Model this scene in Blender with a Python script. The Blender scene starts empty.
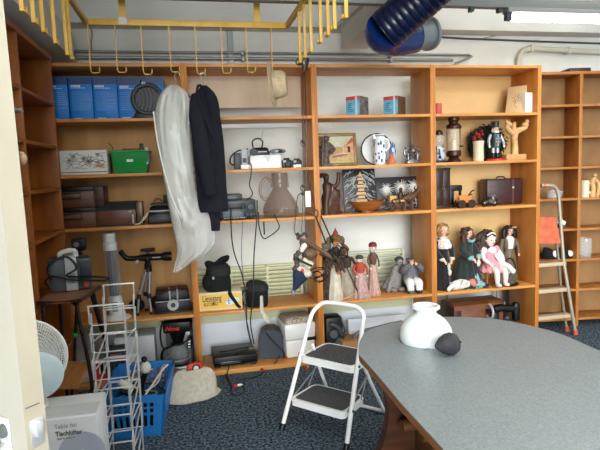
import bpy, bmesh, math, random
from mathutils import Vector, Matrix, noise
random.seed(7)
SC = bpy.context.scene
COL = SC.collection
PI = math.pi
# ---------------------------------------------------------------- camera model (photo 600x450)
F, YAW, PITCH, ROLL, HC = 532.65, .2023, .1049, -.0347, 1.539
_sy, _cy, _sp, _cp = math.sin(YAW), math.cos(YAW), math.sin(PITCH), math.cos(PITCH)
VF = Vector((_sy*_cp, _cy*_cp, -_sp)); _r0 = Vector((_cy, -_sy, 0)); _u0 = _r0.cross(VF)
VR = math.cos(ROLL)*_r0 + math.sin(ROLL)*_u0; VU = -math.sin(ROLL)*_r0 + math.cos(ROLL)*_u0
def at(px, py, **k):
    """world point seen at photo pixel on the plane X=, Y= or Z="""
    d = VF + (px-300)/F*VR + (225-py)/F*VU
    (ax, v), = k.items(); i = 'XYZ'.index(ax); o = Vector((0, 0, HC))
    return o + d*((v-o[i])/d[i])
def xat(px, Y, z):
    a = (px-300)/F
    return (a*(Y*VF.y+(z-HC)*VF.z) - (Y*VR.y+(z-HC)*VR.z)) / (VR.x-a*VF.x)
def zat(py, X, Y):
    b = (225-py)/F
    return HC + (b*(X*VF.x+Y*VF.y) - (X*VU.x+Y*VU.y)) / (VU.z-b*VF.z)
def span(x0, x1, yt, Y, z):
    a, b = xat(x0, Y, z), xat(x1, Y, z); xc = (a+b)/2
    return xc, b-a, zat(yt, xc, Y)-z
# ---------------------------------------------------------------- materials
def lin(c): 
    c = c/255
    return c/12.92 if c <= .04045 else ((c+.055)/1.055)**2.4
def rgb(c): return (lin(c[0]), lin(c[1]), lin(c[2]), 1)
_M = {}
def mat(name, c, rough=.6, metal=0, c2=None, scale=(8, 8, 8), detail=3, bump=0, alpha=1, trans=0, emit=0, lo=.35, hi=.65, sheen=0, ior=1.45):
    if name in _M: return _M[name]
    m = bpy.data.materials.new(name); m.use_nodes = True; nt = m.node_tree; b = nt.nodes['Principled BSDF']
    b.inputs['Base Color'].default_value = rgb(c); b.inputs['Roughness'].default_value = rough; b.inputs['Metallic'].default_value = metal
    b.inputs['Alpha'].default_value = alpha; b.inputs['Transmission Weight'].default_value = trans; b.inputs['IOR'].default_value = ior
    if sheen: b.inputs['Sheen Weight'].default_value = sheen
    if emit: b.inputs['Emission Color'].default_value = rgb(c); b.inputs['Emission Strength'].default_value = emit
    if c2 or bump:
        tc = nt.nodes.new('ShaderNodeTexCoord'); mp = nt.nodes.new('ShaderNodeMapping'); mp.inputs['Scale'].default_value = scale
        nz = nt.nodes.new('ShaderNodeTexNoise'); nz.inputs['Scale'].default_value = 1; nz.inputs['Detail'].default_value = detail
        nt.links.new(tc.outputs['Object'], mp.inputs['Vector']); nt.links.new(mp.outputs['Vector'], nz.inputs['Vector'])
        if c2:
            r = nt.nodes.new('ShaderNodeValToRGB'); r.color_ramp.elements[0].position = lo; r.color_ramp.elements[1].position = hi
            r.color_ramp.elements[0].color = rgb(c); r.color_ramp.elements[1].color = rgb(c2)
            nt.links.new(nz.outputs['Fac'], r.inputs['Fac']); nt.links.new(r.outputs['Color'], b.inputs['Base Color'])
        if bump:
            bp = nt.nodes.new('ShaderNodeBump'); bp.inputs['Strength'].default_value = bump; bp.inputs['Distance'].default_value = .01
            nt.links.new(nz.outputs['Fac'], bp.inputs['Height']); nt.links.new(bp.outputs['Normal'], b.inputs['Normal'])
    _M[name] = m
    return m
PINE = mat('pine_board', (214, 152, 80), .45, c2=(196, 128, 60), scale=(3, 14, 20), bump=.03)
PINEV = mat('pine_upright', (208, 140, 66), .45, c2=(188, 114, 46), scale=(18, 10, 1.6), bump=.03)
PLY = mat('plywood_back', (210, 162, 98), .55, c2=(194, 144, 80), scale=(9, 9, 1.2))
PLYL = mat('light_plywood_back', (220, 184, 126), .5, c2=(206, 166, 106), scale=(2.2, 2, 5))
PLYG = mat('greyish_plywood_back', (214, 192, 164), .6, c2=(204, 180, 152), scale=(9, 9, 2))
DARKPINE = mat('aged_pine', (166, 96, 30), .5, c2=(138, 74, 20), scale=(12, 12, 1.8), bump=.03)
HOLEWOOD = mat('far_bookcase_wood', (180, 118, 52), .5, c2=(160, 98, 38), scale=(6, 12, 4))
HOLEBACK = mat('far_bookcase_back', (150, 112, 66), .6, c2=(136, 98, 54), scale=(6, 9, 4))
WALLM = mat('painted_block_wall', (236, 236, 228), .8, c2=(228, 228, 220), scale=(3, 3, 9), bump=.05)
CEILM = mat('ceiling_paint', (236, 235, 230), .9, c2=(226, 225, 220), scale=(2, 2, 2))
BEAMM = mat('beam_paint', (224, 224, 218), .8, c2=(212, 212, 206), scale=(2, 4, 4))
YEL = mat('yellow_enamel', (222, 178, 76), .45, c2=(208, 160, 58), scale=(6, 6, 6))
WHITE = mat('white_plastic', (236, 236, 232), .35)
WPAINT = mat('white_lacquered_steel', (238, 238, 236), .3)
OFFW = mat('off_white', (222, 218, 206), .6)
BLACK = mat('black_plastic', (13, 13, 15), .42)
BLACKM = mat('black_matte', (11, 11, 13), .85)
DGREY = mat('dark_grey_plastic', (58, 62, 66), .45)
MGREY = mat('mid_grey_plastic', (110, 114, 116), .5)
LGREY = mat('light_grey_plastic', (178, 182, 184), .5)
CHROME = mat('chrome_wire', (226, 228, 228), .3, .55)
ALU = mat('aluminium', (200, 202, 204), .35, .8)
STEELG = mat('grey_galvanised_pipe', (150, 154, 150), .4, .5)
RED = mat('red_plastic', (196, 40, 34), .45)
BRICK = mat('orange_red_plate', (206, 104, 70), .6, c2=(188, 86, 56), scale=(20, 20, 20))
GREEN = mat('green_plastic', (20, 146, 62), .35)
BLUEC = mat('blue_crate_plastic', (38, 120, 190), .4)
BLUEBOX = mat('blue_printed_card', (14, 126, 216), .45, c2=(8, 114, 204), scale=(3, 3, 3))
BLUEDK = mat('dark_blue_printed_card', (10, 58, 112), .45)
TXT = mat('pale_print', (206, 226, 240), .6)
TXTB = mat('mid_blue_print', (120, 176, 220), .6)
INK = mat('black_print', (30, 28, 26), .6)
GREYINK = mat('grey_print', (90, 92, 98), .6)
CABLEM = mat('black_cable', (26, 26, 28), .5)
CREAM = mat('cream_cable', (206, 200, 176), .5)
SKIN = mat('porcelain_skin', (226, 180, 152), .4)
SKINP = mat('pale_porcelain', (236, 216, 204), .35)
BROWN = mat('dark_brown_wood', (72, 42, 24), .45, c2=(52, 30, 18), scale=(10, 10, 20))
MIDBR = mat('medium_brown_wood', (128, 76, 40), .5, c2=(104, 58, 28), scale=(4, 12, 24))
RUST = mat('reddish_brown_wood', (92, 48, 30), .5, c2=(52, 28, 18), scale=(30, 30, 30))
LWOOD = mat('light_wood', (216, 172, 118), .55, c2=(196, 148, 92), scale=(14, 14, 14))
DOORM = mat('door_paint', (190, 185, 171), .4)
DOORE = mat('door_edge_paint', (192, 184, 164), .45, c2=(184, 174, 152), scale=(6, 6, 3))
# ---------------------------------------------------------------- mesh builder
def catmull(P, n=6, closed=False):
    P = [Vector(p) for p in P]; out = []; N = len(P)
    for i in range(N if closed else N-1):
        if closed: a, b, c, d = P[i-1], P[i], P[(i+1) % N], P[(i+2) % N]
        else: a, b, c, d = P[max(i-1, 0)], P[i], P[i+1], P[min(i+2, N-1)]
        for k in range(n):
            t = k/n
            out.append(.5*((2*b)+(c-a)*t+(2*a-5*b+4*c-d)*t*t+(3*b-a-3*c+d)*t**3))
    if not closed: out.append(P[-1])
    return out
class MB:
    def __init__(s): s.bm = bmesh.new(); s.mi = 0
    def m(s, i): s.mi = i; return s
    def _f(s, vs):
        try: f = s.bm.faces.new(vs); f.material_index = s.mi; return f
        except ValueError: return None
    def _merge(s, tmp, M=None):
        if M is not None: bmesh.ops.transform(tmp, matrix=M, verts=tmp.verts)
        mp = {v: s.bm.verts.new(v.co) for v in tmp.verts}
        for f in tmp.faces: s._f([mp[v] for v in f.verts])
        tmp.free(); return s
    def box(s, x0, x1, y0, y1, z0, z1, bev=0, seg=2, M=None):
        t = bmesh.new(); bmesh.ops.create_cube(t, size=1)
        bmesh.ops.transform(t, matrix=Matrix.Translation(((x0+x1)/2, (y0+y1)/2, (z0+z1)/2)) @ Matrix.Diagonal((abs(x1-x0), abs(y1-y0), abs(z1-z0), 1)), verts=t.verts)
        if bev: bmesh.ops.bevel(t, geom=t.edges[:], offset=bev, segments=seg, affect='EDGES', profile=.5)
        return s._merge(t, M)
    def taper(s, w0, d0, w1, d1, z0, z1, c=(0, 0), bev=0):
        """box whose foot is w0 x d0 and top w1 x d1, centred on c"""
        t = bmesh.new(); bmesh.ops.create_cube(t, size=1)
        for v in t.verts:
            w, d = (w1, d1) if v.co.z > 0 else (w0, d0)
            v.co = Vector((c[0]+v.co.x*w, c[1]+v.co.y*d, z1 if v.co.z > 0 else z0))
        if bev: bmesh.ops.bevel(t, geom=t.edges[:], offset=bev, segments=2, affect='EDGES', profile=.5)
        return s._merge(t)
    def ring(s, c, n, b, r, seg, r2=None):
        r2 = r if r2 is None else r2
        return [s.bm.verts.new(c + n*(math.cos(2*PI*i/seg)*r) + b*(math.sin(2*PI*i/seg)*r2)) for i in range(seg)]
    def skin(s, rings, caps=True, closed=False):
        R = rings + ([rings[0]] if closed else [])
        for a, b in zip(R, R[1:]):
            n = len(a)
            for i in range(n): s._f([a[i], a[(i+1) % n], b[(i+1) % n], b[i]])
        if caps and not closed: s._f(rings[0][::-1]); s._f(rings[-1])
        return s
    def tube(s, P, r, seg=8, closed=False, caps=True, flat=1):
        P = [Vector(p) for p in P]; N = len(P); rr = r if isinstance(r, (list, tuple)) else [r]*N
        if len(rr) != N: rr = [rr[min(int(i*(len(rr)-1)/(N-1)), len(rr)-2)]*(1-(i*(len(rr)-1)/(N-1)-min(int(i*(len(rr)-1)/(N-1)), len(rr)-2))) + rr[min(int(i*(len(rr)-1)/(N-1)), len(rr)-2)+1]*(i*(len(rr)-1)/(N-1)-min(int(i*(len(rr)-1)/(N-1)), len(rr)-2)) for i in range(N)]
        T = []
        for i in range(N):
            a = P[i-1] if (i or closed) else P[i]; b = P[(i+1) % N] if (i < N-1 or closed) else P[i]
            d = b-a; T.append(d.normalized() if d.length > 1e-9 else Vector((0, 0, 1)))
        n = T[0].orthogonal().normalized() if abs(T[0].z) > .9 else T[0].cross(Vector((0, 0, 1))).normalized()
        rings = []
        for i in range(N):
            n = (n - T[i]*n.dot(T[i])); n = n.normalized() if n.length > 1e-6 else T[i].orthogonal().normalized()
            rings.append(s.ring(P[i], n, T[i].cross(n), rr[i], seg, rr[i]*flat))
        return s.skin(rings, caps, closed)
    def cyl(s, p0, p1, r0, r1=None, seg=20): return s.tube([p0, p1], [r0, r0 if r1 is None else r1], seg)
    def lathe(s, prof, c=(0, 0, 0), seg=24, M=None, fn=None, caps=True, sx=1, sy=1):
        """profile of (r, z) turned about z at c; M tilts it; fn(angle, k) scales r"""
        t = MB(); rings = []
        for k, (r, z) in enumerate(prof):
            vs = []
            for i in range(seg):
                a = 2*PI*i/seg; q = r*(fn(a, k/(len(prof)-1)) if fn else 1)
                vs.append(t.bm.verts.new((q*math.cos(a)*sx, q*math.sin(a)*sy, z)))
            rings.append(vs)
        t.skin(rings, caps); MM = Matrix.Translation(c) @ (M or Matrix())
        return s._merge(t.bm, MM)
    def ball(s, c, r, seg=16, rings=10, nz=0, nf=6, M=None, seed=0):
        r = (r, r, r) if not isinstance(r, (tuple, list)) else r
        t = bmesh.new(); bmesh.ops.create_uvsphere(t, u_segments=seg, v_segments=rings, radius=1)
        for v in t.verts:
            k = 1 + (nz*noise.noise(v.co*nf*.5+Vector((seed, seed*2, 0))) if nz else 0)
            v.co = Vector((v.co.x*r[0]*k, v.co.y*r[1]*k, v.co.z*r[2]*k))
        return s._merge(t, Matrix.Translation(c) @ (M or Matrix()))
    def prism(s, poly, ax, a0, a1, M=None):
        """polygon (u, v) pushed along ax; u, v are the two other axes in order"""
        def v3(u, v, w): return {'x': (w, u, v), 'y': (u, w, v), 'z': (u, v, w)}[ax]
        t = MB(); A = [t.bm.verts.new(v3(u, v, a0)) for u, v in poly]; B = [t.bm.verts.new(v3(u, v, a1)) for u, v in poly]
        t.skin([A, B]); bmesh.ops.recalc_face_normals(t.bm, faces=t.bm.faces[:])
        return s._merge(t.bm, M)
    def loft(s, secs, seg=24, fn=None):
        """stack of horizontal ellipses (x, y, z, rx, ry)"""
        rings = []
        for k, (x, y, z, rx, ry) in enumerate(secs):
            vs = []
            for i in range(seg):
                a = 2*PI*i/seg; q = fn(a, k/(len(secs)-1)) if fn else 1
                vs.append(s.bm.verts.new((x+rx*q*math.cos(a), y+ry*q*math.sin(a), z)))
            rings.append(vs)
        return s.skin(rings)
def finish(me, ang=38):
    bm = bmesh.new(); bm.from_mesh(me); bmesh.ops.recalc_face_normals(bm, faces=bm.faces[:]); bm.to_mesh(me); bm.free()
    me.shade_smooth(); me.set_sharp_from_angle(angle=math.radians(ang))
def part(name, mb, m, parent=None, label=None, ang=38):
    me = bpy.data.meshes.new(name); mb.bm.to_mesh(me); mb.bm.free()
    for x in (m if isinstance(m, (list, tuple)) else [m]): me.materials.append(x)
    finish(me, ang)
    o = bpy.data.objects.new(name, me); COL.objects.link(o)
    if parent: o.parent = parent
    if label: o['label'] = label
    return o
def tag(o, label, cat, group=None):
    o['label'] = label; o['category'] = cat
    if group: o['group'] = group
    return o
def thing(name, label, cat, loc=(0, 0, 0), rz=0, group=None):
    o = bpy.data.objects.new(name, None); COL.objects.link(o); o.location = loc; o.rotation_euler = (0, 0, rz); o.empty_display_size = .05
    return tag(o, label, cat, group)
def solo(name, mb, m, label, cat, loc=(0, 0, 0), rz=0, group=None, ang=38):
    o = part(name, mb, m, None, None, ang); o.location = loc; o.rotation_euler = (0, 0, rz)
    return tag(o, label, cat, group)
def struct(name, mb, m, parent=None):
    o = part(name, mb, m, parent)
    if not parent: o['kind'] = 'structure'
    return o
def text(body, size, m, parent, M, name='lettering', ext=.0006, align='LEFT', shear=0, bold=0, sx=1):
    cu = bpy.data.curves.new('tmp', 'FONT'); cu.body = body; cu.size = size; cu.extrude = ext; cu.align_x = align; cu.shear = shear; cu.offset = bold
    ob = bpy.data.objects.new('tmp', cu); COL.objects.link(ob); bpy.context.view_layer.update()
    me = bpy.data.meshes.new_from_object(ob.evaluated_get(bpy.context.evaluated_depsgraph_get()))
    bpy.data.objects.remove(ob); me.name = name; me.materials.clear(); me.materials.append(m)
    me.transform(M @ Matrix.Diagonal((sx, 1, 1, 1)))
    o = bpy.data.objects.new(name, me); COL.objects.link(o); o.parent = parent
    return o
RX = Matrix.Rotation(PI/2, 4, 'X')            # text laid in xy stands up facing -y
def T(x, y, z): return Matrix.Translation((x, y, z))
def rot(a, ax): return Matrix.Rotation(a, 4, ax)
def copy_tree(o, parent=None):
    c = o.copy(); COL.objects.link(c)
    if parent: c.parent = parent
    for ch in list(o.children): copy_tree(ch, c)
    return c
def cable(label, pts, r, m=None, name='cable', n=8, group=None, cat='cable'):
    p0 = Vector(pts[0]); mb = MB().tube(catmull([Vector(p)-p0 for p in pts], n), r, 6)
    return solo(name, mb, m or CABLEM, label, cat, p0, group=group)
# ---------------------------------------------------------------- room
FLOORM = mat('speckled_carpet', (14, 24, 34), .95, c2=(112, 132, 148), scale=(62, 62, 62), detail=8, lo=.40, hi=.68, bump=.4)
WY = 4.6
struct('floor', MB().box(-1.3, 5.6, -1.0, WY+.1, -.06, 0), FLOORM)
struct('ceiling', MB().box(-1.3, 5.6, -1.0, WY+.1, 2.97, 3.05), CEILM)
struct('wall_back', MB().box(-1.3, 5.6, WY, WY+.1, 0, 2.97), WALLM)
struct('wall_left', MB().box(-1.3, -1.2, -1.0, WY, 0, 2.97), WALLM)
# downstand beam along the back wall and soffit over the left bookcase
struct('trim_1', MB().box(-1.2, 5.6, WY-.18, WY, 2.70, 2.97), BEAMM)
z_s = zat(47, -.95, 3.95)
struct('trim_2', MB().box(-1.2, -.80, .9, WY-.18, 2.42, 2.62, .004), mat('soffit_paint', (226, 226, 218), .8))
# roof girder ending at the back wall
gx0, gx1 = at(341, 51, Y=4.42).x, at(367, 47, Y=4.42).x
g = MB(); g.box(gx0, gx1, 1.4, 4.42, 2.53, 2.545); g.box(gx0+.01, gx1-.01, 1.4, 4.42, 2.545, 2.97); g.box(gx0-.03, gx0+.01, 1.4, 4.42, 2.70, 2.735)
struct('trim_3', g, BEAMM)
# ---------------------------------------------------------------- pipes on the back wall
def pipe(label, pts, r, m, Y=None, clips=(), name='conduit_pipe', group=None):
    p0 = Vector(pts[0]); t = thing(name, label, 'pipe', p0, group=group)
    part('pipe', MB().tube([Vector(p)-p0 for p in pts], r, 10), m, t)
    for c in clips:
        c = Vector(c)-p0
        part('pipe_clip', MB().box(c.x-.012, c.x+.012, c.y-r-.006, WY-p0.y, c.z-r-.008, c.z+r+.008, .002), m, t)
    return t
PY_ = WY-.05
def wl(pts): return [at(x, y, Y=PY_) for x, y in pts]
z1 = at(300, 53.5, Y=PY_).z; z2 = at(300, 59.0, Y=PY_).z
e1 = at(472, 58, Y=PY_).x
pipe('upper grey conduit running along the back wall above the shelves, bent at its right end', [(-1.19, PY_, z1), (e1-.03, PY_, z1), (e1, PY_, z1-.01), (e1-.12, PY_-.0, z1-.06), (e1-.17, PY_, z1-.075)],   .011, STEELG, clips=[(.5, PY_, z1), (1.8, PY_, z1)], group=None)
pipe('lower grey conduit running along the back wall just above the bookcase tops', [(-1.19, PY_, z2), (e1-.19, PY_, z2)], .014, STEELG, clips=[(.5, PY_, z2), (1.8, PY_, z2)])
bp = [at(519, 66, Y=PY_), at(519.5, 58, Y=PY_), at(523, 51, Y=PY_), at(531, 48.5, Y=PY_), at(566, 50.5, Y=PY_), at(640, 54, Y=PY_)]
bp = [bp[0]] + catmull(bp[1:4], 5) + bp[4:]
pipe('cream bent water pipe rising behind the rightmost tall bookcase', bp, .024, mat('cream_pipe', (214, 212, 192), .5), clips=[at(531, 48.5, Y=PY_), at(568, 50.6, Y=PY_), at(520, 62, Y=PY_)], name='water_pipe')
cable('thin dark cable along the wall above the cream water pipe', [at(x, y, Y=WY-.012) for x, y in ((440, 37), (462, 38.5), (490, 39.5), (540, 41.5), (600, 43.5), (640, 45))], .009, mat('dark_wire', (80, 80, 78), .6), name='wall_cable')
cable('thin wire slanting up the wall beside the fluorescent lamp', [at(x, y, Y=WY-.01) for x, y in ((484, 38), (494, 36), (510, 31), (524, 27))], .004, STEELG, name='wall_wire')
# vertical strut with holes on the wall
sx_ = at(230, 40, Y=WY-.03).x; st = MB(); st.box(-.022, .022, -.025, .022, z2-.06, 2.69)
for k in range(7): st.box(-.008, .008, -.028, -.02, z2+.0+k*.03, z2+.012+k*.03)
solo('strut_channel', st, STEELG, 'grey perforated strut standing on the wall above the jacket', 'bracket', (sx_, WY-.024, 0))
cable('thin grey wire running down the wall behind the yellow rack', [at(x, y, Y=WY-.02) for x, y in ((90, 26), (92, 34), (91, 42), (92, 52))], .005, STEELG, name='wall_wire')
# ---------------------------------------------------------------- ceiling lamp rail with the fluorescent tube
LY = 3.35; lz = at(560, 10, Y=LY).z
t = thing('lamp_rail', 'grey cable trunking hung along the ceiling with a lit fluorescent tube', 'ceiling light', (0, LY, lz))
xa = xat(512, LY, lz-.03)
part('trunking', MB().box(-1.1, 5.2, -.03, .03, -.002, .06, .003), mat('trunking_grey', (132, 134, 132), .5), t)
for x in (-.2, 1.4, 3.0, 4.6): part('drop_rod', MB().cyl((x, 0, .06), (x, 0, 2.97-lz), .006), STEELG, t)
for px in (471, 499): 
    x = xat(px, LY, lz-.02); part('clip', MB().box(x-.014, x+.014, -.02, .02, -.03, 0, .003), DGREY, t)
hs = part('lamp_housing', MB().box(xa-.05, xa+1.55, -.04, .04, -.030, -.001, .003), mat('housing_grey', (150, 152, 150), .5), t)
part('end_cap', MB().box(xa-.05, xa-.01, -.02, .02, -.08, -.02, .004), DGREY, hs)
TUBE = mat('lit_tube', (255, 250, 240), .3, emit=9)
part('fluorescent_tube', MB().cyl((xa, 0, -.060), (xa+1.5, 0, -.060), .024), TUBE, hs)
# ---------------------------------------------------------------- yellow hanging rack
RY = 3.5
rz_ = at(190, 24, Y=RY).z; xl, xr = at(86, 22, Y=RY).x, at(287, 26, Y=RY).x
t = thing('hook_rack', 'yellow steel rack hung from the ceiling with rows of hooks', 'coat rack', (0, RY, rz_))
part('back_rail', MB().box(xl-.015, xr+.015, -.012, .012, -.018, .018, .002), YEL, t)
for x in (xl, xr): part('side_rail', MB().box(x-.012, x+.012, -1.9, -.012, -.016, .016, .002), YEL, t)
for px in (122.5, 257): 
    x = at(px, 15, Y=RY).x; part('hanger_bar', MB().box(x-.02, x+.02, -.004, .008, .018, 2.97-rz_), YEL, t)
part('hanger_plate', MB().box(at(122.5, 15, Y=RY).x-.024, at(122.5, 15, Y=RY).x+.024, -.014, -.012, -.012, .03), mat('worn_steel', (200, 200, 196), .5), t)
for x in (xl, xr): part('hanger_bar', MB().box(x-.004, x+.004, -1.5, -1.46, .016, 2.97-rz_), YEL, t)
HOOKZ = at(190, 74, Y=RY).z - rz_
hookx = [at(px, 24, Y=RY).x for px in (87.5, 114.5, 140.5, 168.5, 194.5, 220.5, 245.5, 270.5)]
def hook_pts(L): return [(0, 0, -.016), (0, 0, -L+.012), (.008, 0, -L), (.042, 0, -L), (.05, 0, -L+.006), (.052, 0, -L+.028)]
for x in hookx:
    m = MB(); pp = hook_pts(-HOOKZ+random.uniform(-.012, .012))
    for a, b in zip(pp, pp[1:]):
        a, b = Vector(a), Vector(b); d = (b-a).normalized(); nrm = Vector((d.z, 0, -d.x))*.0026; yv = Vector((0, .011, 0))
        vs = [[m.bm.verts.new(q+s1*nrm+s2*yv+Vector((x, 0, 0))) for s1, s2 in ((1, 1), (1, -1), (-1, -1), (-1, 1))] for q in (a-d*.003, b+d*.003)]
        m.skin(vs)
    part('hook', m, YEL, t)
def side_hook(x, y, L):
    m = MB(); W = .0078; y -= RY
    m.box(x-W, x+W, y-.005, y+.005, -L, -.014, .001); m.box(x-W, x+W, y-.005, y+.045, -L-.007, -L, .001); m.box(x-W, x+W, y+.039, y+.045, -L, -L+.02, .001)
    part('hook', m, YEL, t)
for y in (2.97, 2.87, 2.63, 2.43, 2.29, 2.14): side_hook(xl, y, .318)
for y in (3.13, 2.99, 2.84, 2.63, 2.49, 2.376, 2.2): side_hook(xr, y, .298)
# ---------------------------------------------------------------- blue duct
DUCT = mat('dark_blue_duct', (12, 22, 58), .25, c2=(9, 17, 46), scale=(6, 6, 6)); DUCTB = mat('bright_blue_duct', (12, 42, 98), .2)
A = [at(480, -54, Y=2.85), at(455, -31, Y=2.95), at(411, 8, Y=3.1), at(386, 30, Y=3.19)]
p0 = A[-1]; t = thing('ventilation_duct', 'dark blue round ventilation duct with a grey collar hung from the ceiling', 'duct', p0)
Lp = [A[0]+(A[-1]-A[0])*k/40 for k in range(41)]
rad = .126
m = MB()
dirv = (A[-1]-A[0]).normalized()
P = []; R = []
for k in range(17):
    q = A[0]+(A[-1]-A[0])*k/16
    for dz, r in ((-.006, rad), (-.002, rad-.003), (.002, rad-.003), (.006, rad)): P.append(q+dirv*dz-p0); R.append(r)
m.tube(P, R, 28); part('duct_pipe', m, DUCT, t)
B = [A[-1], at(384.5, 33.5, Y=3.22), at(388, 37, Y=3.27), at(399, 38, Y=3.32), at(412, 36, Y=3.37)]
part('duct_elbow', MB().tube(catmull([b-p0 for b in B], 5), [rad, rad*.97, rad*.92, rad*.87, rad*.84], 28), DUCTB, t)
c0 = B[-1]-p0; dx = (at(429, 33.5, Y=3.43)-B[-1]); dn = dx.normalized()
part('duct_collar', MB().tube([c0, c0+dn*.02, c0+dn*.021, c0+dx*.85, c0+dx*.86, c0+dx], [rad*.87, rad*.87, rad*.78, rad*.78, rad*.88, rad*.88], 28), mat('grey_collar', (128, 136, 140), .4, .4), t)
part('suspension_rod', MB().cyl(Lp[18]-p0+Vector((0, 0, rad-.01)), Vector((Lp[18].x-p0.x, Lp[18].y-p0.y, 2.97-p0.z)), .006), STEELG, t)
# ---------------------------------------------------------------- bookcases
S0, S4, S3, S2, S1, TOP = .037, .489, 1.174, 1.550, 1.935, 2.313
FY, DP = 3.96, .38
U = (-.018, .933, 1.891, 2.837)
def bookcase(x0, x1, label, back=None, backz=(S4, TOP), lw=.0225, rw=.0225, bm_=PLY, name='bookcase', group='tall pine bookcases on the back wall'):
    xc = (x0+x1)/2; t = thing(name, label, 'bookcase', (xc, FY, 0), group=group); h = (x1-x0)/2
    part('side_panel', MB().box(-h, -h+lw, 0, DP, 0, TOP-.0, .001), PINEV, t); part('side_panel', MB().box(h-rw, h, 0, DP, 0, TOP, .001), PINEV, t)
    part('top_panel', MB().box(-h+lw, h-rw, .001, DP, TOP-.024, TOP-.001, .001), PINE, t)
    for z in (S0, S4, S3, S2, S1): part('shelf', MB().box(-h+lw, h-rw, .002, DP-.004, z-(.022 if z > .1 else .036), z, .0015), PINE, t)
    if back: part('back_panel', MB().box(-h+.004, h-.004, DP-.006, DP, backz[0], backz[1]-.0242), back, t)
    return t
bookcase(-.965, U[0]+.0225, 'pine bookcase holding blue boxes, wood-grain drawers and a telescope', PLY)
bookcase(U[0]+.0225, U[1]+.0225, 'pine bookcase behind the jacket, holding a stereo and a glass jug', PLYG, (2.04, TOP))
bookcase(U[1]+.0225, U[2]+.0225, 'open-backed pine bookcase holding pictures, a blue white jug and wooden puppets')
bookcase(U[2]+.0225, U[3]+.036, 'pine bookcase holding dolls, a lantern and a dark brown case', PLYL, rw=.034)
# bright wooden strip on the wall behind the second bookcase
solo('wall_rail', MB().box(-.46, .46, -.05, 0, -.022, .022, .003), WPAINT, 'white rail on the wall just under the top shelf behind the stereo bookcase', 'rail', (.48, WY-.001, zat(126, .48, WY-.02)))
# left bookcase, front facing +x
SX, SD = -.86, .20
zs = [at(x, y, X=SX).z for x, y in ((54, 60), (54, 103), (58, 146), (61, 187.5), (64, 229))]
t = thing('side_bookcase', 'older dark pine bookcase along the left wall behind the door', 'bookcase', (SX, 2.43, 0))
L = 1.50
for y in (0, .745, L-.022): part('side_panel', MB().box(-SD, 0, y, y+.022, 0, zs[0]-.02, .001), DARKPINE, t)
part('top_panel', MB().box(-SD-.01, .004, -.01, L, zs[0]-.02, zs[0]+.012, .001), DARKPINE, t)
part('back_panel', MB().box(-SD-.008, -SD, 0, L, .05, zs[0]-.02), DARKPINE, t)
for z in zs[1:]+[zs[4]-.38, zs[4]-.78, .06]:
    for a, b in ((.022, .745), (.767, L-.022)): part('shelf', MB().box(-SD, -.003, a, b, z-.02, z, .001), DARKPINE, t)
# far pigeonhole bookcase
HX, HY, HA = 3.448, 4.2, -math.radians(8)
hz = [zat(y, HX, HY) for y in (72.5, 104, 135.5, 166.5, 198, 228.5, 259, 289, 318)]
t = thing('pigeonhole_bookcase', 'lower wide bookcase of many narrow shelves at the far right', 'bookcase', (HX, HY, 0), HA)
D2 = .24
for x in (-.52, 0, .62): part('side_panel', MB().box(x-.014, x+.014, 0, D2, 0, hz[0]-.012, .001), HOLEWOOD, t)
part('top_panel', MB().box(-.534, .634, -.002, D2, hz[0]-.012, hz[0]+.012, .001), HOLEWOOD, t)
part('back_panel', MB().box(-.53, .63, D2, D2+.008, .03, hz[0]-.012), HOLEBACK, t)
for z in hz[1:]:
    for a, b in ((-.506, -.014), (.014, .606)): part('shelf', MB().box(a, b, .002, D2, z-.02, z, .001), HOLEWOOD, t)
# small dark box on top of it
x = xat(576, 4.3, hz[0]); solo('flat_box', MB().taper(.20, .16, .19, .16, 0, .035, bev=.002), BROWN, 'flat dark brown box lying on top of the far right bookcase', 'box', (x, 4.31, hz[0]+.012), HA)
# ---------------------------------------------------------------- radiators on the wall
RADM = mat('yellowish_radiator', (222, 222, 184), .5)
def radiator(x0, x1, z0, z1, label, m):
    t = thing('radiator', label, 'radiator', ((x0+x1)/2, WY-.11, 0)); h = (x1-x0)/2
    part('back_plate', MB().box(-h, h, .05, .1, z0, z1), m, t)
    n = 12; g = MB()
    for k in range(n):
        z = z0+(z1-z0)*(k+.5)/n; g.box(-h, h, 0, .05, z-.009, z+.007, .002)
    part('louvre', g, m, t)
    for x in (-h+.012, -h/3, h/3, h-.012): part('end_post', MB().box(x-.01, x+.01, -.004, .05, z0, z1+.005, .002), m, t)
    for x in (-h+.1, h-.1): part('foot', MB().box(x-.02, x+.02, .02, .06, 0, z0), m, t)
struct('trim_5', MB().box(-.95, 1.9, 4.385, 4.40, .288, .40, .003), mat('pale_green_board', (222, 226, 184), .5))
struct('trim_4', MB().box(-.95, 1.9, 4.40, 4.42, .0, .285, .003), mat('added_white_board', (228, 234, 240), .5))  # board added over the low wall to brighten it where shade falls
radiator(.0, .93, .30, zat(267, .5, WY-.1), 'pale yellow louvred radiator behind the black camera bags', RADM)
radiator(.955, 1.88, .30, zat(253, 1.4, WY-.1), 'pale green louvred radiator behind the wooden puppets', mat('greenish_radiator', (214, 216, 192), .5))
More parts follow.
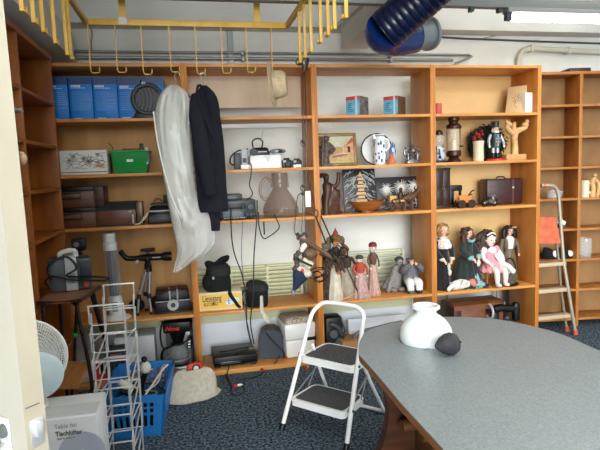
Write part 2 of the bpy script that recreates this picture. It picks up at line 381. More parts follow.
# =================================================================== BAY 1
def textlines(t, x0, x1, zs_, y, m, name='print_lines', hh=.0035):
    g = MB()
    for z in zs_:
        x = x0; xe = x1 - (x1-x0)*random.choice((0, .05, .1, .45))
        while x < xe-.004:
            w = min(random.uniform(.008, .026), xe-x); g.box(x, x+w, y-.0008, y, z-hh/2, z+hh/2); x += w+.0035
    return part(name, g, m, t)
def bluebox(x0, x1, yt, Y, label, d=.16, rz=0, name='blue_box'):
    xc, w, h = span(x0, x1, yt, Y, S1)
    t = thing(name, label, 'box', (xc, Y, S1+.001), rz, 'blue product boxes on the top shelf')
    part('carton', MB().box(-w/2, w/2, 0, d, 0, h, .002), BLUEBOX, t)
    part('dark_band', MB().box(-w/2+.001, w/2-.001, -.0008, 0, h*.82, h-.002), BLUEDK, t)
    # bold illegible heading and lines of print
    g = MB(); x = -w/2+.014
    for ww in (.012, .009, .012, .010, .011): g.box(x, x+ww, -.001, 0, h*.755, h*.805); x += ww+.002
    part('heading_print', g, TXT, t)
    textlines(t, -w/2+.014, w/2-.03, [h*.735], -.0002, TXT, 'subheading_print', .005)
    textlines(t, -w/2+.016, w/2-.012, [h*(.64-.045*k) for k in range(10)], -.0002, TXTB)
    part('bottom_label', MB().box(-w/2+.02, -w/2+.075, -.001, 0, .004, .014), OFFW, t)
    return t
bluebox(47, 69.8, 77, 4.06, 'blue printed box leftmost on the top shelf, half behind the side bookcase')
bluebox(71.3, 94.3, 76.5, 4.06, 'second blue printed box from the left on the top shelf')
bluebox(95, 119, 76.8, 4.06, 'third blue printed box from the left on the top shelf')
bluebox(119.6, 142.5, 77.5, 4.06, 'blue printed box just left of the round black fan heater')
bluebox(143.5, 166, 77.5, 4.09, 'blue printed box rightmost in its row, half hidden by the black fan heater')
# black round fan heater
xc, w, h = span(131.5, 165.5, 82, 3.99, S1); r = w/2
t = thing('fan_heater', 'round black fan heater with a ring guard before the blue boxes', 'heater', (xc, 4.0, S1+.001))
zc = h-r-.002
part('ring_housing', MB().tube([(r*.86*math.cos(a*PI/18), 0, zc+r*.86*math.sin(a*PI/18)) for a in range(36)], r*.14, 10, closed=True), DGREY, t)
part('drum', MB().cyl((0, .015, zc), (0, .03, zc), r*.84, r*.7, 28), BLACK, t)
g = MB()
for k in range(7):
    x = (k-3)*r*.22; hh = math.sqrt(max(0, (r*.8)**2-x*x)); g.tube(catmull([(x-.012, -.004, zc-hh), (x+.012, -.012, zc), (x-.006, -.004, zc+hh)], 4), .0042, 6)
part('grille', g, mat('guard_grey', (96, 100, 104), .35), t)
part('carry_lug', MB().box(-.035, -.005, -.015, .015, zc+r*.86, zc+r*1.02, .004), LGREY, t)
part('base', MB().taper(w*.95, .05, w*.7, .05, 0, zc-r*.72, c=(0, .02), bev=.01), BLACK, t)
# patterned flat box
def strokes(n, w, h, fn, r=.0014, y=-.001):
    g = MB()
    for k in range(n):
        P = fn(k)
        if P: g.tube([(a, y, b) for a, b in P], r, 4)
    return g
xc, w, h = span(60.5, 108, 150.5, 4.0, S2); 
t = thing('patterned_box', 'white cardboard box printed with sketchy blossom lines', 'box', (xc, 4.0, S2+.001))
part('carton', MB().box(-w/2, w/2, 0, .24, 0, h, .003), mat('white_card', (226, 226, 216), .55), t)
def br(k):
    x = random.uniform(-w/2+.02, w/2-.05); z = random.uniform(.04, h-.02); a = random.uniform(-.6, .9); P = [(x, z)]
    for i in range(4):
        x += .02*math.cos(a); z += .02*math.sin(a); a += random.uniform(-.7, .7)
        if abs(x) < w/2-.006 and .03 < z < h-.006: P.append((x, z))
    return P if len(P) > 1 else None
part('branch_print', strokes(40, w, h, br), mat('grey_line_print', (86, 90, 96), .6), t)
def bl(k):
    c = ((.0, .65), (.1, .55), (-.3, .6), (-.2, .75), (.3, .8))[k//6]; a = k % 6*PI/3
    return [(c[0]*w, c[1]*h), (c[0]*w+.016*math.cos(a), c[1]*h+.016*math.sin(a))]
part('blossom_print', strokes(30, w, h, bl, .0017), INK, t)
g = MB()
for a, b in ((.30, .35), (.36, .28), (.33, .45), (.40, .4)): g.ball((a*w, -.0005, b*h), (.012, .001, .009), 8, 6)
part('yellow_spot_print', g, mat('pale_orange_print', (226, 190, 130), .6), t)
part('lower_edge_line', MB().box(-w/2, w/2, -.001, 0, .014, .02), GREYINK, t)
# green crate and its contents
xc, w, h = span(112, 150, 151.5, 4.02, S2)
t = thing('green_crate', 'bright green plastic tub with a small white label', 'crate', (xc, 4.14, S2+.001))
part('tub', MB().lathe([(.0, 0), (w*.56, 0), (w*.60, .01), (w*.70, h), (w*.655, h), (w*.56, .012), (0, .012)], seg=4, M=rot(PI/4, 'Z'), sx=1, sy=1), GREEN, t)
part('rim', MB().tube([(-w*.5, -w*.5, h), (w*.5, -w*.5, h), (w*.5, w*.5, h), (-w*.5, w*.5, h)], .008, 8, closed=True), GREEN, t)
part('label', MB().box(-.025, .02, -w*.46-.002, -w*.44, h*.52, h*.72), WHITE, t)
g = MB(); g.box(-.04, .08, -.05, .05, 0, .018); g.box(-.032, .072, -.042, .042, .018, .021)
solo('wooden_block', MB().box(-.055, .10, -.02, .02, -.0, .085, .003), MIDBR, 'brown wooden board standing in the green tub', 'board', (xc-.01, 4.16, S2+h*.62))
solo('dark_post', MB().box(-.012, .012, -.02, .02, 0, .13, .003), BLACK, 'thin black strip standing upright in the green tub', 'strip', (xc+.075, 4.12, S2+h*.55))
t = thing('spray_can', 'small blue and white can standing at the right end of the green tub', 'can', (xc+.115, 4.04, S2+h*.4))
part('can_body', MB().lathe([(0, 0), (.02, 0), (.02, .085), (.014, .1), (0, .1)], seg=16), mat('blue_can', (120, 150, 176), .3, .4), t)
part('cap', MB().lathe([(0, .1), (.012, .1), (.012, .118), (0, .12)], seg=14), WHITE, t)
cable('thin black wire sticking up from the left of the green tub', [(xc-.12, 4.1, S2+h), (xc-.125, 4.08, S2+h+.04), (xc-.15, 4.08, S2+h+.065)], .003)
# wood-grain drawer boxes
WGR = mat('wood_grain_veneer', (112, 66, 44), .4, c2=(84, 48, 32), scale=(4, 10, 40))
def drawerbox(x0, x1, yt, Y, z, label, lidx=None):
    xc, w, h = span(x0, x1, yt, Y, z)
    t = thing('drawer_case', label, 'case', (xc, Y, z+.001), group='stacked wood-grain drawer cases')
    part('case', MB().box(-w/2, w/2, .006, .26, 0, h, .004), WGR, t)
    part('dark_top', MB().box(-w/2, w/2, .0, .262, h*.80, h+.002, .003), BLACK, t)
    d = part('drawer_front', MB().box(-w/2+.004, w/2-.004, -.004, .006, .006, h*.78, .003), WGR, t)
    part('handle_recess', MB().box(-w/2, w*.08, -.007, -.003, h*.42, h*.74, .003), BLACK, d)
    part('handle_plate', MB().box(-w/2+.0, w*.05, -.009, -.006, h*.48, h*.68, .002), mat('brown_bakelite', (98, 66, 52), .35), d)
    return h
h1 = drawerbox(63, 97, 208.5, 4.0, S3, 'wood-grain drawer case at the bottom of the two-high stack')
drawerbox(63, 95, 187.5, 4.0, S3+h1+.003, 'wood-grain drawer case on top of the two-high stack')
zz = S3+h1+.004
x = xat(99.5, 4.02, zz); solo('brown_box', MB().box(-.034, .034, 0, .22, 0, .145, .003), BROWN, 'dark brown upright box right of the upper drawer case', 'box', (x, 4.02, zz))
# third wood-grain device
xc, w, h = span(97.5, 136.5, 204, 4.0, S3)
t = thing('wood_grain_radio', 'wide wood-grain box with a sloping charcoal top beside the drawers', 'radio', (xc, 4.0, S3+.001))
part('body', MB().box(-w/2, w/2, 0, .24, .012, h*.72, .003), WGR, t)
part('lid', MB().prism([(-.004, h*.72), (.24, h*.74), (.24, h*1.04), (.05, h)], 'x', -w/2, w/2), DGREY, t)
part('base', MB().box(-w/2+.003, w/2-.003, .004, .236, 0, .012), BLACK, t)
part('side_switch', MB().box(w/2-.028, w/2-.014, -.006, .002, .012, h*.5, .002), LGREY, t)
part('emblem', MB().box(w/2-.05, w/2-.03, -.001, .003, h*.60, h*.66), LGREY, t)
x = xat(140.5, 4.06, S3); solo('metal_tin', MB().box(-.022, .022, 0, .12, 0, .165, .004), mat('brown_tin', (104, 82, 62), .35, .3), 'narrow brownish tin standing right of the wood-grain radio', 'tin', (x, 4.06, S3+.001))
# black cassette device with white cables
xc, w, h = span(148, 175, 213, 4.02, S3)
t = thing('cassette_player', 'flat black tape device almost hidden by the garment bag', 'tape player', (xc, 4.02, S3+.001))
part('body', MB().box(-w/2, w/2, 0, .22, 0, h, .006), BLACK, t); part('front_panel', MB().box(-w/2+.01, w/2-.01, -.003, .002, .012, h*.7, .003), DGREY, t)
t2 = thing('telephone', 'small black device with a coiled lead lying on the flat tape device', 'device', (xc-.01, 4.05, S3+h+.002))
part('body', MB().taper(w*.8, .16, w*.6, .12, 0, .05, bev=.008), BLACK, t2); part('handset', MB().tube([(-.06, 0, .055), (0, 0, .062), (.06, 0, .055)], .014, 10), DGREY, t2); part('silver_edge', MB().box(-w*.38, w*.38, -.082, -.078, .012, .022), LGREY, t2)
part('lead', MB().tube(catmull([(-.05, .04, .05), (-.03, .04, .09), (0, .04, .10), (.03, .04, .06)], 5), .004, 6), RUST, t2)
solo('dark_cube', MB().box(-.035, .035, -.03, .03, 0, .075, .004), BLACK, 'small black box at the back behind the flat tape device', 'box', (xc+.05, 4.2, S3+h+.052))
for k, (o1, lab) in enumerate(((0, 'cream cable bundled between the radio and the tape device'), (.012, 'second cream cable lying over the shelf edge by the tape device'))):
    b = Vector((xat(143.5, 3.99, S3), 3.985, S3+.008))
    cable(lab, [b+Vector((-.06+o1, 0, 0)), b+Vector((-.02, -.005, .01)), b+Vector((.02, .0, .05+o1)), b+Vector((.045, .02, .09)), b+Vector((.05, .05, .10-o1))], .0055, CREAM)
# clear plastic tube with a dark core on the lowest full shelf
xc, w, h = span(104, 122, 232, 4.03, S4); b = at(117, 319, Z=S4); Yt = 4.05
x = xat(117, Yt, S4); hh = zat(232.5, xat(109, Yt, 1.1), Yt)-S4
tl = rot(-math.atan2(x-xat(109, Yt, 1.1), hh), 'Y')
t = thing('tube_heater', 'tall clear plastic tube with a grey core standing on a white foot', 'tube', (x, Yt, S4+.001))
GL = mat('clear_plastic', (236, 240, 242), .06, alpha=.10)
part('clear_cylinder', MB().lathe([(.056, .03), (.056, hh), (.053, hh), (.053, .03)], seg=28, M=tl, caps=False), GL, t)
part('grey_core', MB().lathe([(0, .17), (.03, .17), (.03, hh-.12), (0, hh-.12)], seg=20, M=tl, fn=lambda a, k: 1+.12*math.cos(a*8)), mat('core_grey', (84, 84, 84), .5), t)
part('end_collar', MB().lathe([(0, hh-.13), (.048, hh-.13), (.05, hh-.08), (.042, hh-.07), (.042, hh-.005), (0, hh-.005)], seg=24, M=tl), WHITE, t)
part('lower_collar', MB().lathe([(0, .0), (.05, .0), (.05, .15), (.036, .17), (0, .17)], seg=24, M=tl), WHITE, t)
part('foot', MB().lathe([(0, 0), (.1, 0), (.1, .008), (.07, .02), (.055, .03), (0, .03)], seg=28), WHITE, t)
part('rating_label', MB().box(-.02, .02, -.052, -.050, .06, .13, M=tl), mat('print_grey', (140, 140, 140), .6), t)
# telescope on a tripod
b = at(146.5, 312, Z=S4); b.y = 4.12; b.x = xat(146, 4.12, S4)
topz = zat(268, b.x, b.y)-S4
t = thing('telescope', 'small black telescope with an angled eyepiece on a silver tripod', 'telescope', (b.x, b.y, S4+.001))
hx = xat(148, 4.12, S4+topz)-b.x
for k, (dx, dy) in enumerate(((-.055, -.05), (.045, -.05), (.0, .07))):
    lg = part('leg', MB().tube([(hx+dx*.25, dy*.25, topz-.01), (dx*.75, dy*.75, topz*.38)], .011, 8), ALU, t)
    part('lower_leg', MB().tube([(dx*.75, dy*.75, topz*.40), (dx, dy, .0)], .0085, 8), ALU, lg); part('leg_lock', MB().cyl((dx*.78, dy*.78, topz*.35), (dx*.7, dy*.7, topz*.45), .015), BLACK, lg)
    part('leg_tip', MB().cyl((dx*.98, dy*.98, topz*.06), (dx, dy, 0), .013), BLACK, lg)
part('tripod_head', MB().lathe([(0, -.03), (.03, -.03), (.026, .02), (.018, .05), (.03, .06), (.03, .085), (0, .085)], c=(hx, 0, topz), seg=16), BLACK, t)
part('pan_handle', MB().tube([(hx, -.02, topz+.05), (hx+.01, -.06, topz)], .006, 6), BLACK, t)
axz = zat(258, b.x, b.y)-S4
xa, xb = xat(125, 4.12, S4+axz)-b.x, xat(171.5, 4.12, S4+axz)-b.x
m = MB().lathe([(0, 0), (.017, 0), (.02, .07), (.026, .10), (.026, .24), (.034, .26), (.034, xb-xa-.03), (.031, xb-xa-.03), (.031, xb-xa-.04), (0, xb-xa-.04)], seg=22, M=rot(PI/2, 'Y'), c=(xa+.03, 0, axz))
part('optical_tube', m, BLACK, t)
part('white_lettering', MB().box(xa+.2, xa+.26, -.0275, -.026, axz-.004, axz+.004), LGREY, t)
part('star_diagonal', MB().tube([(xa+.05, 0, axz), (xa+.01, -.0, axz+.005), (xa-.02, -.01, axz+.045)], [.02, .02, .017], 12), BLACK, t)
part('eyepiece', MB().lathe([(.014, 0), (.02, .01), (.02, .03), (0, .03)], c=(xa-.017, -.009, axz+.04), seg=14, M=rot(-.5, 'Y')), BLACK, t)
part('focus_knob', MB().cyl((xa+.09, -.045, axz-.02), (xa+.09, .04, axz-.02), .012), LGREY, t)
part('finder_scope', MB().tube([(xa+.115, 0, axz+.058), (xa+.22, 0, axz+.058)], [.011, .014], 12), BLACK, t)
part('finder_bracket', MB().box(xa+.155, xa+.175, -.006, .006, axz+.02, axz+.05), BLACK, t)
# dark thing behind the tripod
x = xat(137, 4.2, S4); solo('camera_pouch', MB().ball((0, 0, .045), (.06, .05, .045), 14, 10, nz=.15), BLACKM, 'small black soft pouch behind the left tripod leg', 'pouch', (x, 4.22, S4+.001))
x = xat(157, 4.22, S4); solo('black_pouch', MB().ball((0, 0, .05), (.05, .05, .05), 14, 10, nz=.2, seed=3), BLACKM, 'black soft pouch between the tripod and the dial case', 'pouch', (x, 4.24, S4+.001))
# black case with a round dial
xc, w, h = span(155.5, 191.5, 290.5, 4.06, S4)
t = thing('dial_case', 'black clamshell case with a round silver dial and white straps', 'case', (xc, 4.06, S4+.001), math.radians(3))
part('lower_shell', MB().taper(w, .2, w*.96, .19, .008, h*.52, c=(0, .1), bev=.008), BLACK, t); part('upper_shell', MB().taper(w*.94, .18, w*.9, .16, h*.54, h, c=(0, .1), bev=.012), BLACK, t)
part('base_plate', MB().box(-w/2-.004, w/2+.004, -.01, .2, 0, .012, .003), BLACK, t)
part('metal_seam', MB().box(-w/2+.004, w/2-.004, -.003, .006, h*.515, h*.55), LGREY, t)
dl = part('dial', MB().cyl((0, -.001, h*.34), (0, .012, h*.34), .042, .044, 28), mat('dial_silver', (168, 168, 162), .35, .4), t)
part('dial_mark', MB().box(-.004, .014, -.003, 0, h*.32, h*.36).cyl((0, -.003, h*.34), (0, 0, h*.34), .018, seg=16), DGREY, dl)
for x in (-.022, .034): part('strap', MB().tube(catmull([(x, .0, h*.58), (x+.003, -.004, h*.75), (x+.002, .02, h*1.0), (x+.0, .08, h*1.03)], 4), .009, 8, flat=.4), LGREY, t)
part('handle_lead', MB().tube(catmull([(-w/2+.01, .0, h*.8), (-w*.2, -.01, h*.98), (w*.1, .02, h*1.06), (w*.42, 0, h*.98)], 4), .005, 6), RUST, t)
# =================================================================== garments on the rack
def garment(secs, Y, seg=32, amp=.05, nf=7, ry=.34, seed=0, x0=0, z0=0):
    m = MB(); L = []
    for (yp, a, b) in secs:
        z = zat(yp, xat((a+b)/2, Y, 1.5), Y); xa_, xb_ = xat(a, Y, z), xat(b, Y, z); L.append(((xa_+xb_)/2, z, (xb_-xa_)/2))
    # resample smoothly
    Q = catmull([Vector(l) for l in L], 4); rings = []
    for k, q in enumerate(Q):
        vs = []
        for i in range(seg):
            a = 2*PI*i/seg
            n = 1+amp*noise.noise(Vector((math.cos(a)*nf*.5+seed, math.sin(a)*nf*.5, q.y*2.4+seed)))*1.6
            ca = abs(math.sin(a)); vs.append(m.bm.verts.new((q.x-x0+q.z*math.cos(a), math.sin(a)*min(.13, q.z*ry*1.3)*n + .010*noise.noise(Vector((math.cos(a)*4, q.y*9, seed))), q.y-z0)))
        rings.append(vs)
    return m.skin(rings)
GY = RY
BAGM = mat('milky_garment_film', (230, 230, 224), .22, c2=(206, 206, 200), scale=(8, 8, 4), alpha=.58, bump=.2)
secs = [(85, 170, 176.5), (88, 165.5, 182), (93, 161, 187.5), (101, 157.5, 190), (115, 155, 190.5), (140, 156.5, 191), (165, 161, 193), (190, 166, 196), (205, 168.5, 202), (218, 171, 211), (232, 174, 215), (245, 176.5, 214.5), (256, 176, 204), (264, 174.5, 190), (272, 173, 178)]
ox = xat(174, GY, 1.6); oz = zat(85, ox, GY)
t = thing('garment_bag', 'long milky plastic garment bag with a pale coat inside, hanging from the yellow rack', 'garment bag', (ox, GY, oz))
part('film', garment(secs, GY, amp=.32, nf=11, seed=2, x0=ox, z0=oz), BAGM, t)
part('zip_piping', MB().tube(catmull([Vector((xat(px, GY, 1.5)-ox, -.03-.02*math.sin(k*.5), zat(py, xat(px, GY, 1.5), GY)-oz)) for k, (px, py) in enumerate(((158, 112), (159.5, 135), (163, 160), (168, 185), (174, 205), (182, 222), (190, 234), (180, 250), (175, 268)))], 5), .005, 6), WHITE, t)
c2 = [(88, 168, 180), (94, 163, 186), (102, 159.5, 188), (120, 158, 188.5), (150, 160.5, 189.5), (180, 166, 190), (200, 169.5, 190), (215, 172, 189.5), (217, 173, 188.5)]
solo('pale_coat', garment(c2, GY, amp=.05, ry=.15, seed=5, x0=ox, z0=oz), mat('cream_cloth', (236, 236, 226), .8), 'pale cream coat hanging inside the milky garment bag', 'coat', (ox, GY, oz))
def hanger(px, hi, wpx, label, ztop):
    x = xat(px, GY, ztop); hzb = rz_+HOOKZ
    t = thing('clothes_hanger', label, 'hanger', (x, GY, ztop), group='hangers on the yellow rack')
    hkx = hookx[hi]+.03-x; hh = hzb-ztop+.009
    part('hook', MB().tube(catmull([(0, 0, -.01), (0, 0, hh*.5), (hkx-.012, 0, hh-.022), (hkx-.0, 0, hh), (hkx+.018, 0, hh-.006), (hkx+.02, 0, hh-.025)], 5), .0028, 6), STEELG, t)
    part('shoulder_bar', MB().tube(catmull([(-wpx, 0, -.065), (-wpx*.5, 0, -.03), (0, 0, -.012), (wpx*.5, 0, -.03), (wpx, 0, -.065)], 4), .008, 8), BROWN, t)
hanger(176, 3, .085, 'hanger of the milky garment bag, hung on the fourth yellow hook', oz-.012)
# navy jacket
NAVY = mat('navy_wool', (17, 18, 30), .9, c2=(13, 14, 24), scale=(30, 30, 30))
js = [(86, 200.5, 205.5), (89, 198, 209), (94, 194.5, 213.5), (103, 191.5, 217), (118, 190, 219), (140, 190.5, 222), (165, 193, 224), (185, 195, 225), (203, 196.5, 226.5), (211.5, 197, 226.5)]
ox = xat(203.5, GY-.02, 1.6); oz = zat(86, ox, GY)
t = thing('jacket', 'navy blue wool jacket hanging on the yellow rack', 'jacket', (ox+.008, GY-.02, oz))
part('jacket_body', garment(js, GY, amp=.12, ry=.36, seed=9, x0=ox, z0=oz), NAVY, t)
def gp(px, py, dy): return Vector((xat(px, GY, 1.5)-ox, dy, zat(py, xat(px, GY, 1.5), GY)-oz))
part('sleeve', MB().tube(catmull([gp(197, 96, -.05), gp(198, 118, -.115), gp(201, 145, -.12), (gp(205, 170, -.115)), gp(208, 194, -.10)], 6), [.016, .046, .05, .046, .043], 16, flat=.75), NAVY, t)
part('sleeve', MB().tube(catmull([gp(212, 100, .05), gp(214, 130, .07), gp(214, 170, .06), gp(212, 205, .04), gp(210.5, 231, .03)], 6), [.016, .05, .052, .05, .042], 16, flat=.7), NAVY, t)
part('collar', MB().tube(catmull([gp(200, 92, -.055), gp(203, 85.5, .0), gp(208, 93, -.03), gp(211, 106, -.07), gp(213, 122, -.095)], 5), [.008, .013, .016, .014, .005], 10, flat=.5), NAVY, t)
part('lapel', MB().tube(catmull([gp(200, 93, -.06), gp(203, 108, -.10), gp(210, 128, -.112), gp(214, 140, -.11)], 5), [.008, .018, .014, .004], 8, flat=.4), NAVY, t)
hanger(203.3, 4, .08, 'hanger of the navy jacket, hung on the fifth yellow hook', oz-.012)
# straw hat
hc = at(273, 85, Y=RY-.03)
t = thing('straw_hat', 'beige straw hat hanging brim-on from the last yellow hook', 'hat', (hc.x, hc.y, hc.z), 0)
STRAW = mat('straw', (206, 184, 150), .8, c2=(186, 162, 124), scale=(60, 60, 60), bump=.2)
HM = rot(PI/2, 'Y') @ rot(.0, 'Z')
TL = rot(math.radians(-16), 'Z') @ rot(math.radians(-5), 'Y')
part('brim', MB().lathe([(0, 0), (.09, 0), (.125, -.003), (.15, -.012), (.152, -.009), (.125, .003), (.09, .005), (0, .005)], seg=36, M=TL @ rot(PI/2, 'Y')), STRAW, t)
part('crown', MB().lathe([(.091, .003), (.086, .06), (.07, .088), (.0, .094)], seg=32, M=TL @ rot(PI/2, 'Y'), sx=1, sy=.95), STRAW, t)
part('hat_band', MB().lathe([(.0925, .006), (.0905, .026), (.089, .026), (.0905, .006)], seg=32, M=TL @ rot(PI/2, 'Y'), sx=1, sy=.95, caps=False), mat('hat_ribbon', (178, 160, 130), .7), t)
# =================================================================== BAY 2, shelf with small electronics
Y2 = 4.06
xc, w, h = span(235, 241.5, 153, Y2, S2)
solo('speaker_box', MB().box(-w/2, w/2, 0, .09, 0, h, .004), DGREY, 'narrow dark grey speaker upright behind the white packages', 'speaker', (xc, Y2, S2+.001))
xc, w, h = span(241, 249, 149, Y2, S2)
t = thing('cordless_phone', 'grey cordless telephone standing in its white base', 'telephone', (xc, Y2, S2+.001))
part('base', MB().box(-w*.55, w*.55, -.03, .06, 0, .035, .006), WHITE, t); part('handset', MB().box(-w*.38, w*.38, .0, .03, .035, h, .008), LGREY, t); part('keypad', MB().box(-w*.25, w*.25, -.003, .001, .05, h*.55, .002), DGREY, t)
t_loop = [at(x, y, Y=Y2+.03) for x, y in ((248, 149), (238, 151), (231.5, 156), (230, 162), (233, 165), (238, 162))]
cable('black looped headphone lead left of the white package', t_loop, .006)
xc, w, h = span(250, 282, 155, Y2, S2)
t = thing('white_package', 'crumpled white package carrying black electronics', 'package', (xc, Y2, S2+.001))
m = MB().taper(w, .15, w*.94, .14, 0, h, c=(0, .07), bev=.006); part('wrapper', m, mat('white_paper', (238, 238, 234), .6), t)
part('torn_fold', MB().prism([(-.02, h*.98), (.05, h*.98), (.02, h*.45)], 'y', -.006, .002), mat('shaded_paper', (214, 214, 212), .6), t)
part('side_seam', MB().box(w*.07, w*.075, -.003, .003, .01, h*.6), LGREY, t)
zt = S2+h+.002
xb, wb, hb = span(249.5, 271, 147.5, Y2+.03, zt)
t = thing('camcorder', 'black camcorder with a carrying loop lying on the white package', 'camcorder', (xb, Y2+.05, zt))
part('body', MB().taper(wb*.95, .08, wb*.7, .06, 0, hb, bev=.012), BLACK, t); part('lens_barrel', MB().cyl((-wb*.35, -.02, hb*.45), (-wb*.35, -.075, hb*.4), .025, .028), BLACK, t); part('silver_stripe', MB().box(-.02, .05, -.043, -.039, hb*.35, hb*.5, .001), LGREY, t)
part('strap_loop', MB().tube(catmull([(-wb*.3, 0, hb), (-wb*.32, 0, hb+.05), (-wb*.05, 0, hb+.07), (wb*.15, 0, hb+.045), (wb*.1, 0, hb)], 5), .006, 6), BLACK, t)
part('antenna', MB().tube([(wb*.1, 0, hb+.05), (wb*.2, 0, hb+.13)], .005, 6), LGREY, t)
xb, wb, hb = span(270, 286, 148.5, Y2+.02, zt)
t = thing('shaver', 'silver grey handheld device lying on the right of the white package', 'device', (xb, Y2+.03, zt))
part('body', MB().ball((0, 0, hb*.55), (wb*.52, .04, hb*.45), 18, 12), mat('silver_plastic', (150, 154, 156), .3, .4), t); part('grip', MB().ball((wb*.1, -.012, hb*.5), (wb*.22, .036, hb*.3), 14, 8), DGREY, t); part('cradle', MB().box(-wb*.3, wb*.35, -.02, .03, 0, hb*.2, .004), LGREY, t)
def camera(px0, px1, yt, label, Y=Y2-.02, lens=True):
    xc, w, h = span(px0, px1, yt, Y, S2)
    t = thing('camera', label, 'camera', (xc, Y, S2+.001), group='small cameras on the middle shelf')
    part('body', MB().box(-w/2, w/2, 0, .04, 0, h*.8, .005), BLACK, t); part('top_plate', MB().box(-w*.3, w*.3, .004, .036, h*.8, h, .004), BLACK, t)
    part('lens', MB().cyl((0, .0, h*.38), (0, -.03, h*.38), h*.27, h*.24, 18), BLACK, t); part('front_window', MB().box(-w*.42, -w*.1, -.003, .002, h*.55, h*.76), LGREY, t)
    return t
camera(282.5, 292, 158, 'small black camera with a pale window at the right of the white package')
camera(293, 302, 158.5, 'black and white camera rightmost on the shelf beside the upright')
xc = xat(297, 4.0, S2); solo('memo_block', MB().box(-.03, .03, -.02, .02, 0, .022, .003), WHITE, 'flat white pad lying before the rightmost black camera', 'pad', (xc, 4.0, S2+.001))
cable('black power lead dangling from the white package to the stereo', [at(250, 163, Y=4.02), at(251.5, 167, Y=3.95), at(251, 175, Y=3.95), at(249.5, 185, Y=3.97), at(252.5, 194, Y=3.98), at(247, 200, Y=4.0)], .004)
# stereo
Y3 = 4.0
xc, w, h = span(219.5, 256.5, 200.5, Y3, S3)
t = thing('stereo_receiver', 'dark grey stereo receiver with a display and knobs', 'stereo', (xc, Y3, S3+.001))
part('body', MB().box(-w/2, w/2, .004, .3, .012, h, .005), mat('stereo_case', (62, 68, 74), .4), t)
part('front_panel', MB().box(-w/2+.004, w/2-.004, -.002, .006, .014, h-.006, .003), mat('stereo_front', (48, 54, 60), .35), t)
part('display', MB().box(-w*.30, w*.22, -.005, -.001, h*.55, h*.85, .001), BLACK, t)
part('cassette_door', MB().box(-w*.40, w*.15, -.006, -.001, h*.16, h*.45, .002), MGREY, t)
for x, z, r in ((w*.34, h*.66, .024), (w*.26, h*.26, .009), (w*.35, h*.26, .012), (w*.43, h*.26, .009)): part('knob', MB().cyl((x, -.002, z), (x, -.02, z), r, r*.9, 18), DGREY, t)
for x in (-w*.4, w*.4): part('foot', MB().cyl((x, .04, 0), (x, .04, .014), .014), BLACK, t)
g = MB()
for k in range(7): g.box(-w*.38+k*.024, -w*.38+k*.024+.016, -.0075, -.0055, h*.08, h*.13)
part('button_row', g, LGREY, t)
xb, wb, hb = span(222, 242.5, 194.5, Y3+.03, S3+h+.001)
t = thing('tuner', 'small dark device with two round dials on top of the stereo', 'device', (xb, Y3+.03, S3+h+.002))
part('body', MB().box(-wb/2, wb/2, 0, .16, 0, hb, .006), mat('tuner_case', (52, 58, 62), .4), t); part('front_strip', MB().box(-wb*.25, wb*.2, -.003, .002, hb*.3, hb*.6), MGREY, t)
for x in (-wb*.4, wb*.38): part('dial', MB().cyl((x, -.003, hb*.55), (x, .004, hb*.55), .012, seg=14), BLACK, t)
# glass jug
xc = xat(281, 4.1, S3); h = zat(172, xc, 4.1)-S3; rj = (xat(299, 4.1, S3)-xat(263, 4.1, S3))/2
t = thing('glass_jug', 'large smoky glass jug with a round handle', 'jug', (xc, 4.1, S3+.001))
SMOKE = mat('smoky_glass', (140, 116, 98), .05, alpha=.30)
part('jug_body', MB().lathe([(0, .002), (rj*.92, .002), (rj, .02), (rj*.98, h*.18), (rj*.86, h*.33), (rj*.6, h*.5), (rj*.42, h*.6), (rj*.40, h*.64), (rj*.52, h*.66), (rj*.47, h*.8), (rj*.44, h*.98), (rj*.41, h*.98), (rj*.42, h*.68), (rj*.38, h*.63), (rj*.8, h*.33), (rj*.94, h*.18), (rj*.95, .03), (0, .012)], seg=36), SMOKE, t)
part('handle', MB().tube(catmull([(-rj*.43, 0, h*.78), (-rj*.7, 0, h*.87), (-rj*1.02, 0, h*.75), (-rj*1.08, 0, h*.55), (-rj*.9, 0, h*.40), (-rj*.55, 0, h*.44)], 6), .012, 10), mat('smoky_glass_solid', (160, 138, 122), .08, alpha=.7), t)
part('liquid_residue', MB().lathe([(0, .014), (rj*.92, .014), (rj*.94, .045), (0, .045)], seg=30), mat('amber_residue', (150, 112, 88), .2, alpha=.35), t)
# cables hanging below the stereo
cable('black cable hanging from the stereo across the wall to the floor, left of three', [at(231, 208, Y=3.94), at(231.5, 235, Y=3.94), at(234.5, 254, Y=3.94), at(242, 275, Y=3.94), at(246, 300, Y=3.93), at(247, 325, Y=3.93), at(251, 343, Y=4.0)], .0048)
cable('thin grey cable hanging straight down from the stereo, middle of three', [at(243, 205, Y=3.95), at(242.5, 225, Y=3.95), at(241.5, 255, Y=3.95), at(243.5, 280, Y=3.94), at(245, 310, Y=3.94), at(249, 330, Y=3.94), at(252, 343, Y=3.98)], .003, MGREY)
cable('black cable hanging from the stereo, right of three', [at(257, 200, Y=3.95), at(257, 215, Y=3.95), at(255.5, 235, Y=3.95), at(254, 255, Y=3.95), at(253.5, 280, Y=3.94), at(253, 300, Y=3.93), at(250.5, 322, Y=3.93), at(254, 344, Y=3.99)], .0048)
cable('black cable looping under the shelf between the stereo and the jug', [at(258.5, 212, Y=3.97), at(259, 226, Y=3.95), at(263, 238, Y=3.95), at(270, 236, Y=3.95), at(279, 228, Y=3.95), at(277, 220, Y=3.95), at(274.5, 214.5, Y=3.97)], .0045)
solo('pendant_switch', MB().cyl((0, 0, 0), (0, 0, -.1), .005, seg=8), BLACK, 'short black rod hanging under the shelf beside the cable loop', 'rod', at(263.8, 221.5, Y=3.955))
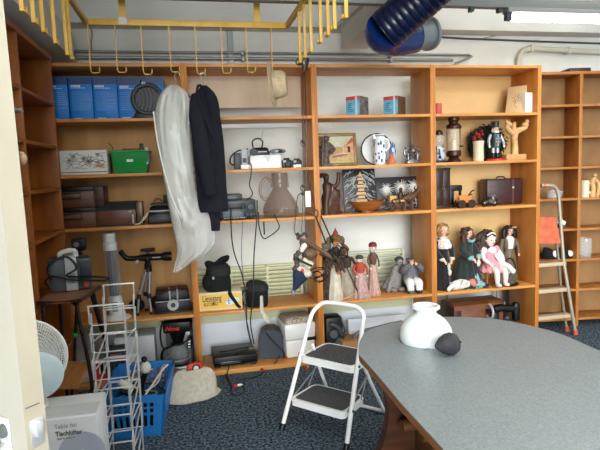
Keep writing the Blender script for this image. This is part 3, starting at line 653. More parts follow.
# =================================================================== BAY 2, yellow box and bags
YB = 4.02
xc, w, h = span(199.5, 242.5, 292.5, YB, S4)
t = thing('slide_projector_box', 'yellow cardboard box lettered Liesegang Automat', 'box', (xc, YB, S4+.001), math.radians(-3))
YC = mat('yellow_card', (232, 192, 84), .55); 
part('carton', MB().box(-w/2, w/2, 0, .24, 0, h, .002), mat('cream_card', (226, 214, 178), .6), t)
part('yellow_front', MB().box(-w/2+.008, w/2-.008, -.001, 0, .012, h-.012), YC, t)
text('Liesegang', .072, INK, t, T(-w*.42, -.0016, h*.52) @ RX, bold=.0004, sx=.52)
text('AUTOMAT', .038, INK, t, T(-w*.40, -.0016, h*.27) @ RX, bold=.0005, sx=.62)
dr = part('drawing', MB().prism([(w*.12, h*.42), (w*.17, h*.60), (w*.26, h*.72), (w*.42, h*.62), (w*.44, h*.48), (w*.33, h*.3), (w*.2, h*.24), (w*.1, h*.34)], 'y', -.0016, -.0008), mat('pale_print', (214, 208, 184), .6), t)
part('drawing_lines', MB().box(w*.12, w*.4, -.002, -.0015, h*.5, h*.515).box(w*.18, w*.2, -.002, -.0015, h*.3, h*.66).box(w*.3, w*.315, -.002, -.0015, h*.34, h*.66), GREYINK, dr)
zb = S4+h+.002
xb, wb, hb = span(204.5, 232, 259, YB+.07, zb)
t = thing('camera_bag', 'black camera bag with a folded strap, sitting on the yellow box', 'bag', (xb, YB+.09, zb), math.radians(6))
part('bag_body', MB().loft([(0, 0, 0, wb*.46, .075), (0, 0, .01, wb*.5, .085), (0, 0, hb*.3, wb*.5, .085), (.0, 0, hb*.6, wb*.44, .075), (.0, 0, hb*.72, wb*.40, .07), (0, 0, hb*.78, wb*.3, .05)], 24, lambda a, k: 1+.05*math.cos(4*a+PI)), BLACKM, t)
part('flap', MB().loft([(0.01, -.005, hb*.50, wb*.46, .086), (.01, -.005, hb*.72, wb*.45, .08), (.01, 0, hb*.82, wb*.36, .06)], 24, lambda a, k: 1-.05*math.cos(4*a)), mat('black_cordura', (30, 30, 32), .8), t)
part('side_pocket', MB().ball((-wb*.38, -.02, hb*.28), (wb*.2, .06, hb*.27), 14, 10), BLACKM, t)
part('strap', MB().tube(catmull([(-wb*.3, 0, hb*.72), (-wb*.36, -.03, hb*.9), (-wb*.1, -.03, hb*.84), (wb*.15, -.02, hb*.97), (wb*.4, 0, hb*1.0), (wb*.38, .03, hb*.88), (wb*.0, .03, hb*.80)], 6), .022, 10, flat=.35), BLACKM, t)
part('zip_pull', MB().box(-wb*.25, -wb*.18, -.09, -.083, hb*.42, hb*.5, .002), LGREY, t)
part('long_strap', MB().tube(catmull([at(229, 288, Y=YB)-Vector((xb, YB+.09, zb)), at(228.5, 294, Y=YB-.02)-Vector((xb, YB+.09, zb)), at(233, 301, Y=YB-.02)-Vector((xb, YB+.09, zb)), at(238, 308, Y=YB-.02)-Vector((xb, YB+.09, zb)), at(241.5, 308.5, Y=YB-.01)-Vector((xb, YB+.09, zb))], 5), [.008, .016, .014, .016, .012], 8, flat=.3), BLACKM, t)
Yc = 3.99; xb, wb, hb = span(246.5, 271, 282, Yc, S4)
t = thing('camera_bag', 'black camera bag at the shelf edge with a pale tag hanging down', 'bag', (xb, Yc+.06, S4+.002), math.radians(-14))
part('bag_body', MB().loft([(0, 0, 0, wb*.42, .06), (0, 0, .012, wb*.46, .07), (0, 0, hb*.5, wb*.47, .072), (0, 0, hb*.72, wb*.47, .07)], 28, lambda a, k: 1+.09*math.cos(4*a+PI)), BLACKM, t)
part('lid', MB().loft([(0, 0, hb*.62, wb*.5, .08), (0, 0, hb*.76, wb*.5, .08), (-.01, 0, hb*.92, wb*.40, .06), (-.02, 0, hb*1.0, wb*.2, .03)], 28, lambda a, k: 1+.08*math.cos(4*a+PI)), mat('black_cordura', (30, 30, 32), .8), t)
part('side_strap', MB().tube(catmull([(-wb*.48, 0, hb*.7), (-wb*.62, -.03, hb*.5), (-wb*.58, -.05, hb*.2), (-wb*.4, -.06, hb*.05)], 5), .014, 8, flat=.4), BLACKM, t)
part('buckle', MB().box(-wb*.5, -wb*.34, -.085, -.075, hb*.72, hb*.82, .003), RUST, t)
part('tag', MB().tube(catmull([(wb*.22, -.082, hb*.48), (wb*.22, -.088, hb*.15), (wb*.24, -.115, -.01), (wb*.45, -.13, -.075), (wb*.52, -.13, -.095)], 5), [.014, .016, .018, .026, .008], 8, flat=.25), mat('pale_webbing', (196, 190, 172), .7), t)
# =================================================================== BAY 2 bottom
b = at(237, 372, Z=S0); xc, w, h = span(214.5, 258, 356, 4.0, S0)
t = thing('video_recorder', 'black flat video player with loose cables on top', 'video player', (xc, 4.0, S0+.001), math.radians(2))
part('body', MB().box(-w/2, w/2, 0, .29, .014, h, .006), BLACK, t); part('front_panel', MB().box(-w/2+.006, w/2-.006, -.004, .002, .018, h*.58, .003), mat('glossy_black', (12, 12, 14), .2), t)
part('slot', MB().box(-w*.35, w*.1, -.006, -.003, h*.36, h*.5), DGREY, t)
for x in (-w*.42, w*.42): part('foot', MB().box(x-.02, x+.02, .01, .05, 0, .016, .003), BLACK, t)
for k in range(4): part('button', MB().box(w*.2+k*.026, w*.2+k*.026+.016, -.008, -.003, h*.2, h*.3, .002), DGREY, t)
cable('black cable coiled on top of the video player', [(xc-w*.35, 4.12, S0+h+.006), (xc-.05, 4.08, S0+h+.02), (xc+.08, 4.14, S0+h+.012), (xc+.15, 4.08, S0+h+.03), (xc+.02, 4.06, S0+h+.006), (xc-.02, 4.015, S0+h+.004), (xc-.05, 4.0, S0+h-.06), (xc-.08, 3.9, .02), (xc-.09, 3.82, .006)], .0045)
solo('plug', MB().cyl((0, 0, 0), (.035, -.015, .01), .012, seg=12), mat('brown_plug', (120, 96, 70), .5), 'small brown plug lying on top of the video player', 'plug', (xc+.11, 4.05, S0+h+.03))
xc, w, h = span(259, 283.5, 330, 4.08, S0)
t = thing('computer_speaker', 'dark grey rounded loudspeaker standing beside the video player', 'speaker', (xc, 4.08, S0+.001), math.radians(-8))
part('cabinet', MB().prism([(-w/2, 0), (w/2, 0), (w*.5, h*.62), (w*.40, h*.88), (w*.18, h), (-w*.18, h), (-w*.40, h*.88), (-w*.5, h*.62)], 'y', .012, .16), DGREY, t)
part('cloth_front', MB().prism([(-w*.47, .012), (w*.47, .012), (w*.47, h*.6), (w*.37, h*.86), (w*.16, h*.975), (-w*.16, h*.975), (-w*.37, h*.86), (-w*.47, h*.6)], 'y', 0, .012), mat('speaker_cloth', (70, 76, 82), .8), t)
part('lead', MB().tube(catmull([(-w*.2, .05, h), (-w*.1, -.02, h*.85), (w*.2, -.02, h*.55), (w*.45, -.02, h*.3), (w*.55, .0, h*.1), (w*.5, -.03, .02)], 6), .005, 6), CABLEM, t)
xc, w, h = span(284.5, 316.5, 320, 4.08, S0)
t = thing('bread_maker', 'white two-part appliance with a speckled lid behind the step stool', 'appliance', (xc, 4.06, S0+.001), math.radians(4))
part('lower_body', MB().taper(w*.9, .24, w*.94, .25, 0, h*.48, c=(0, .12), bev=.02), WHITE, t); part('upper_body', MB().taper(w*.96, .255, w, .26, h*.49, h*.93, c=(0, .12), bev=.02), WHITE, t)
part('speckled_lid', MB().taper(w*.99, .26, w*.86, .2, h*.90, h*1.08, c=(0, .12), bev=.025), mat('speckled_beige', (206, 196, 176), .7, c2=(130, 116, 98), scale=(90, 90, 90)), t)
part('latch', MB().box(w*.1, w*.48, -.012, .0, h*.44, h*.53, .004), BLACK, t)
cable('black lead lying from the speaker along the carpet edge', [at(280, 356, Y=4.0), at(276, 362, Z=.05), at(268, 368, Z=.006), at(258, 376, Z=.006), at(240, 380, Z=.006)], .004)
def plug(px, py, label, a):
    p = at(px, py, Z=0); t = thing('phono_plug', label, 'plug', (p.x, p.y, .012), a, 'red and white plugs on the carpet')
    part('red_sleeve', MB().cyl((-.03, 0, 0), (0, 0, 0), .011, seg=12), RED, t); part('white_sleeve', MB().cyl((0, 0, 0), (.028, 0, 0), .009, seg=12), WHITE, t); part('pin', MB().cyl((.028, 0, 0), (.042, 0, 0), .003, seg=8), CHROME, t)
plug(237.5, 387, 'red and white plug on the carpet inside the cable loop', .2)
plug(261.5, 370.5, 'red and white plug on the carpet below the grey loudspeaker', 1.9)
plug(307.5, 369.5, 'red and white plug on the carpet beside the step stool', 1.2)
cable('black cable loop on the carpet before the video player', [at(225, 374, Z=.006), at(231, 385, Z=.006), at(231.5, 394, Z=.006), at(240, 394.5, Z=.006), at(245, 390, Z=.006), at(243, 386, Z=.006), at(238, 386, Z=.006)], .004)
cable('grey wire lying on the carpet towards the step stool', [at(262, 380, Z=.004), at(280, 386, Z=.004), at(293, 392, Z=.004), at(298, 397, Z=.004)], .003, MGREY)
# =================================================================== BAY 1 bottom and floor
b = at(179, 369, Z=S0); xc, w, h = span(165, 193.5, 322.5, 4.05, S0)
t = thing('coffee_machine', 'black and steel filter coffee machine lettered Nova, with glass pot', 'coffee machine', (xc, 4.05, S0+.001), math.radians(-4))
STEEL = mat('brushed_steel', (176, 178, 178), .3, .8)
part('base', MB().taper(w, .22, w*.94, .2, 0, h*.10, c=(0, .1), bev=.012), STEEL, t); part('hot_plate', MB().cyl((-w*.04, .07, h*.10), (-w*.04, .07, h*.125), w*.40, seg=24), BLACK, t)
part('column', MB().taper(w*.96, .08, w*.96, .08, h*.08, h*.95, c=(0, .17), bev=.012), STEEL, t)
part('head', MB().taper(w*.96, .2, w*1.0, .21, h*.78, h, c=(0, .1), bev=.012), BLACK, t)
text('Nova', .048, RED, t, T(-w*.42, -.007, h*.84) @ RX, shear=.35, bold=.002)
part('filter_holder', MB().lathe([(0, h*.52), (w*.17, h*.52), (w*.34, h*.80), (0, h*.80)], c=(-w*.02, .075, 0), seg=24), BLACK, t)
pot = part('glass_pot', MB().lathe([(w*.36, h*.13), (w*.41, h*.17), (w*.42, h*.28), (w*.34, h*.43), (w*.25, h*.50), (w*.24, h*.50), (w*.33, h*.42), (w*.40, h*.28), (w*.39, h*.17), (w*.34, h*.135)], c=(-w*.04, .07, 0), seg=30, caps=False), mat('pot_glass', (210, 220, 222), .05, alpha=.15), t)
part('pot_lid', MB().cyl((-w*.04, .07, h*.50), (-w*.04, .07, h*.53), w*.25, w*.2), BLACK, pot)
part('pot_handle', MB().tube(catmull([(-w*.36, .02, h*.48), (-w*.5, -.03, h*.47), (-w*.56, -.04, h*.32), (-w*.48, -.02, h*.2)], 5), .012, 8, flat=.7), BLACK, pot)
part('pot_band', MB().lathe([(w*.425, h*.2), (w*.425, h*.225), (w*.415, h*.225), (w*.415, h*.2)], c=(-w*.04, .07, 0), seg=30, caps=False), CHROME, pot)
part('switch_panel', MB().box(w*.32, w*.47, .02, .2, h*.42, h*.62, .004), BLACK, t)
for k in range(3): part('switch', MB().box(w*.35, w*.44, .014, .022, h*(.445+.055*k), h*(.475+.055*k), .002), WHITE, t)
part('mains_lead', MB().tube(catmull([(w*.45, .02, h*.98), (w*.5, -.02, h*.8), (w*.3, -.03, h*.62), (-w*.1, -.03, h*.56), (-w*.5, -.01, h*.5), (-w*.58, .0, h*.8), (-w*.5, .05, h*1.0)], 6), .007, 6), CABLEM, t)
# sack
p = at(192, 402, Z=0); xa_, xb_ = at(166, 400, Z=0).x, at(219, 400, Z=0).x; w = xb_-xa_
SACK = mat('beige_canvas', (198, 190, 174), .9, c2=(182, 174, 158), scale=(40, 40, 40), bump=.2)
h = zat(370, p.x, p.y+.08)
t = thing('cloth_sack', 'slumped beige cloth sack with a red thing inside, on the carpet', 'bag', (p.x+.005, p.y+.07, .002), math.radians(10))
def sk(a, k): return 1+.05*math.cos(3*a+2*k)+.04*math.sin(5*a+5*k)+.03*math.sin(9*a)
part('sack_body', MB().loft([(0, 0, 0, w*.48, .10), (-.0, 0, .012, w*.53, .115), (-.005, 0, h*.22, w*.47, .11), (.01, .01, h*.5, w*.44, .085), (.015, .015, h*.78, w*.40, .06), (.015, .02, h*.93, w*.35, .045), (.012, .02, h*1.0, w*.29, .026), (.01, .02, h*.93, w*.2, .014)], 36, sk), SACK, t)
part('lower_corner', MB().tube(catmull([(-w*.40, -.02, .04), (-w*.52, -.04, .02), (-w*.60, -.05, .008)], 4), [.05, .03, .006], 12, flat=.5), SACK, t)
t2 = thing('red_box', 'red object with a round white button poking out of the beige sack', 'toy', (p.x+.03, p.y+.12, h*.74), math.radians(10))
part('red_body', MB().taper(.16, .03, .09, .03, 0, .085, bev=.008), RED, t2); part('white_button', MB().lathe([(0, 0), (.02, 0), (.016, .012), (0, .014)], c=(.005, -.016, .05), seg=16, M=rot(PI/2, 'X')), WHITE, t2); part('black_ring', MB().tube([(.005+.023*math.cos(a*PI/8), -.018, .05+.023*math.sin(a*PI/8)) for a in range(16)], .005, 6, closed=True), BLACK, t2)
# blue crate
cx0, cx1 = at(112, 430, Z=0).x, at(157, 424, Z=0).x; cy = 3.10; cw, cd, ch = .36, .56, .27
cpos = Vector((-.372, 3.37, .002))
t = thing('blue_crate', 'blue slatted plastic crate full of tools and cables on the carpet', 'crate', cpos, math.radians(-4))
def crateside(m, p, q, base=.018):
    """slatted panel between foot points p and q, leaning out to the rim"""
    p, q = Vector(p), Vector(q); d = (q-p); n = Vector((d.y, -d.x, 0)).normalized()
    def pan(u0, u1, v0, v1, th=.008, off=0):
        out = .03
        def V(u, v, s): return p + d*u + n*(out*v + off + s*th) + Vector((0, 0, base+(ch-base)*v)) + d.normalized()*((u-.5)*2*out*v)
        a = [m.bm.verts.new(V(u, v, 0)) for u, v in ((u0, v0), (u1, v0), (u1, v1), (u0, v1))]; bb = [m.bm.verts.new(V(u, v, 1)) for u, v in ((u0, v0), (u1, v0), (u1, v1), (u0, v1))]
        m.skin([a, bb])
    pan(0, 1, 0, .22); pan(0, 1, .82, 1.0, .016, -.002); pan(0, 1, .50, .56); pan(0, 1, .66, .70)
    n_ = 9
    for k in range(n_): pan(k/n_*.955+.0, k/n_*.955+.045, .2, .84, .012, -.001)
    pan(.0, .1, 0, 1, .013, -.001); pan(.9, 1, 0, 1, .013, -.001)
hw, hd = cw/2-.03, cd/2-.03
m = MB().box(-hw, hw, -hd, hd, 0, .018, .003)
cb = part('crate_floor', m, BLUEC, t)
for a, b in (((-hw, -hd, 0), (hw, -hd, 0)), ((hw, -hd, 0), (hw, hd, 0)), ((hw, hd, 0), (-hw, hd, 0)), ((-hw, hd, 0), (-hw, -hd, 0))):
    m = MB(); crateside(m, a, b); part('crate_side', m, BLUEC, t)
CR = Matrix.Translation(cpos) @ rot(math.radians(-4), 'Z')
def inc(x, y, z): return CR @ Vector((x, y, z))
def tool(name, label, m, ms, loc, rz=0): return solo(name, m, ms, label, 'tool', inc(*loc), rz)
tool('black_drill', 'bulky black tool lying at the left of the blue crate', MB().taper(.12, .2, .09, .16, 0, .12, bev=.02).cyl((0, -.1, .07), (0, -.18, .08), .025), BLACK, (-.06, -.02, .09), .4)
tool('black_case', 'flat black case at the bottom of the blue crate', MB().box(-.14, .13, -.2, .2, 0, .07, .01), BLACKM, (0, 0, .019))
t2 = thing('hammer_torch', 'white-headed black handled tool standing in the blue crate', 'tool', inc(-.03, .1, .1), .3)
part('handle', MB().tube([(0, .0, 0), (.03, -.02, .12), (.05, -.03, .17)], [.022, .02, .016], 10), BLACK, t2); part('white_head', MB().ball((.05, -.03, .20), (.035, .03, .04), 14, 10), OFFW, t2); part('knob', MB().ball((.045, -.03, .255), .02, 12, 8), BLACK, t2)
t2 = thing('white_gun', 'white elongated tool leaning in the middle of the blue crate', 'tool', inc(-.08, .0, .17), .2)
part('body', MB().tube([(-.04, 0, .09), (.03, .0, .02), (.06, .01, -.02)], [.02, .034, .02], 12), OFFW, t2); part('grip', MB().tube([(.02, 0, .02), (.04, -.03, -.06)], .018, 8), BLACK, t2)
tool('pliers', 'dark pair of pliers lying across the right of the blue crate', MB().tube(catmull([(-.1, -.02, 0), (0, 0, .03), (.12, .05, .04)], 4), .012, 8).tube(catmull([(-.1, .03, 0), (0, 0, .035), (.11, -.02, .05)], 4), .012, 8), DGREY, (.04, -.02, .12))
cable('white cable coiled over the right rim of the blue crate', [inc(.02, -.1, .16), inc(.08, .0, .22), inc(.13, .1, .27), inc(.16, .15, .285), inc(.12, .18, .26), inc(.1, .08, .2), inc(.03, .02, .17)], .006, OFFW)
cable('grey cable lying among the tools in the blue crate', [inc(-.1, -.16, .14), inc(.0, -.18, .17), inc(.09, -.12, .19), inc(.1, .0, .17), inc(.02, .06, .16)], .005, LGREY)
cable('black cable tangled over the tools in the blue crate', [inc(.12, -.1, .16), inc(.02, -.14, .2), inc(-.08, -.1, .22), inc(-.12, .04, .2), inc(-.03, .14, .18), inc(.08, .14, .16), inc(.12, .04, .17)], .007)
tool('blue_glove', 'crumpled dark blue cloth at the left end of the blue crate', MB().ball((0, 0, 0), (.07, .09, .06), 18, 12, nz=.5, nf=7), mat('blue_cloth', (40, 96, 130), .9), (-.10, -.15, .15))
# bottom compartment clutter behind the wire rack
xc, w, h = span(112, 152, 338, 4.1, S0)
t = thing('white_appliance', 'white flat-fronted cabinet on the bottom shelf behind the wire rack', 'cabinet', (xc+.03, 4.12, S0+.001))
part('cabinet_body', MB().box(-w/2, w/2, 0, .2, 0, h, .006), mat('cool_white', (214, 220, 226), .4), t); part('door_line', MB().box(-w*.28, -w*.27, -.002, 0, .01, h-.01), LGREY, t); part('handle', MB().tube([(-w*.32, -.006, h*.3), (-w*.32, -.02, h*.4), (-w*.32, -.02, h*.7), (-w*.32, -.006, h*.8)], .006, 6), LGREY, t)
xc, w, h = span(106, 126, 350, 3.97, S0)
t = thing('grey_toolbox', 'dark grey case with a pink label among the bottom shelf clutter', 'toolbox', (xc, 4.0, S0+.001))
part('case', MB().box(-w/2, w/2, 0, .1, 0, h, .008), DGREY, t); part('pink_label', MB().box(-w*.35, w*.35, -.002, .001, h*.62, h*.82), mat('pink_label', (176, 92, 110), .5), t)
t = thing('red_screwdriver_set', 'red and black tool rack low on the bottom shelf', 'tool', (xat(100, 3.99, S0), 3.99, S0+.001))
part('rack', MB().box(-.07, .07, 0, .06, 0, .05, .006), RED, t)
for k, mm in enumerate((WHITE, RED, BLACK, BLACK)): part('handle', MB().lathe([(0, .05), (.009, .05), (.012, .09), (.010, .13), (0, .14)], c=(-.05+.033*k, .03, 0), seg=10), mm, t)
solo('black_case', MB().box(-.13, .13, 0, .2, 0, .07, .008), BLACK, 'black flat case at the far left of the bottom shelf', 'case', (-.78, 4.05, S0+.001))
solo('folded_card', MB().box(-.1, .1, 0, .02, 0, .16, .003), OFFW, 'cream board propped on the bottom shelf behind the small stand', 'board', (xat(92, 4.0, S0), 4.02, S0+.001))
# =================================================================== wire rack
RK = Vector((xat(107.5, 2.62, .8), 2.62, 0))
WRK = zat(305, RK.x, 2.62)
t = thing('wire_rack', 'free-standing chrome wire magazine rack with stepped pockets', 'rack', RK, math.radians(2))
hw = .078
def wire(name, pts, r=.0038, closed=False): return part(name, MB().tube(pts, r, 6, closed=closed), CHROME, t)
dyR = .40; RO = xat(121.5, 3.02, .9)-RK.x; zR = zat(284, RK.x+RO, 3.02)
NT = 6; stp = .138
for yy, zt_, sg, xo in ((0, WRK, 1, 0), (dyR, zR, -1, RO)):
    for s in (-1, 1):
        P = []
        for k in range(NT+1):
            z = zt_-k*stp; P += [(xo+s*hw, yy, z), (xo+s*hw, yy+sg*.008, z-.085), (xo+s*hw, yy+sg*.06, z-.11)] if k < NT else [(xo+s*hw, yy, max(z, .012))]
        wire('side_wire', P, .0042)
        wire('upright', [(xo+s*hw, yy+sg*.065, zt_-.05), (xo+s*hw, yy+sg*.065, .004)], .004)
    for k in range(NT):
        z = zt_-k*stp
        wire('pocket_bar', catmull([(xo-hw, yy, z-.03), (xo-hw, yy, z-.006), (xo-hw+.008, yy, z), (xo+hw-.008, yy, z), (xo+hw, yy, z-.006), (xo+hw, yy, z-.03)], 3), .0042)
        wire('pocket_floor', [(xo-hw, yy+sg*.06, z-.11), (xo+hw, yy+sg*.06, z-.11)], .003)
    wire('foot_bar', [(xo-hw, yy+sg*.065, .006), (xo+hw, yy+sg*.065, .006)], .004)
for s in (-1, 1):
    wire('cross_brace', [(s*hw, .06, .02), (RO+s*hw, dyR-.06, .02)], .004)
    P = []
    for k in range(11):
        z = WRK-.16-.07*k; u = .10 if k % 2 == 0 else .89
        P += [(RO*u+s*hw, dyR*u, z), (RO*u+s*hw, dyR*u, z-.025)]
    wire('diagonal_wire', P, .0045)
# =================================================================== table fan box and fan
by = 2.2; bx1 = at(97, 420, Y=by); bh = zat(420, bx1.x-.15, by)
bw = .36; t = thing('fan_box', 'light grey carton lettered Table fan Tischlüfter with a fan picture', 'box', (bx1.x-bw/2, by, .001))
CART = mat('pale_carton', (214, 216, 220), .6)
part('carton', MB().box(-bw/2, bw/2, 0, .24, 0, bh, .002), CART, t)
g = MB().prism([(-bw/2+.004, bh+.0005), (bw/2-.004, bh+.0005), (bw/2-.0, bh+.012), (-bw/2, bh+.008)], 'y', .02, .11); part('top_flap', g, mat('carton_flap', (196, 198, 200), .6), t)
part('tape_seam', MB().box(-bw/2+.02, bw/2-.02,   .115, .128, bh, bh+.003), DGREY, t)
FT = mat('grey_lettering', (96, 98, 104), .6)
lx = at(54, 424, Y=by).x-(bx1.x-bw/2)
zt0 = at(57, 428, Y=by).z
text('Table fan', .027, mat('light_grey_lettering', (150, 152, 158), .6), t, T(lx, -.001, zt0-.004) @ RX, sx=.86); text('Tischlüfter', .028, FT, t, T(lx+.002, -.001, zt0-.036) @ RX, bold=.0006, sx=.84)
textlines(t, lx+.006, lx+.075, [zt0-.048], -.0005, mat('light_grey_lettering', (150, 152, 158)), 'small_print', .008)
fpx = at(82, 450, Y=by); part('fan_picture', MB().cyl((fpx.x-(bx1.x-bw/2), -.001, fpx.z-.015), (fpx.x-(bx1.x-bw/2), 0, fpx.z-.015), .092, seg=36), mat('print_lilac', (176, 180, 196), .6), t)
part('fan_picture_hub', MB().cyl((fpx.x-(bx1.x-bw/2), -.0018, fpx.z-.02), (fpx.x-(bx1.x-bw/2), -.001, fpx.z-.02), .022, seg=20), mat('print_pale', (222, 224, 230), .6), t)
# fan on the box
fy = 2.26; fc = at(23.5, 361, Y=fy); R0 = 1.05*abs(at(67, 361, Y=fy).x-fc.x)
fx_, fz_ = fc.x, fc.z; t = thing('table_fan', 'white table fan with a round mesh guard standing on its carton behind the door', 'fan', (fx_-.01, fy+.06, bh+.016))
zc = fz_-bh-.016
FM = Matrix.Translation((0, -.06, zc)) @ rot(math.radians(18), 'Z') @ rot(math.radians(6), 'X') @ rot(PI/2, 'X')   # local +z of the head points to the viewer
g = MB(); g.tube([FM @ Vector((R0*math.cos(a*PI/24), R0*math.sin(a*PI/24), 0)) for a in range(48)], .006, 8, closed=True)
part('guard_rim', g, WPAINT, t)
g = MB()
for sgn, nm in ((1, 'front'), (-1, 'back')):
    for k in range(100):
        a = 2*PI*k/100; g.tube([FM @ Vector((rr*R0*math.cos(a+tw), rr*R0*math.sin(a+tw), sgn*zz_)) for rr, zz_, tw in ((.3, .05, 0), (.7, .045, .05), (.92, .025, .09), (1.0, .002, .1))], .0014, 4)
    for rr, zz_ in ((.3, .05), (.42, .05), (.52, .049), (.6, .047), (.67, .046), (.74, .043), (.8, .038), (.86, .032), (.92, .025), (.96, .015)): g.tube([FM @ Vector((rr*R0*math.cos(a*PI/20), rr*R0*math.sin(a*PI/20), sgn*zz_)) for a in range(40)], .0014, 4, closed=True)
part('wire_guard', g, WPAINT, t)
PALE = mat('pale_blue_plastic', (206, 222, 228), .35)
g = MB()
for k in range(3):
    a0 = k*2*PI/3; poly = []
    P = [(.2, -.25), (.45, -.5), (.85, -.42), (.9, .0), (.7, .3), (.3, .2)]
    vs = [g.bm.verts.new(FM @ rot(a0, 'Z') @ Vector((x*R0*.95, y*R0*.9, .012*y*3))) for x, y in P]; vs2 = [g.bm.verts.new(FM @ rot(a0, 'Z') @ Vector((x*R0*.95, y*R0*.9, .012*y*3+.003))) for x, y in P]
    g.skin([vs, vs2])
part('fan_blades', g, mat('fan_blade_grey', (196, 204, 208), .4), t)
hb_ = at(38, 377, Y=fy-.07); 
part('hub_plate', MB().lathe([(0, .075), (R0*.50, .072), (R0*.58, .064), (R0*.58, .052), (0, .05)], seg=36, M=FM @ T(R0*.30, -R0*.30, 0)), PALE, t)
part('motor', MB().lathe([(0, -.02), (.055, -.03), (.06, -.08), (.045, -.13), (0, -.14)], seg=24, M=FM), WPAINT, t)
part('neck', MB().tube([(0, .02, 0.03), (0, .02, zc-.05)], .022, 14), WPAINT, t); part('base', MB().lathe([(0, 0), (.10, 0), (.10, .012), (.05, .035), (0, .04)], seg=32, c=(-.03, .0, 0)), WPAINT, t)
# =================================================================== small stand with the projector
TZ = .86; tp = [at(36.5, 301, Z=TZ), at(80, 298.5, Z=TZ), at(100, 285, Z=TZ), at(58, 287, Z=TZ)]
o = tp[0].copy(); o.z = 0; o.x = tp[1].x-.12; o.y = tp[1].y+.12
t = thing('side_stand', 'small brown wooden stand on dark bent-tube legs before the side bookcase', 'stand', o)
L_ = [Vector((p.x-o.x, p.y-o.y, 0)) for p in tp]
L_[0].x = max(L_[0].x, -.855-o.x); L_[3].x = max(L_[3].x, -.845-o.x)
DWOOD = mat('dark_wood_top', (166, 114, 84), .45, c2=(140, 92, 66), scale=(5, 30, 5))
part('table_top', MB().prism([(v.x, v.y) for v in L_], 'z', TZ-.022, TZ), DWOOD, t)
part('top_edging', MB().tube([Vector((v.x, v.y, TZ-.012)) for v in L_], .012, 8, closed=True), mat('dark_edging', (60, 44, 38), .5), t)
LEGB = mat('dark_tube_leg', (44, 34, 30), .4, .3)
for k in (0, 1, 2, 3):
    v = L_[k]; inn = Vector((0, 0, 0))-v; q = v+inn*.16; q2 = v+inn*.05+(Vector((.03, .0, 0)) if k in (1, 2) else Vector())
    part('leg', MB().tube(catmull([(q.x+inn.x*.3, q.y+inn.y*.3, TZ-.03), (q.x+inn.x*.05, q.y+inn.y*.05, TZ-.045), (q.x, q.y, TZ-.10), (q2.x, q2.y, .40), (q2.x, q2.y, .006)], 5), .011, 10), LEGB, t)
part('lower_shelf', MB().prism([(min(L_[0].x, L_[3].x)+.0, L_[0].y+.06), (at(77, 385, Z=.35).x-o.x, at(77, 385, Z=.35).y-o.y), (at(93, 357, Z=.35).x-o.x, L_[2].y+.06), (L_[3].x+.0, L_[3].y+.10)], 'z', .325, .35), mat('lower_shelf_wood', (196, 138, 84), .5, c2=(172, 114, 64), scale=(24, 3, 5)), t)
# projector on the stand
pc = at(68, 292, Z=TZ); xa_, xb_ = at(48, 293, Z=TZ), at(86, 292, Z=TZ)
zw = zat(254, pc.x, pc.y)-TZ; w = .235
t = thing('slide_projector', 'dark grey slide projector with a white central strip and black lead on the stand', 'projector', (pc.x, pc.y+.09, TZ+.001), math.radians(12))
PJ = mat('projector_grey', (70, 78, 82), .45)
part('left_body', MB().box(-w/2, -.02, -.08, .08, 0, zw*.86, .012), PJ, t); part('right_body', MB().box(.035, w/2, -.07, .08, .0, zw*.84, .012), PJ, t)
cs = part('white_strip', MB().box(-.026, .04, -.088, .085, .004, zw*.92, .006), LGREY, t)
g = MB()
for k in range(8): g.box(-.012, .026, -.0895, -.087, .05+k*.0075, .0545+k*.0075)
part('vent_slots', g, MGREY, cs)
part('carry_handle', MB().tube(catmull([(-.05, 0, zw*.84), (-.045, 0, zw*.97), (.0, 0, zw*1.02), (.035, 0, zw*1.0), (.04, 0, zw*.86)], 5), .016, 10), OFFW, t)
part('side_panel', MB().box(.055, w/2+.004, -.078, -.066, zw*.3, zw*.75, .004), mat('projector_dark', (52, 58, 64), .45), t)
part('red_knob', MB().cyl((w/2-.03, -.066, zw*.14), (w/2-.03, -.085, zw*.14), .016), mat('red_orange', (204, 74, 50), .4), t)
part('foot_rail', MB().box(-w/2+.01, w/2-.01, -.07, .07, -.0, .008, .002), BLACK, t)
part('mains_lead', MB().tube(catmull([(-.10, -.09, zw*.35), (-.12, -.09, zw*.62), (-.08, -.1, zw*.86), (-.01, -.095, zw*.92), (.04, -.1, zw*.62), (-.02, -.1, zw*.44), (.05, -.11, zw*.38), (.15, -.12, zw*.34), (.21, -.1, zw*.26), (.19, -.1, zw*.20), (.1, -.11, zw*.26), (.0, -.11, zw*.32), (-.1, -.1, zw*.45), (-.135, -.07, zw*.3), (-.11, -.06, zw*.12)], 6), .006, 6), CABLEM, t)
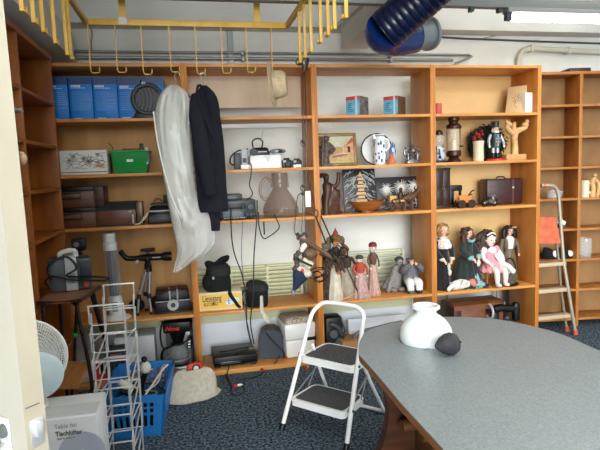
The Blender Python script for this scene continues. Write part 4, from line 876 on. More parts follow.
# black tripod with green clips
hp = at(80.5, 255, Y=3.62); bt = Vector((hp.x, 3.62, 0))
t = thing('camera_tripod', 'black tripod with bright green clips behind the slide projector', 'tripod', bt)
hz_ = hp.z
for k, (fx2, fy2) in enumerate(((at(100, 330, Y=3.5).x-bt.x, -.02), (at(71, 330, Y=3.5).x-bt.x, -.03), (.06, .22))):
    P0 = Vector((0, 0, hz_)); zz_ = .70; k_ = (hz_-0)/(hz_-zz_)
    foot = Vector((fx2*1.9, fy2*1.6, 0)); lg = part('leg', MB().tube([P0, P0.lerp(foot, .5)], .012, 8), BLACK, t); part('lower_leg', MB().tube([P0.lerp(foot, .5), foot], .009, 8), BLACK, lg)
    for u in (.06, .5): q = P0.lerp(foot, u); part('green_clip', MB().ball(q, (.017, .017, .02), 10, 8), GREEN, lg)
part('centre_column', MB().cyl((0, 0, hz_-.05), (0, 0, hz_+.03), .014), BLACK, t); part('camera_head', MB().box(-.045, .04, -.03, .03, hz_+.03, hz_+.11, .01).cyl((-.01, -.03, hz_+.075), (-.01, -.05, hz_+.075), .026), BLACK, t)
part('lens_ring', MB().cyl((-.01, -.051, hz_+.075), (-.01, -.053, hz_+.075), .016), MGREY, t)
# =================================================================== door
DP0 = at(47, 430, Y=1.0); c45 = math.radians(-44)
ex = Vector((-.28, 1.0, 0))
t = struct('door_1', MB().box(-.82, 0, 0, .04, .01, 2.06, .002), DOORM); t.location = (ex.x-.0285+.026, ex.y-.0285-.026, 0); t.rotation_euler = (0, math.radians(-1.4), c45)
struct('edge_lining', MB().box(0, .0012, .001, .039, .011, 2.059), DOORE, t)
def dz(py, u): 
    p = t.matrix_world @ Vector((0, 0, 0)); return zat(py, ex.x+u*math.cos(c45), ex.y+u*math.sin(c45))
zl = zat(427, -.29, .99)
lp = struct('latch_plate', MB().box(.0008, .003, .008, .032, zl-.028, zl+.022, .0008), CHROME, t); struct('latch_bolt', MB().box(.0028, .014, .014, .026, zl-.01, zl+.016, .002), CHROME, lp)
struct('edge_seam', MB().box(.0008, .0016, .004, .03, zl+.045, zl+.047), GREYINK, t)
lock = struct('lock_escutcheon', MB().box(-.078, -.046, -.004, 0, zl-.12, zl+.02, .003), WPAINT, t)
struct('handle_recess', MB().lathe([(0, -.006), (.012, -.006), (.013, 0), (0, 0)], c=(-.062, -.004, zl-.004), seg=18, M=rot(-PI/2, 'X')), MGREY, lock)
struct('lever_handle', MB().tube(catmull([(-.062, -.004, zl-.035), (-.062, -.04, zl-.035), (-.075, -.05, zl-.035), (-.17, -.05, zl-.037)], 5), .009, 12), CHROME, lock)
zk = zat(158, -.27, 1.02); zh = zat(112, -.27, 1.02)
struct('wooden_knob', MB().lathe([(0, 0), (.006, 0), (.006, .004), (.012, .007), (.013, .013), (.008, .018), (0, .019)], c=(-.014, .04, zk), seg=20, M=rot(-PI/2, 'X')), mat('grey_wood_knob', (142, 110, 86), .5), t)
struct('coat_hook', MB().box(-.026, -.008, .038, .044, zh-.02, zh+.014, .002).tube(catmull([(-.018, .04, zh+.002), (-.016, .05, zh+.004), (-.014, .058, zh+.004), (-.014, .060, zh+.001)], 5), .0045, 10), mat('dull_steel', (84, 84, 80), .5, .5), t)
# =================================================================== BAY 3
LBLUE = mat('light_blue_tin', (120, 186, 210), .4, c2=(92, 160, 190), scale=(24, 24, 24)); TINRED = mat('tin_red', (206, 74, 66), .4); TINSIDE = mat('tin_side', (74, 66, 62), .4, c2=(120, 116, 112), scale=(14, 14, 30)); TINSIDE2 = mat('tin_side_brown', (92, 66, 48), .45)
for (a, b, yt, side, lab) in ((347.3, 360, 96, TINSIDE, 'light blue and red tin on the top shelf, left of two'), (385.3, 398, 96, TINSIDE2, 'light blue and red tin with a brown side on the top shelf, right of two')):
    xc, w, h = span(a, b, yt, 4.0, S1); w *= 1.16
    t = thing('tea_tin', lab, 'tin', (xc, 4.02, S1+.001), -math.radians(46), 'blue and red tins on the top shelf')
    part('body', MB().box(-w/2, w/2, 0, .155, 0, h, .004), side, t); part('blue_front', MB().box(-w/2+.001, w/2-.001, -.0015, .001, .003, h*.8, .0005), LBLUE, t); part('red_front', MB().box(-w/2+.001, w/2-.001, -.0015, .001, h*.8, h-.002, .0005), TINRED, t)
    part('corner_gleam', MB().box(w*.2, w*.33, -.0022, -.001, .004, h-.004), mat('painted_tin_gleam', (196, 214, 218), .4), t)  # gleam near the corner, painted as a pale strip
    g = MB()
    for k in range(5): g.box(-w*.35, -w*.35+random.uniform(.03, .05), -.0022, -.0014, h*(.2+.1*k), h*(.2+.1*k)+.006)
    part('print_marks', g, mat('tin_dark_print', (60, 116, 150), .5), t)
# framed street painting
xc, w, h = span(320, 358.5, 132.5, 4.12, S2)
t = thing('framed_painting', 'gold-framed painting of a village street leaning on the shelf', 'picture', (xc, 4.14, S2+.001)); TL = rot(math.radians(-9), 'X')
GOLD = mat('dull_gold_frame', (142, 116, 66), .45, .2, c2=(120, 94, 50), scale=(30, 30, 30))
fr = .026
for a in ((-w/2, w/2, 0, fr), (-w/2, w/2, h-fr, h), (-w/2, -w/2+fr, fr, h-fr), (w/2-fr, w/2, fr, h-fr)): part('frame_side', MB().box(a[0], a[1], -.012, .014, a[2], a[3], .004, M=TL), GOLD, t)
cv = part('canvas', MB().box(-w/2+fr, w/2-fr, -.002, .008, fr, h-fr, M=TL), mat('canvas_sky', (190, 190, 166), .7, c2=(170, 168, 140), scale=(14, 14, 14)), t)
def patch(P, c, k, nm): part(nm, MB().prism([(a*w, b*h) for a, b in P], 'y', -.0026-.0004*k, -.002, M=TL), mat('paint_%s' % nm, c, .7, c2=tuple(max(0, q-24) for q in c), scale=(34, 34, 34)), cv)
patch([(-.42, .13), (.42, .13), (.42, .36), (-.42, .40)], (196, 164, 128), 0, 'street'); patch([(.16, .40), (.42, .34), (.42, .82), (.36, .80), (.22, .62), (.16, .6)], (206, 156, 118), 1, 'house_wall'); patch([(.12, .58), (.24, .66), (.38, .86), (.42, .84), (.42, .74), (.3, .66)], (176, 92, 68), 2, 'house_roof')
patch([(-.42, .3), (-.12, .36), (-.1, .62), (-.26, .74), (-.42, .7)], (132, 96, 74), 1, 'left_houses'); patch([(-.12, .38), (.14, .4), (.14, .56), (.0, .6), (-.1, .56)], (176, 148, 104), 1, 'far_houses'); patch([(.26, .42), (.33, .41), (.33, .58), (.26, .6)], (84, 42, 36), 3, 'door'); patch([(-.14, .24), (.3, .34), (.2, .36), (-.14, .32)], (150, 108, 82), 2, 'shade_band'); patch([(-.42, .70), (-.22, .76), (-.18, .9), (-.42, .9)], (92, 84, 60), 1, 'foliage')
patch([(-.36, .13), (.38, .13), (.38, .19), (-.36, .21)], (188, 164, 92), 2, 'yellow_verge')
# small dark statue in front of the painting
def statue(name, label, px0, px1, yt, Y, z, m, cat='figurine', group=None, rz=0):
    xc, w, h = span(px0, px1, yt, Y, z); return thing(name, label, cat, (xc, Y, z+.001), rz, group), w, h
t, w, h = statue('wood_figurine', 'dark carved figure standing in front of the framed painting', 321, 333, 136, 4.02, S2, None)
DKF = mat('dark_carved_wood', (58, 46, 40), .5, c2=(104, 90, 78), scale=(40, 40, 40))
part('body', MB().loft([(0, 0, 0, w*.5, .03), (0, 0, h*.06, w*.48, .03), (-.01, 0, h*.08, w*.32, .026), (-.01, 0, h*.3, w*.27, .026), (0, 0, h*.5, w*.34, .03), (.005, 0, h*.68, w*.42, .03), (.0, 0, h*.78, w*.3, .026), (0, 0, h*.81, w*.14, .016), (0, 0, h*.86, w*.24, .024), (.0, 0, h*.94, w*.24, .024), (0, 0, h, w*.1, .01)], 20, lambda a, k: 1+.1*math.cos(5*a+k*6)), DKF, t)
part('arm', MB().tube(catmull([(w*.3, -.01, h*.72), (w*.55, -.03, h*.55), (w*.2, -.04, h*.46)], 4), .012, 8), DKF, t); part('staff', MB().tube([(-w*.42, -.02, .01), (-w*.3, -.02, h*.95)], .006, 6), DKF, t)
t, w, h = statue('wood_figurine', 'dark figure at the far left corner beside the framed painting', 318.3, 322.5, 146, 4.16, S2, None)
part('body', MB().loft([(0, 0, 0, w*.8, .03), (0, 0, h*.3, w*.7, .03), (0, 0, h*.7, w*.8, .03), (0, 0, h*.82, w*.3, .014), (0, 0, h*.92, w*.5, .02), (0, 0, h, w*.2, .01)], 16, lambda a, k: 1+.12*math.cos(4*a+k*8)), DKF, t)
# plate with blue rim
xc, w, h = span(362, 391, 137.5, 4.2, S2); r = w/2
t = thing('china_plate', 'round white plate with a dark rim standing behind the blue white jug', 'plate', (xc, 4.2, S2+.001), math.radians(-8))
PM = rot(PI/2, 'X')
part('plate', MB().lathe([(0, .004), (r*.62, .004), (r*.72, .010), (r, .018), (r, .014), (r*.72, .003), (r*.6, -.004), (0, -.004)], c=(0, 0, r), seg=44, M=PM), mat('white_china', (226, 228, 226), .2), t)
part('dark_rim', MB().tube([(r*math.cos(a*PI/24), -.016, r+r*math.sin(a*PI/24)) for a in range(48)], .0055, 8, closed=True), mat('dark_blue_glaze', (36, 40, 58), .25), t)
# blue and white jug
xc, w, h = span(374.5, 385.5, 134.5, 4.06, S2); r = w/2
t = thing('delft_jug', 'tall white jug painted with blue flowers', 'jug', (xc, 4.06, S2+.001))
CH = mat('white_glaze', (232, 234, 234), .15); CBL = mat('blue_glaze', (66, 92, 156), .2)
part('jug_body', MB().lathe([(0, 0), (r*.86, 0), (r*.98, h*.06), (r*1.06, h*.25), (r*1.02, h*.5), (r*.86, h*.72), (r*.78, h*.84), (r*.92, h*.97), (r*.96, h), (r*.82, h), (r*.7, h*.84), (0, h*.8)], seg=32), CH, t)
g = MB()
for k in range(34):
    a = random.uniform(0, 2*PI); z = random.uniform(.12, .72)*h; q = 1.03*r*(1 if z < .5*h else .93)
    g.ball((q*math.cos(a), q*math.sin(a), z), (.008, .008, random.uniform(.008, .02)), 8, 6)
part('blue_flowers', g, CBL, t)
for z in (.04, .93): part('blue_band', MB().lathe([(r*.93 if z < .5 else r*.89, h*z), (r*.99 if z < .5 else r*.945, h*(z+.03))], seg=32, caps=False), CBL, t)
part('handle', MB().tube(catmull([(r*.7, 0, h*.85), (r*1.5, 0, h*.82), (r*1.7, 0, h*.6), (r*1.05, 0, h*.42)], 5), .007, 8), CH, t)
part('spout', MB().tube([(-r*.8, 0, h*.86), (-r*1.15, 0, h*1.0)], [.02, .012], 10), CH, t)
# blue bird figurine, orange vessel
xc, w, h = span(390, 396.5, 141.5, 4.05, S2)
t = thing('china_bird', 'small blue and white china bird beside the jug', 'figurine', (xc, 4.06, S2+.001))
part('bird_body', MB().loft([(0, 0, 0, w*.4, .02), (0, 0, h*.06, w*.42, .02), (0, 0, h*.12, w*.16, .012), (0, 0, h*.3, w*.3, .02), (.0, 0, h*.55, w*.5, .026), (0, 0, h*.75, w*.34, .02), (.005, 0, h*.88, w*.3, .018), (.01, 0, h, w*.08, .006)], 18), mat('blue_white_glaze', (176, 190, 214), .2, c2=(48, 66, 122), scale=(40, 40, 24), lo=.45, hi=.55), t)
part('wing', MB().ball((-w*.36, -.012, h*.5), (.012, .014, h*.22), 10, 8), CBL, t)
xc, w, h = span(387, 396, 154, 3.99, S2)
t = thing('clay_pot', 'small orange clay pot on the shelf edge before the china bird', 'pot', (xc, 3.995, S2+.001))
part('pot_body', MB().lathe([(0, 0), (w*.46, 0), (w*.5, h*.2), (w*.4, h*.45), (w*.2, h*.65), (w*.3, h*.9), (w*.22, h*.98), (0, h)], seg=24), mat('terracotta', (196, 110, 70), .5), t)
# silver pagoda-like figurine
xc, w, h = span(405.5, 418.5, 140.5, 4.05, S2)
t = thing('silver_ornament', 'silver filigree ornament with a spire and curling arms', 'ornament', (xc, 4.05, S2+.001))
SIL = mat('tarnished_silver', (150, 150, 146), .35, .8, c2=(110, 110, 108), scale=(40, 40, 40))
part('base', MB().box(-w*.46, w*.46, -.035, .035, 0, h*.10, .003).box(-w*.38, w*.38, -.03, .03, h*.10, h*.16, .003), SIL, t)
part('centre_figure', MB().lathe([(0, h*.16), (w*.3, h*.16), (w*.34, h*.3), (w*.2, h*.4), (w*.3, h*.5), (w*.24, h*.62), (w*.12, h*.68), (w*.2, h*.75), (w*.06, h*.85), (w*.03, h), (0, h*1.01)], seg=18), SIL, t)
for s in (-1, 1):
    part('curled_arm', MB().tube(catmull([(s*w*.2, 0, h*.3), (s*w*.55, -.01, h*.36), (s*w*.6, -.01, h*.55), (s*w*.4, -.01, h*.6), (s*w*.5, 0, h*.72)], 5), [.008, .01, .008, .007, .009], 8), SIL, t)
    part('column', MB().cyl((s*w*.36, -.02, h*.16), (s*w*.36, -.02, h*.44), .008), SIL, t)
part('dark_niche', MB().box(-w*.1, w*.1, -.05, -.02, h*.2, h*.36, .003), BLACK, t)
# carved group left on the lower shelf
t, w, h = statue('wood_carving', 'tall reddish-brown wood carving of a figure with one raised arm', 320.5, 341, 172.5, 4.06, S3, None, 'carving')
part('trunk', MB().loft([(0, 0, 0, w*.46, .05), (0, 0, h*.05, w*.48, .05), (.0, 0, h*.2, w*.40, .045), (.01, 0, h*.4, w*.42, .045), (.01, 0, h*.55, w*.36, .04), (-.005, 0, h*.64, w*.24, .035), (-.03, 0, h*.72, w*.20, .035)], 22, lambda a, k: 1+.14*math.cos(5*a+k*9)+.06*math.cos(11*a)), RUST, t)
part('figure', MB().loft([(-w*.24, -.02, h*.02, w*.18, .03), (-w*.24, -.02, h*.3, w*.17, .03), (-w*.16, -.02, h*.5, w*.2, .035), (-w*.14, -.015, h*.68, w*.26, .04), (-w*.2, -.01, h*.78, w*.1, .024), (-w*.2, -.015, h*.82, w*.12, .03), (-w*.2, -.01, h*.92, w*.14, .034), (-w*.2, 0, h*.98, w*.08, .02)], 18), BROWN, t)
part('hat', MB().lathe([(0, h*.90), (w*.26, h*.89), (w*.24, h*.915), (w*.15, h*.94), (w*.10, h*.99), (0, h*1.0)], c=(-w*.2, -.01, 0), seg=20, M=rot(-.1, 'Y')), BROWN, t)
part('raised_arm', MB().tube(catmull([(-w*.1, -.01, h*.72), (w*.15, -.02, h*.66), (w*.34, -.02, h*.74), (w*.38, -.02, h*.9), (w*.4, -.02, h*.99)], 5), [.02, .018, .015, .014, .017], 10), BROWN, t)
part('pale_opening', MB().ball((-w*.02, -.035, h*.62), (.018, .01, .03), 10, 8), mat('pale_carved_wood', (168, 140, 118), .6), t)
# two black paintings
def blackpic(px0, px1, yt, Y, label, rz=0, tilt=-8):
    xc, w, h = span(px0, px1, yt, Y, S3); xc += .016; h *= 1.03; t = thing('black_picture', label, 'picture', (xc, Y, S3+.001), rz, 'black painted panels')
    TL = rot(math.radians(tilt), 'X'); part('panel', MB().box(-w/2, w/2, 0, .014, 0, h, .002, M=TL), mat('black_panel', (36, 36, 40), .45), t); return t, w, h, TL
GREYP = mat('grey_brushwork', (176, 178, 176), .6); PALEP = mat('pale_brushwork', (214, 214, 204), .6); TANP = mat('tan_brushwork', (206, 170, 116), .6)
t, w, h, TL = blackpic(343, 375.5, 170, 4.16, 'black panel painted with a tan tower, behind the wooden bowl')
g = MB()
for k in range(150):
    x = random.uniform(-.46, .46)*w; z = random.uniform(.06, .94)*h; L = random.uniform(.02, .06); a = (.6 if x < 0 else -.6)+random.uniform(-.4, .4)
    if abs(x) < w*.14: continue
    pts = [Vector((x-L*math.cos(a)/2, -.001, z-L*math.sin(a)/2)), Vector((x+L*math.cos(a)/2, -.001, z+L*math.sin(a)/2))]
    pts = [Vector((max(-w*.48, min(w*.48, q.x)), q.y, max(.01, min(h*.97, q.z)))) for q in pts]
    if (pts[0]-pts[1]).length > .004: g.tube([TL @ q for q in pts], random.choice((.0016, .0026, .0036)), 4)
part('grey_strokes', g, GREYP, t)
g = MB()
for k in range(9):
    ww = w*(.20-.013*k) if k % 2 else w*(.13-.008*k); z = h*(.14+.085*k); g.prism([(-ww, z), (ww, z), (ww*.8, z+h*.06), (-ww*.8, z+h*.06)], 'y', -.0016, 0, M=TL @ T(w*.04, 0, 0))
g.prism([(-w*.03, h*.88), (w*.03, h*.88), (0, h*.95)], 'y', -.0016, 0, M=TL @ T(w*.04, 0, 0)); part('tower', g, TANP, t)
g = MB()
for s in (-1, 1): g.tube([TL @ Vector(q) for q in catmull([(s*w*.12, -.001, h*.55), (s*w*.2, -.001, h*.65), (s*w*.13, -.001, h*.78), (s*w*.03, -.001, h*.85)], 4)], .0025, 4)
part('white_strokes', g, PALEP, t)
t, w, h, TL = blackpic(376, 421.5, 177.5, 4.2, 'wide black panel painted with pale palm trees, behind the ox cart', math.radians(2), -10)
g = MB(); gg = MB()
for cx, cz, r in ((-.28, .62, .2), (.05, .66, .24), (.33, .68, .22)):
    for k in range(24):
        a = k*PI/12+.1; L = r*h*random.uniform(.8, 1.3)
        P = [(cx*w, -.001, cz*h), (cx*w+L*.6*math.cos(a), -.001, cz*h+L*.6*math.sin(a)), (cx*w+L*math.cos(a), -.001, cz*h+L*math.sin(a)-.01)]
        P = [(max(-w*.48, min(w*.48, q[0])), q[1], max(.008, min(h*.98, q[2]))) for q in P]; g.tube([TL @ Vector(q) for q in P], [.004, .003, .0015], 4)
    gg.tube([TL @ Vector(q) for q in ((cx*w, -.001, cz*h), (cx*w+.012, -.001, .1*h))], .004, 4)
part('palm_fronds', g, PALEP, t); part('palm_trunks', gg, GREYP, t)
g = MB()
for k in range(70):
    x = random.uniform(-.46, .40)*w; z = random.uniform(.04, .3)*h; g.tube([TL @ Vector((x, -.001, z)), TL @ Vector((x+random.uniform(.01, .03), -.001, z+random.uniform(-.006, .012)))], .002, 4)
part('ground_strokes', g, GREYP, t)
# wooden bowl
b = at(366, 212, Z=S3); Yb = 4.04; xc, w, h = span(350, 385.5, 201, Yb, S3); r = w/2
t = thing('wooden_bowl', 'shallow turned orange-brown wooden bowl on a small foot', 'bowl', (xc, 4.06, S3+.001))
part('bowl', MB().lathe([(0, 0), (r*.30, 0), (r*.30, h*.12), (r*.5, h*.22), (r*.82, h*.62), (r, h), (r*.96, h), (r*.78, h*.66), (r*.45, h*.3), (0, h*.22)], seg=40), mat('turned_bowl_wood', (176, 104, 48), .3, c2=(150, 82, 34), scale=(8, 8, 30)), t)
# ox cart carving
xc, w, h = span(390, 420, 188, 4.02, S3)
t = thing('ox_cart_carving', 'small carved ox and cart in brown wood', 'carving', (xc, 4.04, S3+.001))
CW = mat('carved_brown', (112, 70, 42), .5, c2=(62, 38, 24), scale=(40, 40, 40))
part('ox_body', MB().tube(catmull([(-w*.08, 0, h*.48), (.05*w, 0, h*.55), (.22*w, 0, h*.55), (.34*w, 0, h*.68), (.44*w, -.005, h*.80)], 5), [.016, .03, .03, .024, .016], 14), CW, t)
for x in (0, .24): 
    for y in (-.018, .018): part('ox_leg', MB().tube([(x*w, y, h*.45), (x*w+.004, y, h*.2), (x*w, y, 0)], [.012, .008, .008], 8), CW, t)
part('ox_head', MB().ball((w*.46, -.01, h*.8), (.026, .018, .018), 12, 8, M=rot(.5, 'Y')), CW, t)
for s in (-1, 1): part('horn', MB().tube(catmull([(w*.42, s*.01, h*.88), (w*.40, s*.03, h*.98), (w*.47, s*.035, h*1.05)], 4), [.006, .005, .002], 6), BROWN, t)
wh = part('cart_wheel', MB().tube([(-w*.32+h*.25*math.cos(a*PI/10), -.035, h*.28+h*.25*math.sin(a*PI/10)) for a in range(20)], .006, 6, closed=True), CW, t)
g = MB()
for k in range(4): a = k*PI/4; g.tube([(-w*.32-h*.24*math.cos(a), -.035, h*.28-h*.24*math.sin(a)), (-w*.32+h*.24*math.cos(a), -.035, h*.28+h*.24*math.sin(a))], .004, 5)
part('wheel_spokes', g, CW, wh)
part('cart_bed', MB().box(-w*.5, -w*.02, -.026, .03, h*.40, h*.48, .003).box(-w*.5, -w*.47, -.026, .03, h*.45, h*.72).box(-w*.5, -w*.1, .024, .03, h*.45, h*.66), LWOOD, t)
part('rider', MB().loft([(-w*.12, 0, h*.45, .016, .016), (-w*.12, 0, h*.6, .024, .02), (-w*.11, 0, h*.78, .02, .018), (-w*.10, 0, h*.83, .008, .008), (-w*.1, 0, h*.88, .016, .016), (-w*.1, 0, h*.98, .014, .014), (-w*.1, 0, h*1.02, .004, .004)], 14), BROWN, t)
part('yoke_pole', MB().tube([(-w*.1, 0, h*.44), (w*.36, 0, h*.62)], .005, 6), BROWN, t)
# =================================================================== puppets and dolls
def face(t, c, r, m=None, lips=(170, 60, 60)):
    g = MB()
    for s in (-1, 1): g.ball((c[0]+s*r*.36, c[1]-r*.86, c[2]+r*.06), (r*.15, r*.09, r*.11), 8, 6)
    part('eyes', g, mat('doll_eye', (40, 30, 26), .2), t)
    part('lips', MB().ball((c[0], c[1]-r*.90, c[2]-r*.46), (r*.2, r*.08, r*.08), 8, 6), mat('doll_lips_%d' % lips[0], lips, .4), t)
    g = MB()
    for s in (-1, 1): g.tube([(c[0]+s*r*.2, c[1]-r*.88, c[2]+r*.26), (c[0]+s*r*.4, c[1]-r*.86, c[2]+r*.31), (c[0]+s*r*.56, c[1]-r*.74, c[2]+r*.24)], r*.035, 5)
    part('eyebrows', g, BROWN, t)
def headmesh(m, c, r, neck=None):
    m.lathe([(0, -r*1.12), (r*.3, -r*1.08), (r*.62, -r*.75), (r*.86, -r*.3), (r*.95, r*.1), (r*.9, r*.5), (r*.62, r*.86), (r*.25, r*1.02), (0, r*1.04)], c=c, seg=20)
    m.ball((c[0], c[1]-r*.97, c[2]-r*.16), (r*.11, r*.16, r*.2), 8, 6)
    for s in (-1, 1): m.ball((c[0]+s*r*.95, c[1], c[2]-r*.05), (r*.1, r*.18, r*.26), 8, 6)
    if neck: m.cyl((c[0], c[1]+r*.05, c[2]-r*.7), neck, r*.36, r*.46, 12)
def hairmesh(c, r, kind, amp=.18, seed=1):
    g = MB()
    if kind == 'bob': g.ball((c[0], c[1]+r*.38, c[2]+r*.22), (r*1.4, r*1.05, r*1.2), 26, 18, nz=amp, nf=8, seed=seed); [g.ball((c[0]+s*r*1.0, c[1]+r*.15, c[2]-r*.45), (r*.42, r*.6, r*.75), 16, 12, nz=amp, nf=8, seed=seed+s) for s in (-1, 1)]
    if kind == 'long': g.ball((c[0], c[1]+r*.42, c[2]+r*.25), (r*1.6, r*1.15, r*1.2), 26, 18, nz=amp, nf=8, seed=seed); [g.ball((c[0]+s*r*1.35, c[1]+r*.3, c[2]-r*1.2), (r*.75, r*.7, r*1.9), 18, 14, nz=amp*1.4, nf=9, seed=seed+s) for s in (-1, 1)]; g.ball((c[0], c[1]+r*.8, c[2]-r*1.0), (r*1.5, r*.6, r*1.7), 18, 14, nz=amp, seed=seed)
    if kind == 'halo': g.ball((c[0]-r*.25, c[1]+r*.75, c[2]-r*.35), (r*2.0, r*.9, r*2.1), 30, 20, nz=amp, nf=10, seed=seed); g.ball((c[0], c[1]+r*.3, c[2]+r*.5), (r*1.1, r*1.0, r*.8), 20, 14, nz=amp, seed=seed)
    return g
def limb(m, P, r): m.tube(catmull(P, 4), r, 10); m.ball(P[-1], r[-1]*1.25 if isinstance(r, list) else r, 10, 8)
def hand(m, p, d, s):
    """small mitten palm with four fingers and a thumb, pointing along d"""
    p, d = Vector(p), Vector(d).normalized(); side = d.cross(Vector((0, 1, 0))); side = side.normalized() if side.length > .1 else Vector((1, 0, 0))
    m.ball(p+d*s*.4, (s*.42, s*.3, s*.45), 10, 8)
    for k in range(4): b = p+d*s*.7+side*s*(.28-.19*k); L = s*(.55, .7, .66, .5)[k]; m.tube([b, b+d*L*.5+Vector((0, -s*.06, 0)), b+d*L], [s*.12, s*.11, s*.07], 6)
    m.tube([p+d*s*.25+side*s*.3, p+d*s*.55+side*s*.62, p+d*s*.85+side*s*.62], [s*.13, s*.12, s*.08], 6)
def folds(n, a=.08, ph=0): return lambda an, k: 1+a*(1-k)*math.cos(n*an+ph)+a*.5*(1-k)*math.cos((n*2+1)*an+2*ph)
# standing rod puppets with long skirts on the lowest full shelf
def rodpuppet(label, px, pw, yt, yb, skirt, torso, head, skin, lean=0, base=None, rz=0, blossom=False):
    b = at(px, yb, Z=S4); xc = b.x; Y = max(b.y, 4.02); h = zat(yt, xc, Y)-S4; w = pw/533*4.2
    t = thing('rod_puppet', label, 'puppet', (xc, Y, S4+.001), rz, 'wooden rod puppets on the shelf')
    part('skirt', MB().loft([(0, 0, 0, w*.5, .06), (0, 0, .01, w*.52, .065), (lean*.2, 0, h*.2, w*.42, .052), (lean*.4, 0, h*.4, w*.33, .042), (lean*.6, 0, h*.56, w*.26, .034), (lean*.62, 0, h*.6, w*.2, .028)], 36, folds(8, .1, px)), skirt, t)
    m = MB().loft([(lean*.6, 0, h*.54, w*.24, .034), (lean*.7, 0, h*.64, w*.30, .04), (lean*.8, 0, h*.72, w*.34, .04), (lean*.85, 0, h*.765, w*.2, .03), (lean*.85, 0, h*.78, w*.09, .02)], 18)
    part('bodice', m, torso, t)
    r = h*.075; c = (lean, -.005, h*.86); m = MB(); headmesh(m, c, r, (lean*.85, 0, h*.77)); part('head', m, skin, t); face(t, c, r)
    for s in (-1, 1):
        m = MB(); P = [(lean*.8+s*w*.30, 0, h*.73), (lean*.7+s*w*.46, -.01, h*.62), (lean*.6+s*w*.36, -.045, h*.52)]; m.tube(catmull(P, 4), [w*.09, w*.075, w*.06], 10); part('sleeve', m, torso, t)
        m = MB(); hand(m, P[-1], (-.1*s, -.4, -1), h*.035); part('hand', m, skin, t)
    return t, w, h, r, c
BEIGE = mat('beige_skirt_cloth', (216, 206, 186), .85, c2=(198, 186, 166), scale=(20, 20, 20)); GREYC = mat('grey_beige_cloth', (176, 164, 146), .85, c2=(160, 148, 132), scale=(20, 20, 20))
PINKC = mat('pink_patterned_cloth', (206, 176, 164), .85, c2=(178, 132, 130), scale=(60, 60, 60)); PINKD = mat('dusky_pink_cloth', (206, 174, 160), .85, c2=(186, 146, 136), scale=(60, 60, 60))
VELV = mat('dark_puppet_velvet', (46, 36, 34), .9, c2=(82, 62, 46), scale=(50, 50, 50)); BRC = mat('brown_jacket_cloth', (112, 84, 68), .85, c2=(92, 66, 54), scale=(50, 50, 50)); REDC = mat('red_bodice_cloth', (176, 72, 54), .8)
WSK = mat('wooden_puppet_skin', (192, 142, 100), .5)
HDK = mat('dark_headdress', (58, 44, 34), .5, c2=(120, 92, 52), scale=(60, 60, 60)); HRED = mat('red_spire', (140, 46, 34), .5)
t, w, h, r, c = rodpuppet('dark rod puppet with a red spired crown and long pale skirt', 336, 15, 231, 301.5, BEIGE, VELV, None, WSK, lean=.02)
part('crown', MB().lathe([(r*1.1, -r*.1), (r*1.2, r*.5), (r*.9, r*1.0), (0, r*1.05)], c=c, seg=20), HDK, t); part('spire', MB().lathe([(r*.7, r*.9), (r*.5, r*1.4), (r*.2, r*2.0), (0, r*2.5)], c=c, seg=14), HRED, t)
for s in (-1, 1): part('ear_wing', MB().ball((c[0]+s*r*1.3, 0, c[2]-r*.1), (r*.5, r*.3, r*.9), 12, 8, nz=.3), HDK, t)
part('sash', MB().tube([(c[0]-.01, -.06, h*.56), (c[0]+.0, -.075, h*.4)], [.012, .02], 8, flat=.4), mat('orange_sash', (166, 84, 48), .8), t)
t, w, h, r, c = rodpuppet('dark rod puppet with a grey beige skirt at the right of the spired one', 349, 20, 243, 297, GREYC, VELV, None, WSK, lean=-.03)
part('crown', MB().lathe([(r*1.05, -r*.1), (r*1.15, r*.5), (r*.8, r*1.1), (r*.3, r*1.6), (0, r*1.7)], c=c, seg=20), HDK, t)
t, w, h, r, c = rodpuppet('dark rod puppet half hidden behind the pine upright', 326, 12, 240, 300, VELV, VELV, None, WSK, lean=.01)
part('crown', MB().lathe([(r*1.05, -r*.1), (r*1.3, r*.6), (r*.8, r*1.1), (0, r*1.3)], c=c, seg=20), mat('grey_feathers', (120, 118, 112), .7, c2=(80, 78, 74), scale=(50, 50, 50)), t)
t, w, h, r, c = rodpuppet('pale-faced rod puppet with a red cap, brown jacket and pink skirt', 373.5, 12.5, 240, 294.5, PINKD, BRC, None, SKINP, lean=0)
part('red_cap', MB().lathe([(r*1.02, r*.3), (r*.98, r*.9), (r*.6, r*1.3), (0, r*1.4)], c=c, seg=20), mat('dark_red_cap', (122, 40, 44), .6), t)
t, w, h, r, c = rodpuppet('shorter rod puppet with a green cap and red bodice over a pink skirt', 363, 16, 252, 299, PINKC, REDC, None, SKINP, lean=-.012)
part('green_cap', MB().lathe([(r*1.1, 0), (r*1.15, r*.5), (r*.7, r*1.0), (0, r*1.1)], c=c, seg=20), mat('dark_green_cap', (58, 70, 50), .6), t)
# rods leaning across the puppets
for a, b, lab in (((345, 264), (360, 296), 'thin dark control rod leaning from the spired puppet down to the right'), ((359, 291), (342, 303), 'thin pale control rod lying at the foot of the pink-skirted puppets')):
    p, q = at(*a, Y=4.0), at(*b, Y=3.985); q.z = max(q.z, S4+.006); solo('control_rod', MB().tube([(0, 0, 0), q-p], .005, 6), BROWN if a[1] < 280 else LWOOD, lab, 'rod', p, group='puppet control rods')
p, q = at(357, 262, Y=4.3), at(360, 296, Y=4.3)
